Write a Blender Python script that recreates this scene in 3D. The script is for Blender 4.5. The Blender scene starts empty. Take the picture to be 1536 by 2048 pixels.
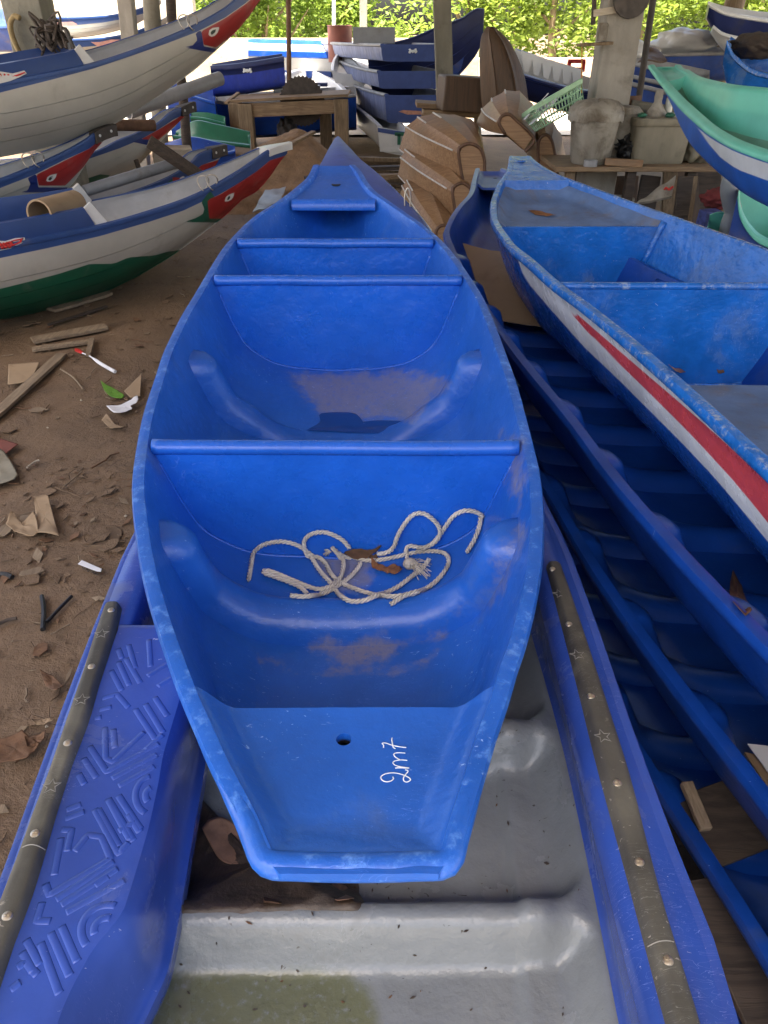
import bpy, bmesh, math, random
import numpy as np
from math import sin, cos, tan, pi, radians, sqrt, atan2, hypot
from mathutils import Vector, Matrix, Euler, noise
from mathutils.bvhtree import BVHTree

random.seed(7)
SC = bpy.context.scene
COL = SC.collection

# ---------------------------------------------------------------- camera model
F, TH, H = 1540.0, radians(32.0), 1.6
CT, ST = cos(TH), sin(TH)
CAM = Vector((0, 0, H))

def ray(px, py):
    a = (px - 768) / F
    b = (1024 - py) / F
    return Vector((a, CT + b * ST, -ST + b * CT))

def P(px, py, z):                       # point of the photograph on a level plane
    d = ray(px, py)
    return CAM + d * ((z - H) / d.z)

def PY(px, py, y):                      # point on an upright plane across the view
    d = ray(px, py)
    return CAM + d * (y / d.y)

def PN(px, py, pt, n):
    d = ray(px, py)
    return CAM + d * ((Vector(pt) - CAM).dot(n) / d.dot(n))

def PR(p):
    f = p[1] * CT - (p[2] - H) * ST
    u = p[1] * ST + (p[2] - H) * CT
    if f < 0.05: f = 0.05
    return (768 + F * p[0] / f, 1024 - F * u / f)

def lerp(a, b, t): return a + (b - a) * t
def clamp(x, a=0.0, b=1.0): return max(a, min(b, x))
def sstep(a, b, x):
    t = clamp((x - a) / (b - a)); return t * t * (3 - 2 * t)

def interp(x, xs, ys):                  # monotone cubic through the knots
    n = len(xs)
    if x <= xs[0]: return ys[0]
    if x >= xs[-1]: return ys[-1]
    i = 0
    while x > xs[i + 1]: i += 1
    h = xs[i + 1] - xs[i]
    d = [(ys[k + 1] - ys[k]) / (xs[k + 1] - xs[k]) for k in range(n - 1)]
    def m(k):
        if k == 0: return d[0]
        if k == n - 1: return d[-1]
        if d[k - 1] * d[k] <= 0: return 0
        return 2 * d[k - 1] * d[k] / (d[k - 1] + d[k])
    t = (x - xs[i]) / h
    a, b = ys[i], ys[i + 1]
    return ((2*t**3 - 3*t*t + 1) * a + (t**3 - 2*t*t + t) * h * m(i)
            + (-2*t**3 + 3*t*t) * b + (t**3 - t*t) * h * m(i + 1))

def catmull(pts, n):                    # smooth curve through points
    pts = [Vector(p) for p in pts]
    if len(pts) < 3:
        return [pts[0].lerp(pts[-1], k / n) for k in range(n + 1)]
    L = [0]
    for a, b in zip(pts, pts[1:]): L.append(L[-1] + max((b - a).length, 1e-6))
    out = []
    ext = [pts[0] * 2 - pts[1]] + pts + [pts[-1] * 2 - pts[-2]]
    for k in range(n + 1):
        s = L[-1] * k / n
        i = 0
        while i < len(pts) - 2 and s > L[i + 1]: i += 1
        t = (s - L[i]) / (L[i + 1] - L[i])
        p0, p1, p2, p3 = ext[i], ext[i + 1], ext[i + 2], ext[i + 3]
        out.append(0.5 * ((2 * p1) + (p2 - p0) * t + (2*p0 - 5*p1 + 4*p2 - p3) * t*t + (3*p1 - p0 - 3*p2 + p3) * t**3))
    return out

def sdf(poly, p):                       # signed distance to a polygon, positive inside
    x, y = p
    d = 1e9; ins = False
    n = len(poly)
    for i in range(n):
        x1, y1 = poly[i]; x2, y2 = poly[(i + 1) % n]
        ex, ey = x2 - x1, y2 - y1
        t = clamp(((x - x1) * ex + (y - y1) * ey) / (ex * ex + ey * ey + 1e-12))
        d = min(d, hypot(x - x1 - ex * t, y - y1 - ey * t))
        if (y1 > y) != (y2 > y) and x < (x2 - x1) * (y - y1) / (y2 - y1) + x1:
            ins = not ins
    return d if ins else -d

# ---------------------------------------------------------------- objects
ORG = {}
def org(o): return ORG.get(o.name, Vector((0, 0, 0))) if o else Vector((0, 0, 0))

def thing(name, label, cat, loc=(0, 0, 0), group=None):
    o = bpy.data.objects.new(name, None)
    COL.objects.link(o)
    o.location = loc
    o.empty_display_size = 0.1
    ORG[o.name] = Vector(loc)
    o['label'] = label; o['category'] = cat
    if group: o['group'] = group
    return o

def tag(o, label=None, cat=None, group=None, kind=None):
    if label: o['label'] = label
    if cat: o['category'] = cat
    if group: o['group'] = group
    if kind: o['kind'] = kind
    return o

def dup(o, delta=(0, 0, 0), label=None, rot=None, scale=None):
    r = o.copy(); COL.objects.link(r)
    r.location = o.location + Vector(delta)
    if rot is not None: r.rotation_euler = rot
    if scale is not None: r.scale = scale
    if label: r['label'] = label
    ORG[r.name] = Vector(r.location)
    for ch in [c for c in o.children]:
        c = ch.copy(); COL.objects.link(c); c.parent = r
        for g in [q for q in ch.children]:
            e = g.copy(); COL.objects.link(e); e.parent = c
    return r

class MB:
    def __init__(self):
        self.v = []; self.f = []; self.m = []; self.at = {}
    def add(self, vs, fs, mi=0):
        o = len(self.v)
        self.v += [Vector(q) for q in vs]
        for q in fs:
            self.f.append([o + i for i in q]); self.m.append(mi)
        return o
    def grid(self, rows, mi=0, cu=False, cv=False, flip=False):
        n, k = len(rows), len(rows[0])
        fs = []
        for i in range(n if cu else n - 1):
            for j in range(k if cv else k - 1):
                a = i * k + j; b = i * k + (j + 1) % k
                c = ((i + 1) % n) * k + (j + 1) % k; d = ((i + 1) % n) * k + j
                fs.append((a, d, c, b) if flip else (a, b, c, d))
        return self.add([p for r in rows for p in r], fs, mi)
    def box(self, c, s, R=None, mi=0, taper=1.0):
        c = Vector(c); x, y, z = s[0] / 2, s[1] / 2, s[2] / 2
        vs = []
        for dz in (-1, 1):
            k = taper if dz > 0 else 1
            for dx, dy in ((-1, -1), (1, -1), (1, 1), (-1, 1)):
                q = Vector((dx * x * k, dy * y * k, dz * z))
                vs.append(c + (R @ q if R else q))
        self.add(vs, [(3, 2, 1, 0), (4, 5, 6, 7), (0, 1, 5, 4), (1, 2, 6, 5), (2, 3, 7, 6), (3, 0, 4, 7)], mi)
    def bar(self, a, b, w, h, up=(0, 0, 1), mi=0):          # a plank from a to b
        a, b = Vector(a), Vector(b)
        d = (b - a).normalized(); up = Vector(up)
        s = d.cross(up)
        if s.length < 1e-4: s = d.cross(Vector((1, 0, 0)))
        s.normalize(); u = s.cross(d).normalized()
        vs = []
        for p in (a, b):
            for i, j in ((-1, -1), (1, -1), (1, 1), (-1, 1)):
                vs.append(p + s * (i * w / 2) + u * (j * h / 2))
        self.add(vs, [(0, 1, 2, 3), (7, 6, 5, 4), (0, 4, 5, 1), (1, 5, 6, 2), (2, 6, 7, 3), (3, 7, 4, 0)], mi)
    def tube(self, pts, r, n=10, mi=0, cap=True, flat=None):
        pts = [Vector(p) for p in pts]
        rows = []; up = None
        for i, p in enumerate(pts):
            d = (pts[min(i + 1, len(pts) - 1)] - pts[max(i - 1, 0)])
            d = d.normalized() if d.length > 1e-9 else Vector((0, 0, 1))
            if up is None:
                up = Vector((0, 0, 1)) if abs(d.z) < 0.9 else Vector((1, 0, 0))
            s = d.cross(up).normalized(); u = s.cross(d).normalized(); up = u
            rr = r(i / (len(pts) - 1)) if callable(r) else (r[i] if isinstance(r, (list, tuple)) else r)
            fl = flat or 1.0
            rows.append([p + s * (rr * cos(2 * pi * k / n)) + u * (rr * fl * sin(2 * pi * k / n)) for k in range(n)])
        o = self.grid(rows, mi, cv=True, flip=True)
        if cap:
            k = len(rows)
            self.f.append([o + j for j in range(n)]); self.m.append(mi)
            self.f.append([o + (k - 1) * n + j for j in reversed(range(n))]); self.m.append(mi)
    def lathe(self, prof, c=(0, 0, 0), n=28, R=None, mi=0):
        c = Vector(c); rows = []
        for r, z in prof:
            row = []
            for k in range(n):
                q = Vector((r * cos(2 * pi * k / n), r * sin(2 * pi * k / n), z))
                row.append(c + (R @ q if R else q))
            rows.append(row)
        self.grid(rows, mi, cv=True)
    def prism(self, poly, n, t, mi=0):                       # extrude a planar polygon by n*t
        poly = [Vector(p) for p in poly]; k = len(poly); n = Vector(n).normalized() * t
        vs = poly + [p + n for p in poly]
        fs = [tuple(reversed(range(k))), tuple(range(k, 2 * k))]
        fs += [(i, (i + 1) % k, k + (i + 1) % k, k + i) for i in range(k)]
        self.add(vs, fs, mi)
    def jitter(self, a, s=3.0, seed=0):
        for p in self.v:
            p += noise.noise_vector(p * s + Vector((seed, seed, 0))) * a
    def build(self, name, mats, parent=None, sharp=40, bevel=0, sub=0, at=None, seg=2, fix=True):
        me = bpy.data.meshes.new(name)
        o0 = org(parent)
        me.from_pydata([tuple(p - o0) for p in self.v], [], self.f)
        if not isinstance(mats, (list, tuple)): mats = [mats]
        for m in mats: me.materials.append(m)
        me.polygons.foreach_set('material_index', self.m)
        for an, vals in (at or {}).items():
            a = me.attributes.new(an, 'FLOAT', 'POINT')
            a.data.foreach_set('value', vals)
        if fix:
            bm = bmesh.new(); bm.from_mesh(me)
            bmesh.ops.recalc_face_normals(bm, faces=bm.faces)
            bm.to_mesh(me); bm.free()
        me.validate(); me.update()
        me.shade_smooth()
        if sharp < 180: me.set_sharp_from_angle(angle=radians(sharp))
        o = bpy.data.objects.new(name, me)
        COL.objects.link(o)
        ORG[o.name] = Vector(o0)
        if parent: o.parent = parent
        if bevel:
            b = o.modifiers.new('bevel', 'BEVEL'); b.width = bevel; b.segments = seg
            b.limit_method = 'ANGLE'; b.angle_limit = radians(35); b.harden_normals = False
        if sub:
            s = o.modifiers.new('sub', 'SUBSURF'); s.levels = sub; s.render_levels = sub
        return o

def bvh_of(*objs):
    vs = []; fs = []
    for o in objs:
        k = len(vs); w = org(o)
        vs += [v.co + w for v in o.data.vertices]
        fs += [[k + i for i in p.vertices] for p in o.data.polygons]
    return BVHTree.FromPolygons(vs, fs)

def hit(b, px, py, lift=0.0, z=None):                         # where the sight line of a pixel meets a surface
    d = ray(px, py).normalized()
    loc, nor, _, _ = b.ray_cast(CAM, d)
    if loc is None: return P(px, py, z if z is not None else 0.0), Vector((0, 0, 1))
    if nor.dot(d) > 0: nor = -nor
    return loc + nor * lift, nor
EXPO = 2.65
RY0, ZR = -1.8, 4.1
# ---------------------------------------------------------------- materials
class NT:
    def __init__(self, name):
        self.m = bpy.data.materials.new(name); self.m.use_nodes = True
        self.t = self.m.node_tree; self.n = self.t.nodes; self.l = self.t.links
        self.b = self.n['Principled BSDF']
        self.tc = self.n.new('ShaderNodeTexCoord')
    def nd(self, t, **kw):
        q = self.n.new(t)
        for k, v in kw.items():
            if k in q.inputs: q.inputs[k].default_value = v
            else: setattr(q, k, v)
        return q
    def link(self, a, b): self.l.new(a, b)
    def noise(self, scale, detail=5, rough=0.55, dist=0.0, stretch=None):
        q = self.nd('ShaderNodeTexNoise', Scale=scale, Detail=detail, Roughness=rough, Distortion=dist)
        src = self.tc.outputs['Object']
        if stretch:
            mp = self.nd('ShaderNodeMapping'); mp.inputs['Scale'].default_value = stretch
            self.link(src, mp.inputs['Vector']); src = mp.outputs['Vector']
        self.link(src, q.inputs['Vector'])
        return q.outputs['Fac']
    def ramp(self, fac, a, b, lo=0.0, hi=1.0):
        q = self.nd('ShaderNodeMapRange', clamp=True)
        q.inputs['From Min'].default_value = a; q.inputs['From Max'].default_value = b
        q.inputs['To Min'].default_value = lo; q.inputs['To Max'].default_value = hi
        q.interpolation_type = 'SMOOTHSTEP'
        self.link(fac, q.inputs['Value']); return q.outputs['Result']
    def mix(self, fac, a, b):
        q = self.nd('ShaderNodeMix', data_type='RGBA')
        for s, i in ((fac, 0), (a, 6), (b, 7)):
            if hasattr(s, 'is_output'): self.link(s, q.inputs[i])
            elif i == 0: q.inputs[0].default_value = s
            else: q.inputs[i].default_value = (*s, 1) if len(s) == 3 else s
        return q.outputs[2]
    def math(self, op, a, b=0.0):
        q = self.nd('ShaderNodeMath', operation=op)
        for s, i in ((a, 0), (b, 1)):
            if hasattr(s, 'is_output'): self.link(s, q.inputs[i])
            else: q.inputs[i].default_value = s
        return q.outputs[0]
    def attr(self, name):
        q = self.nd('ShaderNodeAttribute', attribute_name=name); return q.outputs['Fac']
    def col(self, c): 
        if hasattr(c, 'is_output'): self.link(c, self.b.inputs['Base Color'])
        else: self.b.inputs['Base Color'].default_value = (*c, 1)
    def bump(self, h, strength=0.3, dist=0.01):
        q = self.nd('ShaderNodeBump', Strength=strength, Distance=dist)
        self.link(h, q.inputs['Height']); self.link(q.outputs[0], self.b.inputs['Normal'])

def scl(c, k): return tuple(min(1, x * k) for x in c)

def paint(name, c, rough=0.35, var=0.18, vs=6, bump=0.25, bs=60, bd=0.004, dirt=None, layers=(), specks=None,
          stain=None, scr=0.0, coat=0.0, stretch=None, metal=0.0, soft=1.2, wear=None):
    """Painted or bare surface. layers: (attribute, colour[, softness]); dirt: (colour, amount, scale);
    stain: (attribute, colour) broken up by noise; specks: (colour, amount); scr: fine pale scratches."""
    t = NT(name)
    n1 = t.noise(vs, 6, 0.6, stretch=stretch)
    cur = t.mix(t.ramp(n1, 0.25, 0.75), scl(c, 1 - var), scl(c, 1 + var))
    for ly in layers:
        w = ly[2] if len(ly) > 2 else soft
        n2 = t.noise(vs * 1.3, 5)
        lc = t.mix(t.ramp(n2, 0.3, 0.7), scl(ly[1], 0.9), scl(ly[1], 1.06))
        cur = t.mix(t.ramp(t.attr(ly[0]), .02, 2 * w), cur, lc)
    if wear:                                    # worn rims: (attribute, colour)
        n5 = t.noise(45, 6, 0.7)
        f = t.math('MULTIPLY', t.ramp(t.attr(wear[0]), 0.15, 1.0), t.ramp(n5, 0.5, 0.72))
        cur = t.mix(f, cur, wear[1])
    r = rough
    if stain:
        n3 = t.noise(22, 8, 0.7)
        f = t.ramp(t.math('ADD', t.attr(stain[0]), t.math('MULTIPLY', t.math('SUBTRACT', n3, 0.5), stain[3] if len(stain) > 3 else 1.3)), 0.42, 0.95)
        n4 = t.noise(90, 4, 0.7)
        f = t.math('MULTIPLY', f, t.ramp(n4, 0.15, 0.5))
        cur = t.mix(t.math('MULTIPLY', f, stain[2] if len(stain) > 2 else 0.8), cur, stain[1])
    if dirt:
        n3 = t.noise(dirt[2], 8, 0.65, 0.4)
        f = t.ramp(n3, 0.62 - 0.3 * dirt[1], 0.85 - 0.15 * dirt[1])
        cur = t.mix(t.math('MULTIPLY', f, min(1, 0.5 + dirt[1])), cur, dirt[0])
        r = t.math('ADD', t.math('MULTIPLY', f, 0.35), rough)
    if specks:
        sc_ = (specks[2] if len(specks) > 2 else 55.0) * 1.6
        k_ = 0.74 - specks[1] * 0.5
        f = t.math('MULTIPLY', t.ramp(t.noise(sc_, 3, 0.6, 0.8, stretch=(1, 1.9, 1)), k_, k_ + 0.035), t.ramp(t.noise(7, 4), 0.47, 0.62))
        cur = t.mix(f, cur, specks[0])
    if scr:
        ns = t.noise(14, 2, 0.4, 3.0, stretch=(1, 5, 1))
        f = t.math('MULTIPLY', t.ramp(t.math('ABSOLUTE', t.math('SUBTRACT', ns, 0.5)), 0.006, 0.0), t.ramp(t.noise(5, 2), 0.5, 0.62))
        cur = t.mix(t.math('MULTIPLY', f, scr), cur, scl(tuple(x + 0.12 for x in c), 1.6))
    t.col(cur)
    if hasattr(r, 'is_output'): t.link(r, t.b.inputs['Roughness'])
    else:
        t.link(t.ramp(t.noise(18, 4), 0.2, 0.8, max(0.05, rough - 0.09), rough + 0.1), t.b.inputs['Roughness'])
    t.b.inputs['Metallic'].default_value = metal
    if coat: t.b.inputs['Coat Weight'].default_value = coat; t.b.inputs['Coat Roughness'].default_value = 0.15
    if bump:
        h = t.math('ADD', t.math('MULTIPLY', t.noise(bs, 5, 0.6), 0.6), t.math('MULTIPLY', t.noise(bs * 0.22, 3), 0.8))
        t.bump(h, bump, bd)
    return t.m

def wood(name, c1, c2, axis=0, scale=6, rough=0.75, bump=0.5, dirt=None):
    t = NT(name)
    st = [9.0, 9.0, 9.0]; st[axis] = 0.6
    n1 = t.noise(scale, 7, 0.65, 1.2, stretch=tuple(st))
    n2 = t.noise(scale * 0.5, 4)
    cur = t.mix(t.ramp(n1, 0.3, 0.7), c1, c2)
    cur = t.mix(t.ramp(n2, 0.45, 0.8, 0, 0.6), cur, scl(c1, 0.55))
    if dirt: cur = t.mix(t.ramp(t.noise(dirt[1], 6, 0.7), 0.45, 0.7, 0, 0.85), cur, dirt[0])
    t.col(cur); t.b.inputs['Roughness'].default_value = rough
    t.bump(n1, bump, 0.004)
    return t.m

BLUE = (0.015, 0.112, 0.50)
M = {}
M['blue'] = paint('main_blue', BLUE, 0.33, 0.16, 4, 0.5, 24, 0.010, dirt=((0.10, 0.15, 0.26), 0.22, 4), stain=('stain', (0.31, 0.26, 0.175), 0.55, 1.5), specks=((0.3, 0.45, 0.8), 0.16, 60), scr=0.5, wear=('wear', (0.12, 0.3, 0.75)))
M['blue_panel'] = paint('bulkhead_blue', (0.012, 0.115, 0.56), 0.3, 0.12, 5, 0.65, 22, 0.012, scr=0.3)
M['blue_rail'] = paint('rail_blue', (0.016, 0.115, 0.54), 0.28, 0.1, 8, 0.35, 50, 0.004, specks=((0.3, 0.45, 0.8), 0.1, 60))
M['white_ink'] = paint('white_marker', (0.85, 0.9, 0.92), 0.5, 0.03, 10, 0)
M['dark'] = paint('hole_shade', (0.01, 0.01, 0.012), 0.8, 0.1, 4, 0)  # near-black, stands in for the unlit depth of holes
M['lblue'] = paint('moulded_blue', (0.034, 0.082, 0.37), 0.22, 0.2, 4, 0.2, 30, 0.004, dirt=((0.14, 0.16, 0.25), 0.25, 6), specks=((0.5, 0.55, 0.75), 0.09, 45), scr=0.7)
M['fdk'] = paint('dull_blue_foredeck', (0.03, 0.065, 0.34), 0.5, 0.2, 5, 0.3, 30, 0.004, dirt=((0.13, 0.12, 0.15), 0.35, 5))
M['grey'] = paint('grey_gelcoat', (0.215, 0.23, 0.23), 0.27, 0.12, 5, 0.8, 18, 0.010, dirt=((0.15, 0.13, 0.10), 0.22, 5), specks=((0.05, 0.04, 0.025), 0.13, 34), stain=('algae', (0.125, 0.13, 0.055), 0.85, 0.5))
M['rub'] = paint('worn_rubber', (0.075, 0.072, 0.06), 0.55, 0.35, 7, 0.6, 40, 0.004, dirt=((0.17, 0.16, 0.12), 0.5, 6), specks=((0.4, 0.36, 0.3), 0.17, 45), scr=0.8)
M['steel'] = paint('screw_steel', (0.55, 0.5, 0.42), 0.35, 0.2, 60, 0.2, 90, 0.001, metal=0.9)
M['star'] = paint('scratched_star', (0.27, 0.26, 0.23), 0.6, 0.15, 60, 0)
M['rope'] = paint('rope_fibre', (0.56, 0.52, 0.44), 0.85, 0.2, 30, 0.5, 400, 0.001, dirt=((0.2, 0.17, 0.13), 0.35, 12))
M['leaf'] = paint('dry_leaf', (0.12, 0.062, 0.03), 0.75, 0.4, 30, 0.8, 60, 0.004)
M['leaf2'] = paint('orange_leaf', (0.2, 0.085, 0.03), 0.6, 0.4, 30, 0.8, 60, 0.004)
M['leaf3'] = paint('wet_leaf', (0.24, 0.135, 0.08), 0.5, 0.35, 22, 0.8, 40, 0.004)
M['green_leaf'] = paint('green_leaf', (0.10, 0.25, 0.02), 0.5, 0.15, 30, 0.4, 60, 0.003)
M['sludge'] = paint('wet_sludge', (0.055, 0.038, 0.025), 0.5, 0.5, 20, 1.0, 40, 0.008, dirt=((0.16, 0.13, 0.10), 0.5, 14))
M['cardboard'] = paint('cardboard', (0.30, 0.215, 0.13), 0.85, 0.12, 4, 0.25, 50, 0.002, dirt=((0.17, 0.11, 0.06), 0.2, 5))
M['ablue'] = paint('boat_blue_gloss', (0.012, 0.135, 0.50), 0.2, 0.22, 9, 0.8, 24, 0.012, dirt=((0.13, 0.2, 0.34), 0.35, 5), specks=((0.3, 0.4, 0.65), 0.12, 50), scr=0.4, wear=('wear', (0.3, 0.38, 0.5)))
M['adust'] = paint('dusty_blue_deck', (0.10, 0.17, 0.32), 0.5, 0.25, 8, 0.7, 50, 0.004, dirt=((0.16, 0.14, 0.13), 0.5, 7), specks=((0.35, 0.38, 0.45), 0.12, 60))
M['ahull'] = paint('striped_hull', (0.013, 0.10, 0.46), 0.25, 0.2, 7, 0.5, 35, 0.005, layers=(('d_white', (0.86, 0.88, 0.9)), ('d_red', (0.70, 0.085, 0.10))), wear=('wear', (0.3, 0.38, 0.5)))
M['bblue'] = paint('deep_blue', (0.006, 0.052, 0.30), 0.3, 0.25, 6, 0.4, 40, 0.004, specks=((0.3, 0.4, 0.7), 0.1, 50), dirt=((0.05, 0.08, 0.16), 0.25, 6))
M['bdusty'] = paint('faded_violet_blue', (0.04, 0.09, 0.33), 0.42, 0.25, 5, 0.4, 40, 0.004, dirt=((0.16, 0.15, 0.2), 0.45, 6))
M['teal'] = paint('teal_gelcoat', (0.13, 0.52, 0.40), 0.4, 0.08, 5, 0.3, 40, 0.004, specks=((0.03, 0.06, 0.05), 0.07, 22), dirt=((0.2, 0.36, 0.28), 0.1, 6))
M['teal_dust'] = paint('dusty_teal_floor', (0.14, 0.32, 0.24), 0.75, 0.15, 6, 0.4, 50, 0.004, dirt=((0.22, 0.3, 0.25), 0.35, 4), specks=((0.03, 0.03, 0.02), 0.08, 25))
M['thull'] = paint('teal_boat_outside', (0.012, 0.12, 0.52), 0.35, 0.2, 6, 0.3, 40, 0.004, layers=(('d_white', (0.74, 0.77, 0.8)), ('d_teal', (0.13, 0.52, 0.40))), dirt=((0.4, 0.45, 0.55), 0.12, 12))
M['conc'] = paint('weathered_concrete', (0.30, 0.28, 0.24), 0.9, 0.25, 5, 0.8, 30, 0.01, dirt=((0.12, 0.11, 0.09), 0.35, 3), stretch=(1, 1, 0.3))
M['conc2'] = paint('grey_green_concrete', (0.20, 0.19, 0.15), 0.9, 0.25, 5, 0.8, 30, 0.01, dirt=((0.08, 0.075, 0.06), 0.3, 4), stretch=(1, 1, 0.3))
M['wood'] = wood('old_bench_wood', (0.16, 0.10, 0.055), (0.30, 0.21, 0.12), 0)
M['woodz'] = wood('old_post_wood', (0.13, 0.09, 0.05), (0.27, 0.19, 0.11), 2)
M['woody'] = wood('dusty_plank', (0.17, 0.125, 0.08), (0.30, 0.23, 0.15), 1, dirt=((0.17, 0.12, 0.075), 5))
M['woodd'] = wood('dark_plank', (0.035, 0.026, 0.02), (0.085, 0.062, 0.045), 0)
M['woodp'] = wood('pale_plank', (0.42, 0.36, 0.27), (0.55, 0.48, 0.38), 0)
M['brownhull'] = wood('brown_resin_hull', (0.21, 0.115, 0.055), (0.36, 0.215, 0.11), 0, 4, 0.5, 0.35, dirt=((0.22, 0.15, 0.09), 2.5))
M['browndark'] = wood('dark_brown_hull', (0.06, 0.035, 0.018), (0.11, 0.06, 0.03), 2, 3, 0.55, 0.4)
M['seam'] = paint('white_seam', (0.6, 0.58, 0.55), 0.6, 0.2, 40, 0.3, 80)
M['glue'] = paint('brown_seam', (0.11, 0.055, 0.03), 0.5, 0.2, 30, 0.3, 60)
M['iron'] = paint('rusty_steel', (0.05, 0.04, 0.033), 0.65, 0.35, 14, 0.4, 60, 0.003)
M['rust'] = paint('rust_pole', (0.14, 0.075, 0.045), 0.8, 0.3, 12, 0.5, 60)
M['bucket'] = paint('dirty_white_plastic', (0.31, 0.285, 0.235), 0.55, 0.22, 7, 0.4, 30, 0.004, dirt=((0.11, 0.085, 0.055), 0.75, 6), stretch=(1, 1, 0.35))
M['bucket2'] = paint('stained_box_plastic', (0.24, 0.215, 0.155), 0.5, 0.2, 6, 0.4, 30, 0.004, dirt=((0.12, 0.10, 0.065), 0.5, 5), stretch=(1, 1, 0.35))
M['pgreen'] = paint('pale_green_plastic', (0.36, 0.58, 0.36), 0.45, 0.12, 8, 0.2, 40, dirt=((0.2, 0.22, 0.12), 0.2, 8))
M['paper'] = paint('white_paper', (0.75, 0.76, 0.78), 0.8, 0.06, 8, 0.3, 20, 0.005)
M['red'] = paint('red_plastic', (0.55, 0.03, 0.025), 0.35, 0.1, 10, 0.1)
M['bottle'] = paint('cloudy_bottle', (0.45, 0.48, 0.44), 0.2, 0.1, 10, 0.1)
M['greyp'] = paint('grey_plastic_pipe', (0.25, 0.26, 0.27), 0.35, 0.12, 7, 0.15, 40, dirt=((0.14, 0.12, 0.1), 0.25, 6))
M['white'] = paint('white_gelcoat', (0.66, 0.66, 0.64), 0.3, 0.06, 4, 0.2, 40, dirt=((0.35, 0.32, 0.26), 0.15, 5))
M['navy'] = paint('navy_gelcoat', (0.012, 0.022, 0.10), 0.35, 0.2, 5, 0.3, 40, 0.004, dirt=((0.03, 0.03, 0.05), 0.3, 4))
M['sblue'] = paint('skiff_blue', (0.04, 0.075, 0.25), 0.5, 0.2, 4, 0.3, 40, 0.004, dirt=((0.05, 0.07, 0.15), 0.3, 5))
M['sfade'] = paint('faded_skiff_side', (0.20, 0.23, 0.36), 0.5, 0.3, 6, 0.4, 40, 0.004, dirt=((0.45, 0.45, 0.47), 0.35, 7), stretch=(3, 3, 0.4))
M['tub'] = paint('tub_blue', (0.035, 0.065, 0.42), 0.4, 0.15, 6, 0.3, 30, dirt=((0.08, 0.09, 0.2), 0.3, 9), stretch=(3, 3, 0.5))
M['srim'] = paint('grey_skiff_rim', (0.30, 0.30, 0.30), 0.55, 0.2, 8, 0.3, 40, dirt=((0.2, 0.18, 0.15), 0.3, 6))
M['dgreen'] = paint('dark_green_gelcoat', (0.012, 0.115, 0.065), 0.35, 0.15, 6, 0.2, 40)
M['sand'] = paint('brown_sand', (0.25, 0.155, 0.085), 0.95, 0.2, 7, 1.0, 35, 0.02, dirt=((0.16, 0.09, 0.05), 0.4, 4))
M['barrel'] = paint('red_brown_drum', (0.20, 0.06, 0.04), 0.55, 0.2, 6, 0.3, 30)
M['brick'] = paint('yellow_stone', (0.36, 0.29, 0.19), 0.9, 0.3, 3, 0.8, 8, 0.03)
M['wall'] = paint('pale_stained_wall', (0.40, 0.35, 0.27), 0.95, 0.2, 2, 0.6, 12, 0.02, dirt=((0.22, 0.17, 0.11), 0.3, 1.4), stretch=(1, 1, 0.3))
M['roof'] = paint('grey_roof_sheet', (0.36, 0.34, 0.32), 0.7, 0.2, 2, 0.3, 20, dirt=((0.10, 0.06, 0.04), 0.3, 2))
M['blk'] = paint('black_plastic', (0.012, 0.012, 0.013), 0.45, 0.2, 10, 0.2)
# ---------------------------------------------------------------- hull loft
def resec(sec, K):
    pts = catmull([(x, z, 0) for x, z in sec], K)
    return [(p.x, p.y) for p in pts]

LIPP = [(1.0, -.010), (.86, -.001), (.5, 0), (.12, -.002), (0.0, -.012), (0.05, -.022), (.35, -.028)]

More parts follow.
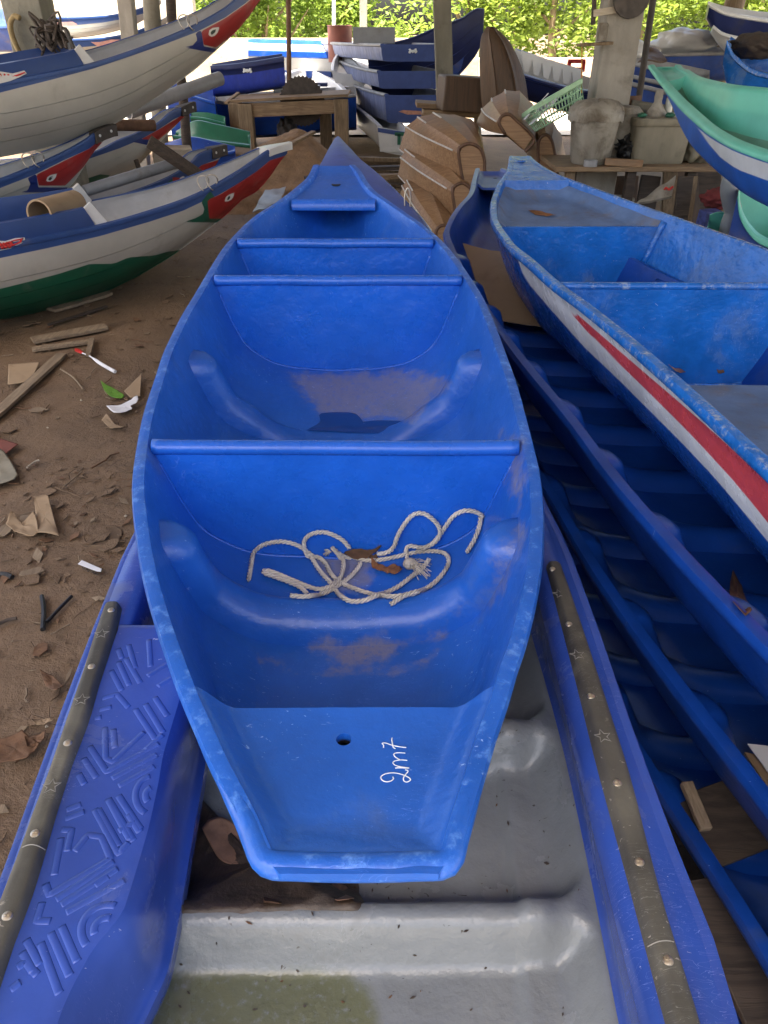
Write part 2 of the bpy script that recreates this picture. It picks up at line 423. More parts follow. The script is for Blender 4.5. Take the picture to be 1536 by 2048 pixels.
class Hull:
    """Open boat: rim curves left/right as functions of the station, a section, a wall thickness and a rolled rim."""
    def __init__(s, ts, L, R, D, sec, lip=.026, th=.012, K=14, liph=1.0, endwall=(True, True), down=Vector((0, 0, -1))):
        s.ts, s.L, s.R, s.D = ts, L, R, D
        s.sec = resec(sec, K); s.K = K; s.lip = lip; s.th = th; s.liph = liph; s.down = down
        s.endwall = endwall
    def inner(s, t, u):                   # u -1 left rim .. 0 keel .. 1 right rim, on the inside surface
        L, R, D = Vector(s.L(t)), Vector(s.R(t)), max(s.D(t) - s.th, 0.004)
        c = (L + R) / 2; h = (R - L) / 2; w = max(h.length - s.lip, 0.002)
        k = (1 - abs(u)) * s.K; i = min(int(k), s.K - 1); f = k - i
        x = lerp(s.sec[i][0], s.sec[i + 1][0], f); z = lerp(s.sec[i][1], s.sec[i + 1][1], f)
        hn = h.normalized() if h.length > 1e-6 else Vector((1, 0, 0))
        return s.wob(c + hn * (w * x * (1 if u > 0 else -1)) + s.down * (z * D + .010 * s.liph))
    def wob(s, p): return p + Vector((noise.noise(p * 9), 0, noise.noise(p * 9 + Vector((7, 0, 0))))) * .0028 + Vector((noise.noise(p * 23), 0, noise.noise(p * 23 + Vector((7, 0, 0))))) * .0011
    def rows(s):
        rows = []; us = []
        n = len(s.ts)
        for i, t in enumerate(s.ts):
            L, R = Vector(s.L(t)), Vector(s.R(t)); D = s.D(t)
            c = (L + R) / 2; h = (R - L) / 2; W = h.length
            hn = h / W if W > 1e-6 else Vector((1, 0, 0))
            lip = min(s.lip, W * 0.45)
            Di = max(D - s.th, .004)
            if (i == 0 and s.endwall[0]) or (i == n - 1 and s.endwall[1]): Di = .004
            wi = W - lip; wo = W - lip * .45
            row = []; u = []
            K = s.K
            for k in range(K + 1):            # inside, left rim to keel
                x, z = s.sec[k]; row.append(s.wob(c - hn * (wi * x) + s.down * (z * Di + .012 * s.liph))); u.append(.35 if k == 0 else 0)
            for k in range(K - 1, -1, -1):    # inside, keel to right rim
                x, z = s.sec[k]; row.append(s.wob(c + hn * (wi * x) + s.down * (z * Di + .012 * s.liph))); u.append(.35 if k == 0 else 0)
            for a, b in LIPP[1:]:
                row.append(c + hn * (W - lip * a) - s.down * (b * s.liph)); u.append(1)
            for k in range(K + 1):
                x, z = s.sec[k]; row.append(c + hn * (wo * x) + s.down * (z * max(D, .03) + .03 * s.liph * (1 - z))); u.append(0)
            for k in range(K - 1, -1, -1):
                x, z = s.sec[k]; row.append(c - hn * (wo * x) + s.down * (z * max(D, .03) + .03 * s.liph * (1 - z))); u.append(0)
            for a, b in reversed(LIPP[1:]):
                row.append(c - hn * (W - lip * a) - s.down * (b * s.liph)); u.append(1)
            rows.append(row); us.append(u)
        return rows, us
    def build(s, name, mats, parent, masks=None, sharp=50, stain=None, mat_of=None):
        rows, us = s.rows()
        mb = MB(); mb.grid(rows, cv=True)
        k = len(rows[0])
        mb.f.append([j for j in range(k)]); mb.m.append(0)
        mb.f.append([(len(rows) - 1) * k + j for j in reversed(range(k))]); mb.m.append(0)
        at = {'wear': [x for u in us for x in u]}
        for nm, fn in (masks or {}).items(): at[nm] = [fn(p) for p in mb.v]
        if stain: at['stain'] = [stain(p) for p in mb.v]
        if mat_of:
            K = s.K
            for i, f in enumerate(mb.f[:-2]):
                j = i % k
                mb.m[i] = mat_of(j, K, f, mb)
        return mb.build(name, mats, parent, sharp=sharp, at=at)

def rimfit(pts, zf, it=40):                  # pixels of a rim -> world points on the sheer surface z = zf(y)
    out = []
    for px, py in pts:
        a, b = .04, 14.0
        for _ in range(50):
            m = (a + b) / 2
            if PY(px, py, m).z > zf(m): a = m
            else: b = m
        out.append(PY(px, py, a))
    return out

def zside(pts, zf): return rimfit(pts, zf)

def rimfun(pts):                             # x as a function of y
    pts = sorted(pts, key=lambda p: p.y)
    ys = []; xs = []
    for p in pts:
        if ys and p.y - ys[-1] < 1e-4: continue
        ys.append(p.y); xs.append(p.x)
    return ys, xs

def polymask(polys, clip=40):                # painted areas, given by their outline on the near side of the hull
    def fn(p):
        q = PR(p)
        d = max(sdf(pl, q) for pl in polys)
        return max(-clip, min(clip, d))
    return fn

def fillet(mb, pts, r, n=8, mi=0): mb.tube(pts, r, n, mi)

# ================================================================= the blue 2.7 m boat in the middle
def zmain(y):
    t = clamp((y - .45) / 2.7)
    return .90 + .26 * t - .05 * 4 * t * (1 - t) + .045 * sstep(2.5, 3.2, y)

LPX = [(625, 329), (614, 351), (592, 372), (548, 405), (510, 429), (480, 455), (440, 500), (415, 540), (385, 590), (355, 640), (330, 690), (305, 760), (285, 820), (270, 890), (262, 950), (262, 1000), (268, 1060), (277, 1120), (290, 1180), (310, 1250), (330, 1310), (355, 1380), (385, 1450), (410, 1510), (440, 1570), (470, 1630), (490, 1680), (505, 1715), (520, 1738), (534, 1748), (560, 1753)]
RPX = [(712, 329), (724, 341), (736, 361), (754, 382), (785, 404), (818, 427), (852, 451), (886, 480), (920, 520), (951, 565), (971, 598), (988, 636), (1000, 666), (1020, 720), (1038, 770), (1052, 820), (1068, 880), (1080, 930), (1089, 1000), (1090, 1060), (1087, 1120), (1080, 1170), (1070, 1220), (1055, 1280), (1038, 1330), (1018, 1400), (1000, 1450), (982, 1510), (965, 1570), (950, 1620), (935, 1670), (925, 1710), (915, 1736), (903, 1749), (880, 1756)]
LY, LX = rimfun(rimfit(LPX, zmain)); RY, RX = rimfun(rimfit(RPX, zmain))
MY0 = max(LY[0], RY[0]); MY1 = min(LY[-1], RY[-1])
mL = lambda y: Vector((interp(y, LY, LX), y, zmain(y)))
mR = lambda y: Vector((interp(y, RY, RX), y, zmain(y)))
mD = lambda y: interp(y, [.3, .455, .50, .68, .9, 2.2, 2.6, 2.95, 3.3], [.03, .035, .07, .225, .262, .275, .25, .17, .06])
SEC_M = [(1, 0), (.965, .12), (.925, .27), (.85, .54), (.775, .72), (.60, .885), (.43, .96), (.2, .992), (0, 1)]
ts = [MY0 + .031, MY0 + .035, MY0 + .04] + [lerp(MY0 + .045, MY1 - .03, i / 110) for i in range(111)] + [MY1 - .015, MY1]
mh = Hull(ts, mL, mR, mD, SEC_M, lip=.027, th=.012, K=22)

STAINS = [[(330, 1180), (420, 1260), (600, 1340), (760, 1350), (900, 1290), (860, 1330), (740, 1375), (600, 1365), (440, 1290)], [(560, 740), (600, 790), (640, 845), (830, 850), (920, 760), (860, 740), (700, 736)],[(575, 1262), (640, 1275), (850, 1255), (830, 1290), (740, 1335), (690, 1335), (640, 1310)],
          [(630, 745), (700, 738), (830, 745), (850, 800), (800, 850), (700, 830), (650, 790)],
          [(975, 1120), (1040, 1010), (1060, 1060), (1010, 1190), (880, 1290), (850, 1280), (960, 1180)],
          [(590, 1070), (760, 1080), (740, 1190), (660, 1190)], [(1000, 860), (1050, 870), (1060, 1000), (1010, 990)]]
def stainfn(p):
    q = PR(p)
    if not (500 < q[0] < 1090 and 700 < q[1] < 1360): return 0.0
    d = max(sdf(s, q) for s in STAINS)
    return clamp(.5 + d / 60)

main = thing('small_boat', 'bright blue open boat with 2m7 handwritten on its stern, white rope lying inside', 'boat', (-.08, 1.7, .64))
hull = mh.build('hull', [M['blue']], main, stain=stainfn)

def crossing(yb, mbp, rail_r=.016, drop=.006, lean=0.0, px=True):
    """A bulkhead: rail across the hull with a panel under it that follows the inside section."""
    rows = []
    for i in range(15):
        u = i / 14
        a, b = mh.inner(yb + lean * u, -(1 - u * .999)), mh.inner(yb + lean * u, 1 - u * .999)
        row = []
        for j in range(25):
            p = a.lerp(b, j / 24)
            k = noise.noise(Vector((p.x * 6, p.z * 8, yb * 5))) * .005
            p.y += k * sin(pi * j / 24); p.z -= drop * (1 - u)
            row.append(p)
        rows.append(row)
    back = [[p + Vector((0, .02, 0)) for p in r] for r in rows]
    mbp.grid(rows, flip=True); mbp.grid(back)
    return rows

BULK = []
for yb, nm in ((1.305, 0), (2.165, 1), (2.452, 2)):
    mb = MB(); rows = crossing(yb, mb)
    o = mb.build('bulkhead', [M['blue_panel']], main, sharp=60)
    BULK.append(o)
    a, b = mh.inner(yb, -.985), mh.inner(yb, .985)
    tb = MB(); pts = []
    for i in range(41):
        p = a.lerp(b, i / 40); e = min(i, 40 - i) / 40
        p.z += .004 + noise.noise(Vector((p.x * 5, yb, 1))) * .002; p.y += .004 + noise.noise(Vector((p.x * 4, yb, 7))) * .003
        pts.append(p)
    tb.tube(pts, lambda t: .0155 + .002 * (1 - sstep(0, .04, min(t, 1 - t))), 14, flat=.9)
    tb.build('top_rail', [M['blue_rail']], o, sharp=180)
    fb = MB()                                # resin bead where the panel meets the hull
    pts = [rows[i][0] for i in range(1, 15)] + [rows[i][24] for i in range(13, 0, -1)]
    fillet(fb, catmull([p + Vector((0, -.002, .0)) for p in pts], 60), .0035, 6)
    fb.build('resin_bead', [M['blue_rail']], o, sharp=180)

def hoop(y, w, h, top, mid=0):                      # moulded frame that follows the inside from side to side
    rows = []
    n = 56
    for i in range(n + 1):
        u = lerp(-top, top, i / n)
        k = min(1, min(i, n - i) / 2.5) ** .5 * (1 if not mid else sstep(.12, mid, abs(u)))
        wob = noise.noise(Vector((u * 2.5, y, 3))) * .006
        base = mh.inner(y, u)
        du = mh.inner(y, min(u + .02, 1)) - mh.inner(y, max(u - .02, -1))
        nrm = Vector((-du.z, 0, du.x)).normalized()
        if nrm.z < 0: nrm = -nrm
        if abs(u) > .9 and nrm.x * u > 0: nrm.x = -nrm.x
        row = []
        for j in range(13):
            s = -1 + 2 * j / 12
            prof = (max(0, 1 - abs(s) ** 2.6)) ** .6
            row.append(mh.inner(y + wob + s * w / 2 * (.75 + .25 * k), u) + nrm * (h * k * prof - .003))
        rows.append(row)
    mb = MB(); mb.grid(rows)
    return mb
RIBS = []
for y, w, h, md in ((1.10, .10, .054, 0), (1.80, .088, .05, .45)):
    hb_ = hoop(y, w, h, .9, md); RIBS.append(hb_.build('rib', [M['blue']], main, sharp=180, at={'stain': [stainfn(p) * .9 for p in hb_.v]}))

def drill(o, c, r, ax=(0, 0, 1), depth=.2):  # a real hole through a part
    me = bpy.data.meshes.new('bit'); bm = bmesh.new()
    bmesh.ops.create_cone(bm, cap_ends=True, segments=24, radius1=r, radius2=r, depth=depth)
    R = Vector((0, 0, 1)).rotation_difference(Vector(ax)).to_matrix().to_4x4()
    R.translation = Vector(c) - org(o); bm.transform(R); bm.to_mesh(me); bm.free()
    k = bpy.data.objects.new('bit', me); COL.objects.link(k)
    k.location = org(o)
    md = o.modifiers.new('hole', 'BOOLEAN'); md.operation = 'DIFFERENCE'; md.object = k; md.solver = 'EXACT'
    bpy.context.view_layer.update()
    dg = bpy.context.evaluated_depsgraph_get()
    new = bpy.data.meshes.new_from_object(o.evaluated_get(dg))
    o.modifiers.clear(); o.data = new
    bpy.data.objects.remove(k)

# stern deck, sunk below the rim, with rounded sides; the rear edge rises to the transom
def deck_mesh(y0, y1, nx, ny, zoff, shrink=.3, th=.010):
    rows = []
    for i in range(ny + 1):
        y = lerp(y0, y1, i / ny)
        L, R = mL(y), mR(y); c = (L + R) / 2; w = max((R.x - L.x) / 2 - .027 * shrink, .003)
        rows.append([Vector((c.x + w * u, y, zmain(y) - zoff(y, u))) for u in [-1 + 2 * j / nx for j in range(nx + 1)]])
    mb = MB()
    k = nx + 1; n = ny + 1
    mb.grid(rows, flip=False)
    o = mb.grid([[p - Vector((0, 0, th)) for p in r] for r in rows], flip=True)
    ring = [j for j in range(k)] + [i * k + k - 1 for i in range(1, n)] + [(n - 1) * k + j for j in range(k - 2, -1, -1)] + [i * k for i in range(n - 2, 0, -1)]
    for a, b in zip(ring, ring[1:] + ring[:1]): mb.f.append([a, b, o + b, o + a]); mb.m.append(0)
    return mb
YD = .703
def zst(y, u):
    w = (mR(y).x - mL(y).x) / 2
    e = (1 - abs(u)) * w
    rim = 1 - sstep(.004, .062, e); rear = 1 - sstep(.014, .085, y - MY0)
    return .028 * (1 - max(rim, rear)) + .002 + .012 * sstep(.5, .68, y) * (1 - max(rim, rear)) + noise.noise(Vector((u * 2, y * 9, 0))) * .0015
dk = deck_mesh(MY0 + .004, YD, 44, 26, zst, .55)
sd = dk.build('stern_deck', [M['blue']], main, sharp=50)
c = P(688, 1491, zmain(.58) - .05); drill(sd, c, .0095)
mb = MB(); mb.lathe([(.0105, -.004), (.0105, -.03), (.0001, -.03)], c + Vector((0, 0, .002)), 20); mb.build('hole_dark_cup', [M['dark']], sd)  # near-black cup added under the hole so that it looks unlit
mb = MB()                                    # front edge of the deck, turned down
a = [mh.inner(YD, u) for u in (-.93, .93)]
rows = [[Vector((lerp(a[0].x, a[1].x, j / 20), YD + .002, zmain(YD) - zst(YD, -.9 + 1.8 * j / 20) - .004 - dz)) for j in range(21)] for dz in (0, .03)]
mb.grid(rows); mb.grid([[p + Vector((0, -.008, 0)) for p in r] for r in rows], flip=True)
mb.build('deck_lip', [M['blue']], sd)
mb = MB()                                    # rolled edge across the transom
pts = [mL(MY0 + d) + Vector((.013, 0, -.013)) for d in (.20, .15, .10, .07, .045, .028)]
a, b = mL(MY0 + .018), mR(MY0 + .018)
pts += [Vector((lerp(a.x, b.x, k), MY0 + .022 - .004 * sin(pi * k), zmain(MY0) - .013)) for k in (.09, .2, .35, .5, .65, .8, .91)]
pts += [mR(MY0 + d) + Vector((-.013, 0, -.013)) for d in (.028, .045, .07, .10, .15, .20)]
mb.tube(catmull(pts, 70), lambda t: .0085 + .0058 * sstep(.0, .3, min(t, 1 - t)), 14)
mb.build('stern_rim', [M['blue']], main, sharp=180, at={'wear': [.9] * (71 * 14)})
# bow deck
YB = 2.80
def zbw(y, u): return .004 + .010 * (1 - sstep(.9, 1, abs(u))) * (1 - sstep(MY1 - .06, MY1, y)) - .0
fb = deck_mesh(YB, MY1 - .002, 24, 14, zbw, .6)
fd = fb.build('bow_deck', [M['blue']], main, sharp=50)
hc = hit(bvh_of(fd), 672, 369)[0]
mb = MB(); mb.lathe([(.0165, -.004), (.016, .0012), (.012, .0012), (.0001, .0008)], hc, 20); mb.build('hole_dark_disc', [M['dark']], fd)  # dark disc on the deck surface, painted in for the hole's shade
mb = MB()
L, R = mh.inner(YB, -.96), mh.inner(YB, .96)
rows = []
for dz, dy in ((-.004, 0), (-.001, -.012), (.006, -.02), (.018, -.024), (.03, -.022)):
    rows.append([Vector((lerp(L.x, R.x, j / 16), YB + dy, zmain(YB) - .012 - dz)) for j in range(17)])
mb.grid(rows); mb.grid([[p + Vector((0, .008, -.002)) for p in r] for r in rows], flip=True)
mb.build('deck_lip', [M['blue_rail']], fd)

bv_main = bvh_of(hull, sd, *BULK, *RIBS)
# the handwriting on the stern deck
INK = [[(566, 205), (560, 270), (578, 380), (600, 450), (650, 490)], [(345, 455), (350, 400), (310, 352), (400, 340), (560, 395), (720, 430), (930, 458)],
       [(905, 598), (700, 590), (610, 630), (650, 700), (760, 765)], [(955, 785), (780, 775), (640, 800), (590, 845), (630, 900), (760, 945), (1000, 980)], [(645, 985), (760, 975), (1005, 985)],
       [(900, 1025), (975, 1060), (910, 1150), (860, 1230), (870, 1310), (950, 1340), (1035, 1290), (1000, 1230), (880, 1170), (720, 1120), (540, 1105), (370, 1140), (280, 1210), (310, 1290), (420, 1335), (540, 1310), (600, 1260), (585, 1205)]]
mb = MB()
for st in INK:
    pts = []
    for q in catmull([(740 + x / 12.8, 1460 + y / 12.8, 0) for x, y in st], 5 * len(st)):
        p, n = hit(bv_main, q.x, q.y, .0006); pts.append(p)
    mb.tube(pts, .00078, 6, flat=.45)
mb.build('handwritten_size', [M['white_ink']], main, sharp=180)
# ================================================================= the moulded boat underneath
def zlow(y): return .75 + .05 * sstep(1.6, 3.6, y) + .19 * sstep(3.4, 5.2, y)
LLP = [(668, 280), (655, 300), (642, 324), (622, 352), (247, 1100), (203, 1205), (145, 1350), (95, 1482), (37, 1641), (-19, 1794), (-120, 2060), (-180, 2220)]
LRP = [(684, 280), (717, 314), (758, 347), (785, 372), (818, 405), (852, 443), (905, 520), (1093, 1000), (1142, 1100), (1200, 1256), (1267, 1449), (1361, 1700), (1429, 1866), (1486, 2048), (1530, 2200)]
pl = rimfit(LLP, zlow); pr_ = rimfit(LRP, zlow)
ly, lx = rimfun(pl); ry, rx = rimfun(pr_)
# the hidden stretch of the left gunwale mirrors the right one about the keel line
LY0, LY1 = .22, min(ly[-1], ry[-1])
lL = lambda y: Vector((interp(y, ly, lx), y, zlow(y)))
lR = lambda y: Vector((interp(y, ry, rx), y, zlow(y)))
lD = lambda y: interp(y, [0, 3.2, 4.4, LY1], [.46, .46, .34, .05])
SEC_L = [(1, 0), (.99, .2), (.96, .5), (.88, .78), (.6, .95), (.3, .99), (0, 1)]
low = thing('moulded_boat', 'large blue boat with patterned side deck and grey floor, underneath the small boat', 'boat', (0, 2, .3))
lts = [lerp(LY0, LY1, (i / 60) ** .9) for i in range(61)]
lh = Hull(lts, lL, lR, lD, SEC_L, lip=.02, th=.010, K=12, endwall=(False, True))
lh.build('hull', [M['lblue']], low)
def strip_rows(edges, ys):
    return [[Vector(e(y)) for e in edges] for y in ys]
def edge(px, z):                              # pixel list at one level -> x(y)
    pts = [P(a, b, z) for a, b in px]
    ys, xs = rimfun(pts)
    return lambda y: interp(y, ys, xs)
# foredeck
rows = []
for i in range(30):
    y = lerp(3.45, LY1 - .01, i / 29); L, R = lL(y), lR(y)
    rows.append([L.lerp(R, lerp(.03, .97, j / 12)) + Vector((0, 0, .004 + .02 * sin(pi * j / 12))) for j in range(13)])
mb = MB(); mb.grid(rows, flip=True)
fdl = mb.build('foredeck', [M['fdk']], low)
mb = MB(); p = lR(4.05) + Vector((-.03, 0, .004))
mb.tube(catmull([p + Vector(q) for q in ((-.012, 0, -.01), (-.014, 0, .05), (0, 0, .085), (.014, 0, .05), (.012, 0, -.01))], 20), .004, 8)
mb.build('lifting_eye', [M['steel']], low)
# right gunwale: flat top, inner wall, rounded
ZG = .75
gi = edge([(1010, 900), (1072, 1131), (1128, 1345), (1172, 1533), (1232, 1762), (1305, 2048), (1345, 2200)], ZG)
gb = edge([(960, 900), (1064, 1241), (1132, 1480), (1195, 1762), (1252, 2048), (1285, 2200)], .60)
ysr = [lerp(.24, 3.2, i / 70) for i in range(71)]
rows = []
for y in ysr:
    xo = lR(y).x; zo = zlow(y); xi = min(gi(y), xo - .06); xb = gb(y)
    prof = [(xo - .006, -.004), (xo - .03, .004), (lerp(xo, xi, .45), .010), (lerp(xo, xi, .8), .010), (xi + .008, .006), (xi, -.004), (xi - .006, -.022),
            (lerp(xi, xb, .35), -.06), (lerp(xi, xb, .7), -.11), (xb, -.15), (xb - .006, -.16), (xb + .004, -.175)]
    rows.append([Vector((x, y, zo + dz)) for x, dz in prof])
mb = MB(); mb.grid(rows)
gun = mb.build('gunwale', [M['lblue']], low, sharp=60)
# left gunwale (narrow), then the wide moulded deck that starts behind the hatch
yd0 = P(290, 1259, ZG).y
di = edge([(352, 1200), (358, 1300), (366, 1405), (338, 1500), (322, 1585), (298, 1690), (260, 1818), (190, 1916), (130, 2042), (105, 2120), (60, 2250)], ZG)
db = edge([(400, 1250), (402, 1400), (403, 1500), (372, 1670), (345, 1825), (325, 1923), (271, 2048), (240, 2120), (200, 2250)], .60)
rows = []
for y in [lerp(.24, 3.2, i / 70) for i in range(71)]:
    x = lL(y).x; z = zlow(y)
    prof = [(x + .006, -.004), (x + .018, .003), (x + .04, .006), (x + .062, .004), (x + .068, -.004), (x + .070, -.06), (x + .072, -.3)]
    rows.append([Vector((a, y, z + b)) for a, b in prof])
mb = MB(); mb.grid(rows, flip=True)
gun2 = mb.build('gunwale', [M['lblue']], low, sharp=60)
rows = []
for i in range(61):
    y = lerp(yd0, .2, i / 60); x0 = lL(y).x + .05; x1 = max(di(y), x0 + .02); xb = max(db(y), x1 - .02)
    r = []
    for j in range(13): r.append(Vector((lerp(x0, x1 - .012, j / 12), y, ZG + .009)))
    r += [Vector((x1 - .004, y, ZG + .007)), Vector((x1, y, ZG - .002)), Vector((x1 + .006, y, ZG - .018))]
    r += [Vector((lerp(x1 + .006, xb - .004, k), y, ZG - lerp(.02, .135, k) )) for k in (.3, .6, .9)]
    r += [Vector((xb, y, ZG - .142)), Vector((xb + .010, y, ZG - .150)), Vector((xb + .010, y, ZG - .175)), Vector((xb - .03, y, ZG - .26))]
    rows.append(r)
head = [[p + Vector((0, 0, dz)) for p in rows[0]] for dz in (-.30, -.012)]
h2 = [p + Vector((0, .006, -.004)) for p in rows[0]]
for k, p in enumerate(head[0]): p.z = min(p.z, .40); p.y += .008
for p in head[1]: p.y += .008
mb = MB(); mb.grid([head[0], head[1], h2] + rows, flip=True)
deck = mb.build('side_deck', [M['lblue']], low, sharp=50)
bvd = bvh_of(deck)
def c2(x, y): return (x / 2.954, 1100 + y / 2.954)
def c3(x, y): return (x / 2.954, 1500 + y / 2.954)
T2 = [[(700, 660), (765, 800)], [(745, 640), (830, 785)], [(645, 690), (720, 830)], [(800, 940), (920, 1120)], [(860, 910), (970, 1090)], [(915, 870), (1030, 1040)], [(870, 745), (1000, 665)], [(930, 805), (1020, 750)],
      [(620, 1050), (625, 1230), (665, 1250), (850, 1075)], [(670, 1060), (680, 1170)], [(530, 1160), (630, 1310), (960, 1130)], [(480, 1210), (570, 1345)], [(660, 1350), (960, 1190)], [(700, 1395), (975, 1240)], [(440, 1280), (500, 1385)],
      [(700, 1450), (830, 1650)], [(640, 1470), (790, 1720)], [(580, 1530), (705, 1750)], [(380, 1540), (480, 1500)], [(350, 1600), (500, 1545)], [(880, 530), (890, 690)], [(690, 560), (720, 640)]]
T2 += [[(590, 880), (690, 850), (760, 930)], [(560, 950), (660, 925)], [(760, 560), (800, 700)], [(520, 1000), (600, 985)], [(860, 1180), (960, 1090)], [(760, 1560), (860, 1720)]]
T3 = [[(110, 1150), (195, 1310)], [(150, 1110), (235, 1270)], [(40, 1330), (150, 1250), (220, 1330)], [(250, 900), (215, 1010), (300, 1010)], [(560, 800), (640, 745)], [(240, 760), (262, 620)], [(700, 480), (800, 420)], [(30, 1440), (120, 1370)], [(365, 470), (425, 472), (395, 600)], [(320, 740), (360, 520)], [(440, 600), (520, 500), (600, 512), (655, 640), (290, 855), (270, 790)], [(330, 885), (670, 655)], [(360, 915), (695, 700)], [(390, 960), (735, 770)],
      [(240, 1140), (350, 1440)], [(300, 1080), (440, 1400)], [(365, 1040), (490, 1330)], [(560, 350), (700, 610), (760, 545)], [(640, 290), (770, 530)]]
for cx, cy, rx_, ry_, f in ((905, 1450, 105, 115, c2), (905, 1450, 45, 50, c2), (645, 1065, 165, 150, c3), (640, 1065, 85, 75, c3)):
    pts = [(cx + rx_ * cos(a * pi / 20), cy + ry_ * sin(a * pi / 20)) for a in range(41)]
    (T2 if f is c2 else T3).append(pts)
mb = MB()
for T, f in ((T2, c2), (T3, c3)):
    for ln in T:
        seg = []
        pts = []
        for a, b in zip(ln, ln[1:]):
            n = max(1, int(hypot(a[0] - b[0], a[1] - b[1]) / 12))
            pts += [(lerp(a[0], b[0], k / n), lerp(a[1], b[1], k / n)) for k in range(n)]
        pts.append(ln[-1])
        for q in pts:
            p, n = hit(bvd, *f(*q))
            x0 = lL(p.y).x + .06
            if abs(p.z - (ZG + .009)) < .004 and p.x > x0 and p.x < di(p.y) - .012 and .22 < p.y < yd0 - .01: seg.append(Vector((p.x, p.y, ZG + .0085)))
            else:
                if len(seg) > 2: mb.tube(seg, .005, 8, flat=.38)
                seg = []
        if len(seg) > 2: mb.tube(seg, .005, 8, flat=.38)
mb.build('tread_pattern', [M['lblue']], deck, sharp=180)

# rubbing strips with screws and scratched stars
def rubstrip(lp, rp, screws, stars, seam, z):
    le, re = edge(lp, z), edge(rp, z)
    y1 = max(P(*lp[0], z).y, P(*rp[0], z).y); y0 = .24
    rows = []
    n = 80
    for i in range(n + 1):
        y = lerp(y1, y0, (i / n) ** 1.3)
        k = min(1, sqrt(max(0, 1 - (1 - min(1, (y1 - y) / .022)) ** 2)) + .12)
        a, b = le(y), re(y); c, h = (a + b) / 2, max(.01, (b - a) / 2) * k
        row = []
        for j in range(13):
            s = -1 + 2 * j / 12
            row.append(Vector((c + h * s, y, z - .004 + .016 * k * (1 - abs(s) ** 4.5) + .0006 * noise.noise(Vector((s * 3, y * 14, z))))))
        rows.append(row)
    mb = MB(); mb.grid(rows)
    mb.f.append(list(range(13))); mb.m.append(0)
    o = mb.build('rub_strip', [M['rub']], low, sharp=60)
    bv = bvh_of(o)
    for q in screws:
        p, nn = hit(bv, *q); s = MB()
        s.lathe([(0, .0025), (.003, .0024), (.0052, .0012), (.006, -.001)], p, 14)
        s.box(p + Vector((0, 0, .0027)), (.006, .0011, .0008)); s.box(p + Vector((0, 0, .0027)), (.0011, .006, .0008))
        s.build('screw', [M['steel']], o)
    for q in stars:
        p, nn = hit(bv, *q, .0004); s = MB(); r = .012
        for k in range(5):
            pts = []
            for d, rr in ((-36, .42), (0, 1), (36, .42)):
                a = radians(90 + 72 * k + d + 8); pts.append(p + Vector((cos(a) * r * rr, sin(a) * r * rr, .0004)))
            s.tube(pts, .0007, 5, flat=.6)
        s.build('star_mark', [M['star']], o)
    s = MB(); pts = []
    for k in range(9):
        q = (lerp(seam[0][0], seam[1][0], k / 8), lerp(seam[0][1], seam[1][1], k / 8) - 8 * sin(pi * k / 8))
        p, nn = hit(bv, *q, .0003); pts.append(p)
    s.tube(pts, .0007, 5); s.build('joint_line', [M['star']], o)
    return o
rubstrip([(211, 1206), (188, 1269), (162, 1353), (127, 1454), (96, 1546), (63, 1632), (41, 1693), (0, 1798), (-75, 1990), (-110, 2080), (-170, 2240)],
         [(245, 1206), (228, 1282), (200, 1370), (175, 1454), (142, 1540), (112, 1637), (94, 1700), (64, 1798), (20, 1916), (0, 1981), (-45, 2100), (-90, 2230)],
         [(222, 1220), (183, 1333), (135, 1486), (70, 1667), (14, 1832)], [(203, 1268), (163, 1400), (103, 1573)], [(44, 1695), (90, 1700)], ZG + .010)
rubstrip([(1090, 1126), (1148, 1345), (1195, 1533), (1257, 1762), (1333, 2048), (1375, 2200)],
         [(1121, 1126), (1168, 1260), (1247, 1501), (1340, 1845), (1403, 2048), (1445, 2200)],
         [(1105, 1138), (1138, 1248), (1182, 1392), (1235, 1566), (1279, 1724), (1336, 1921)], [(1119, 1188), (1155, 1310), (1206, 1473)], [(1296, 1893), (1354, 1886)], ZG + .012)

# grey floor liner with cross ridges
def zfl(x, y):
    z = .515
    xr = gb(y) if y > .24 else gb(.24)
    a = x - xr
    right = sstep(-.085, .008, a)
    for c, h, w in ((.60, .072, .042), (.925, .068, .045), (1.25, .065, .045), (1.6, .06, .05), (2.0, .06, .05), (2.5, .06, .05)):
        d = abs(y - c - .02 * right - .004 * noise.noise(Vector((x * 4, c, 0)))) / w
        if d < 1.3: z += h * (1 - .6 * right) * (1 - sstep(.2, 1.15, d))
    z += .085 * right ** 2
    z += .012 * sstep(-.115, -.10, a) * (1 - right)
    z -= .010 * sstep(0, .1, -(x + .33))
    if a > -.04: z = lerp(z, min(z, .585), sstep(-.07, -.01, a))
    return z + noise.noise(Vector((x * 5, y * 5, 2))) * .004 + noise.noise(Vector((x * 16, y * 16, 2))) * .0016
rows = []
for i in range(260):
    y = lerp(.18, 3.3, (i / 259) ** 1.5)
    x0 = lL(y).x + .05; x1 = gb(y) + .02
    rows.append([Vector((lerp(x0, x1, j / 110), y, zfl(lerp(x0, x1, j / 110), y))) for j in range(111)])
mb = MB(); mb.grid(rows)
alg = [(240, 2200), (300, 1940), (690, 1938), (745, 1975), (760, 2060), (740, 2200)]
stn = []
for p in mb.v:
    q = PR(p); stn.append(clamp(.62 + sdf(alg, q) / 70) if q[1] > 1850 else 0.0)
floor = mb.build('floor_liner', [M['grey']], low, sharp=180, at={'algae': stn})
bvl = bvh_of(floor)
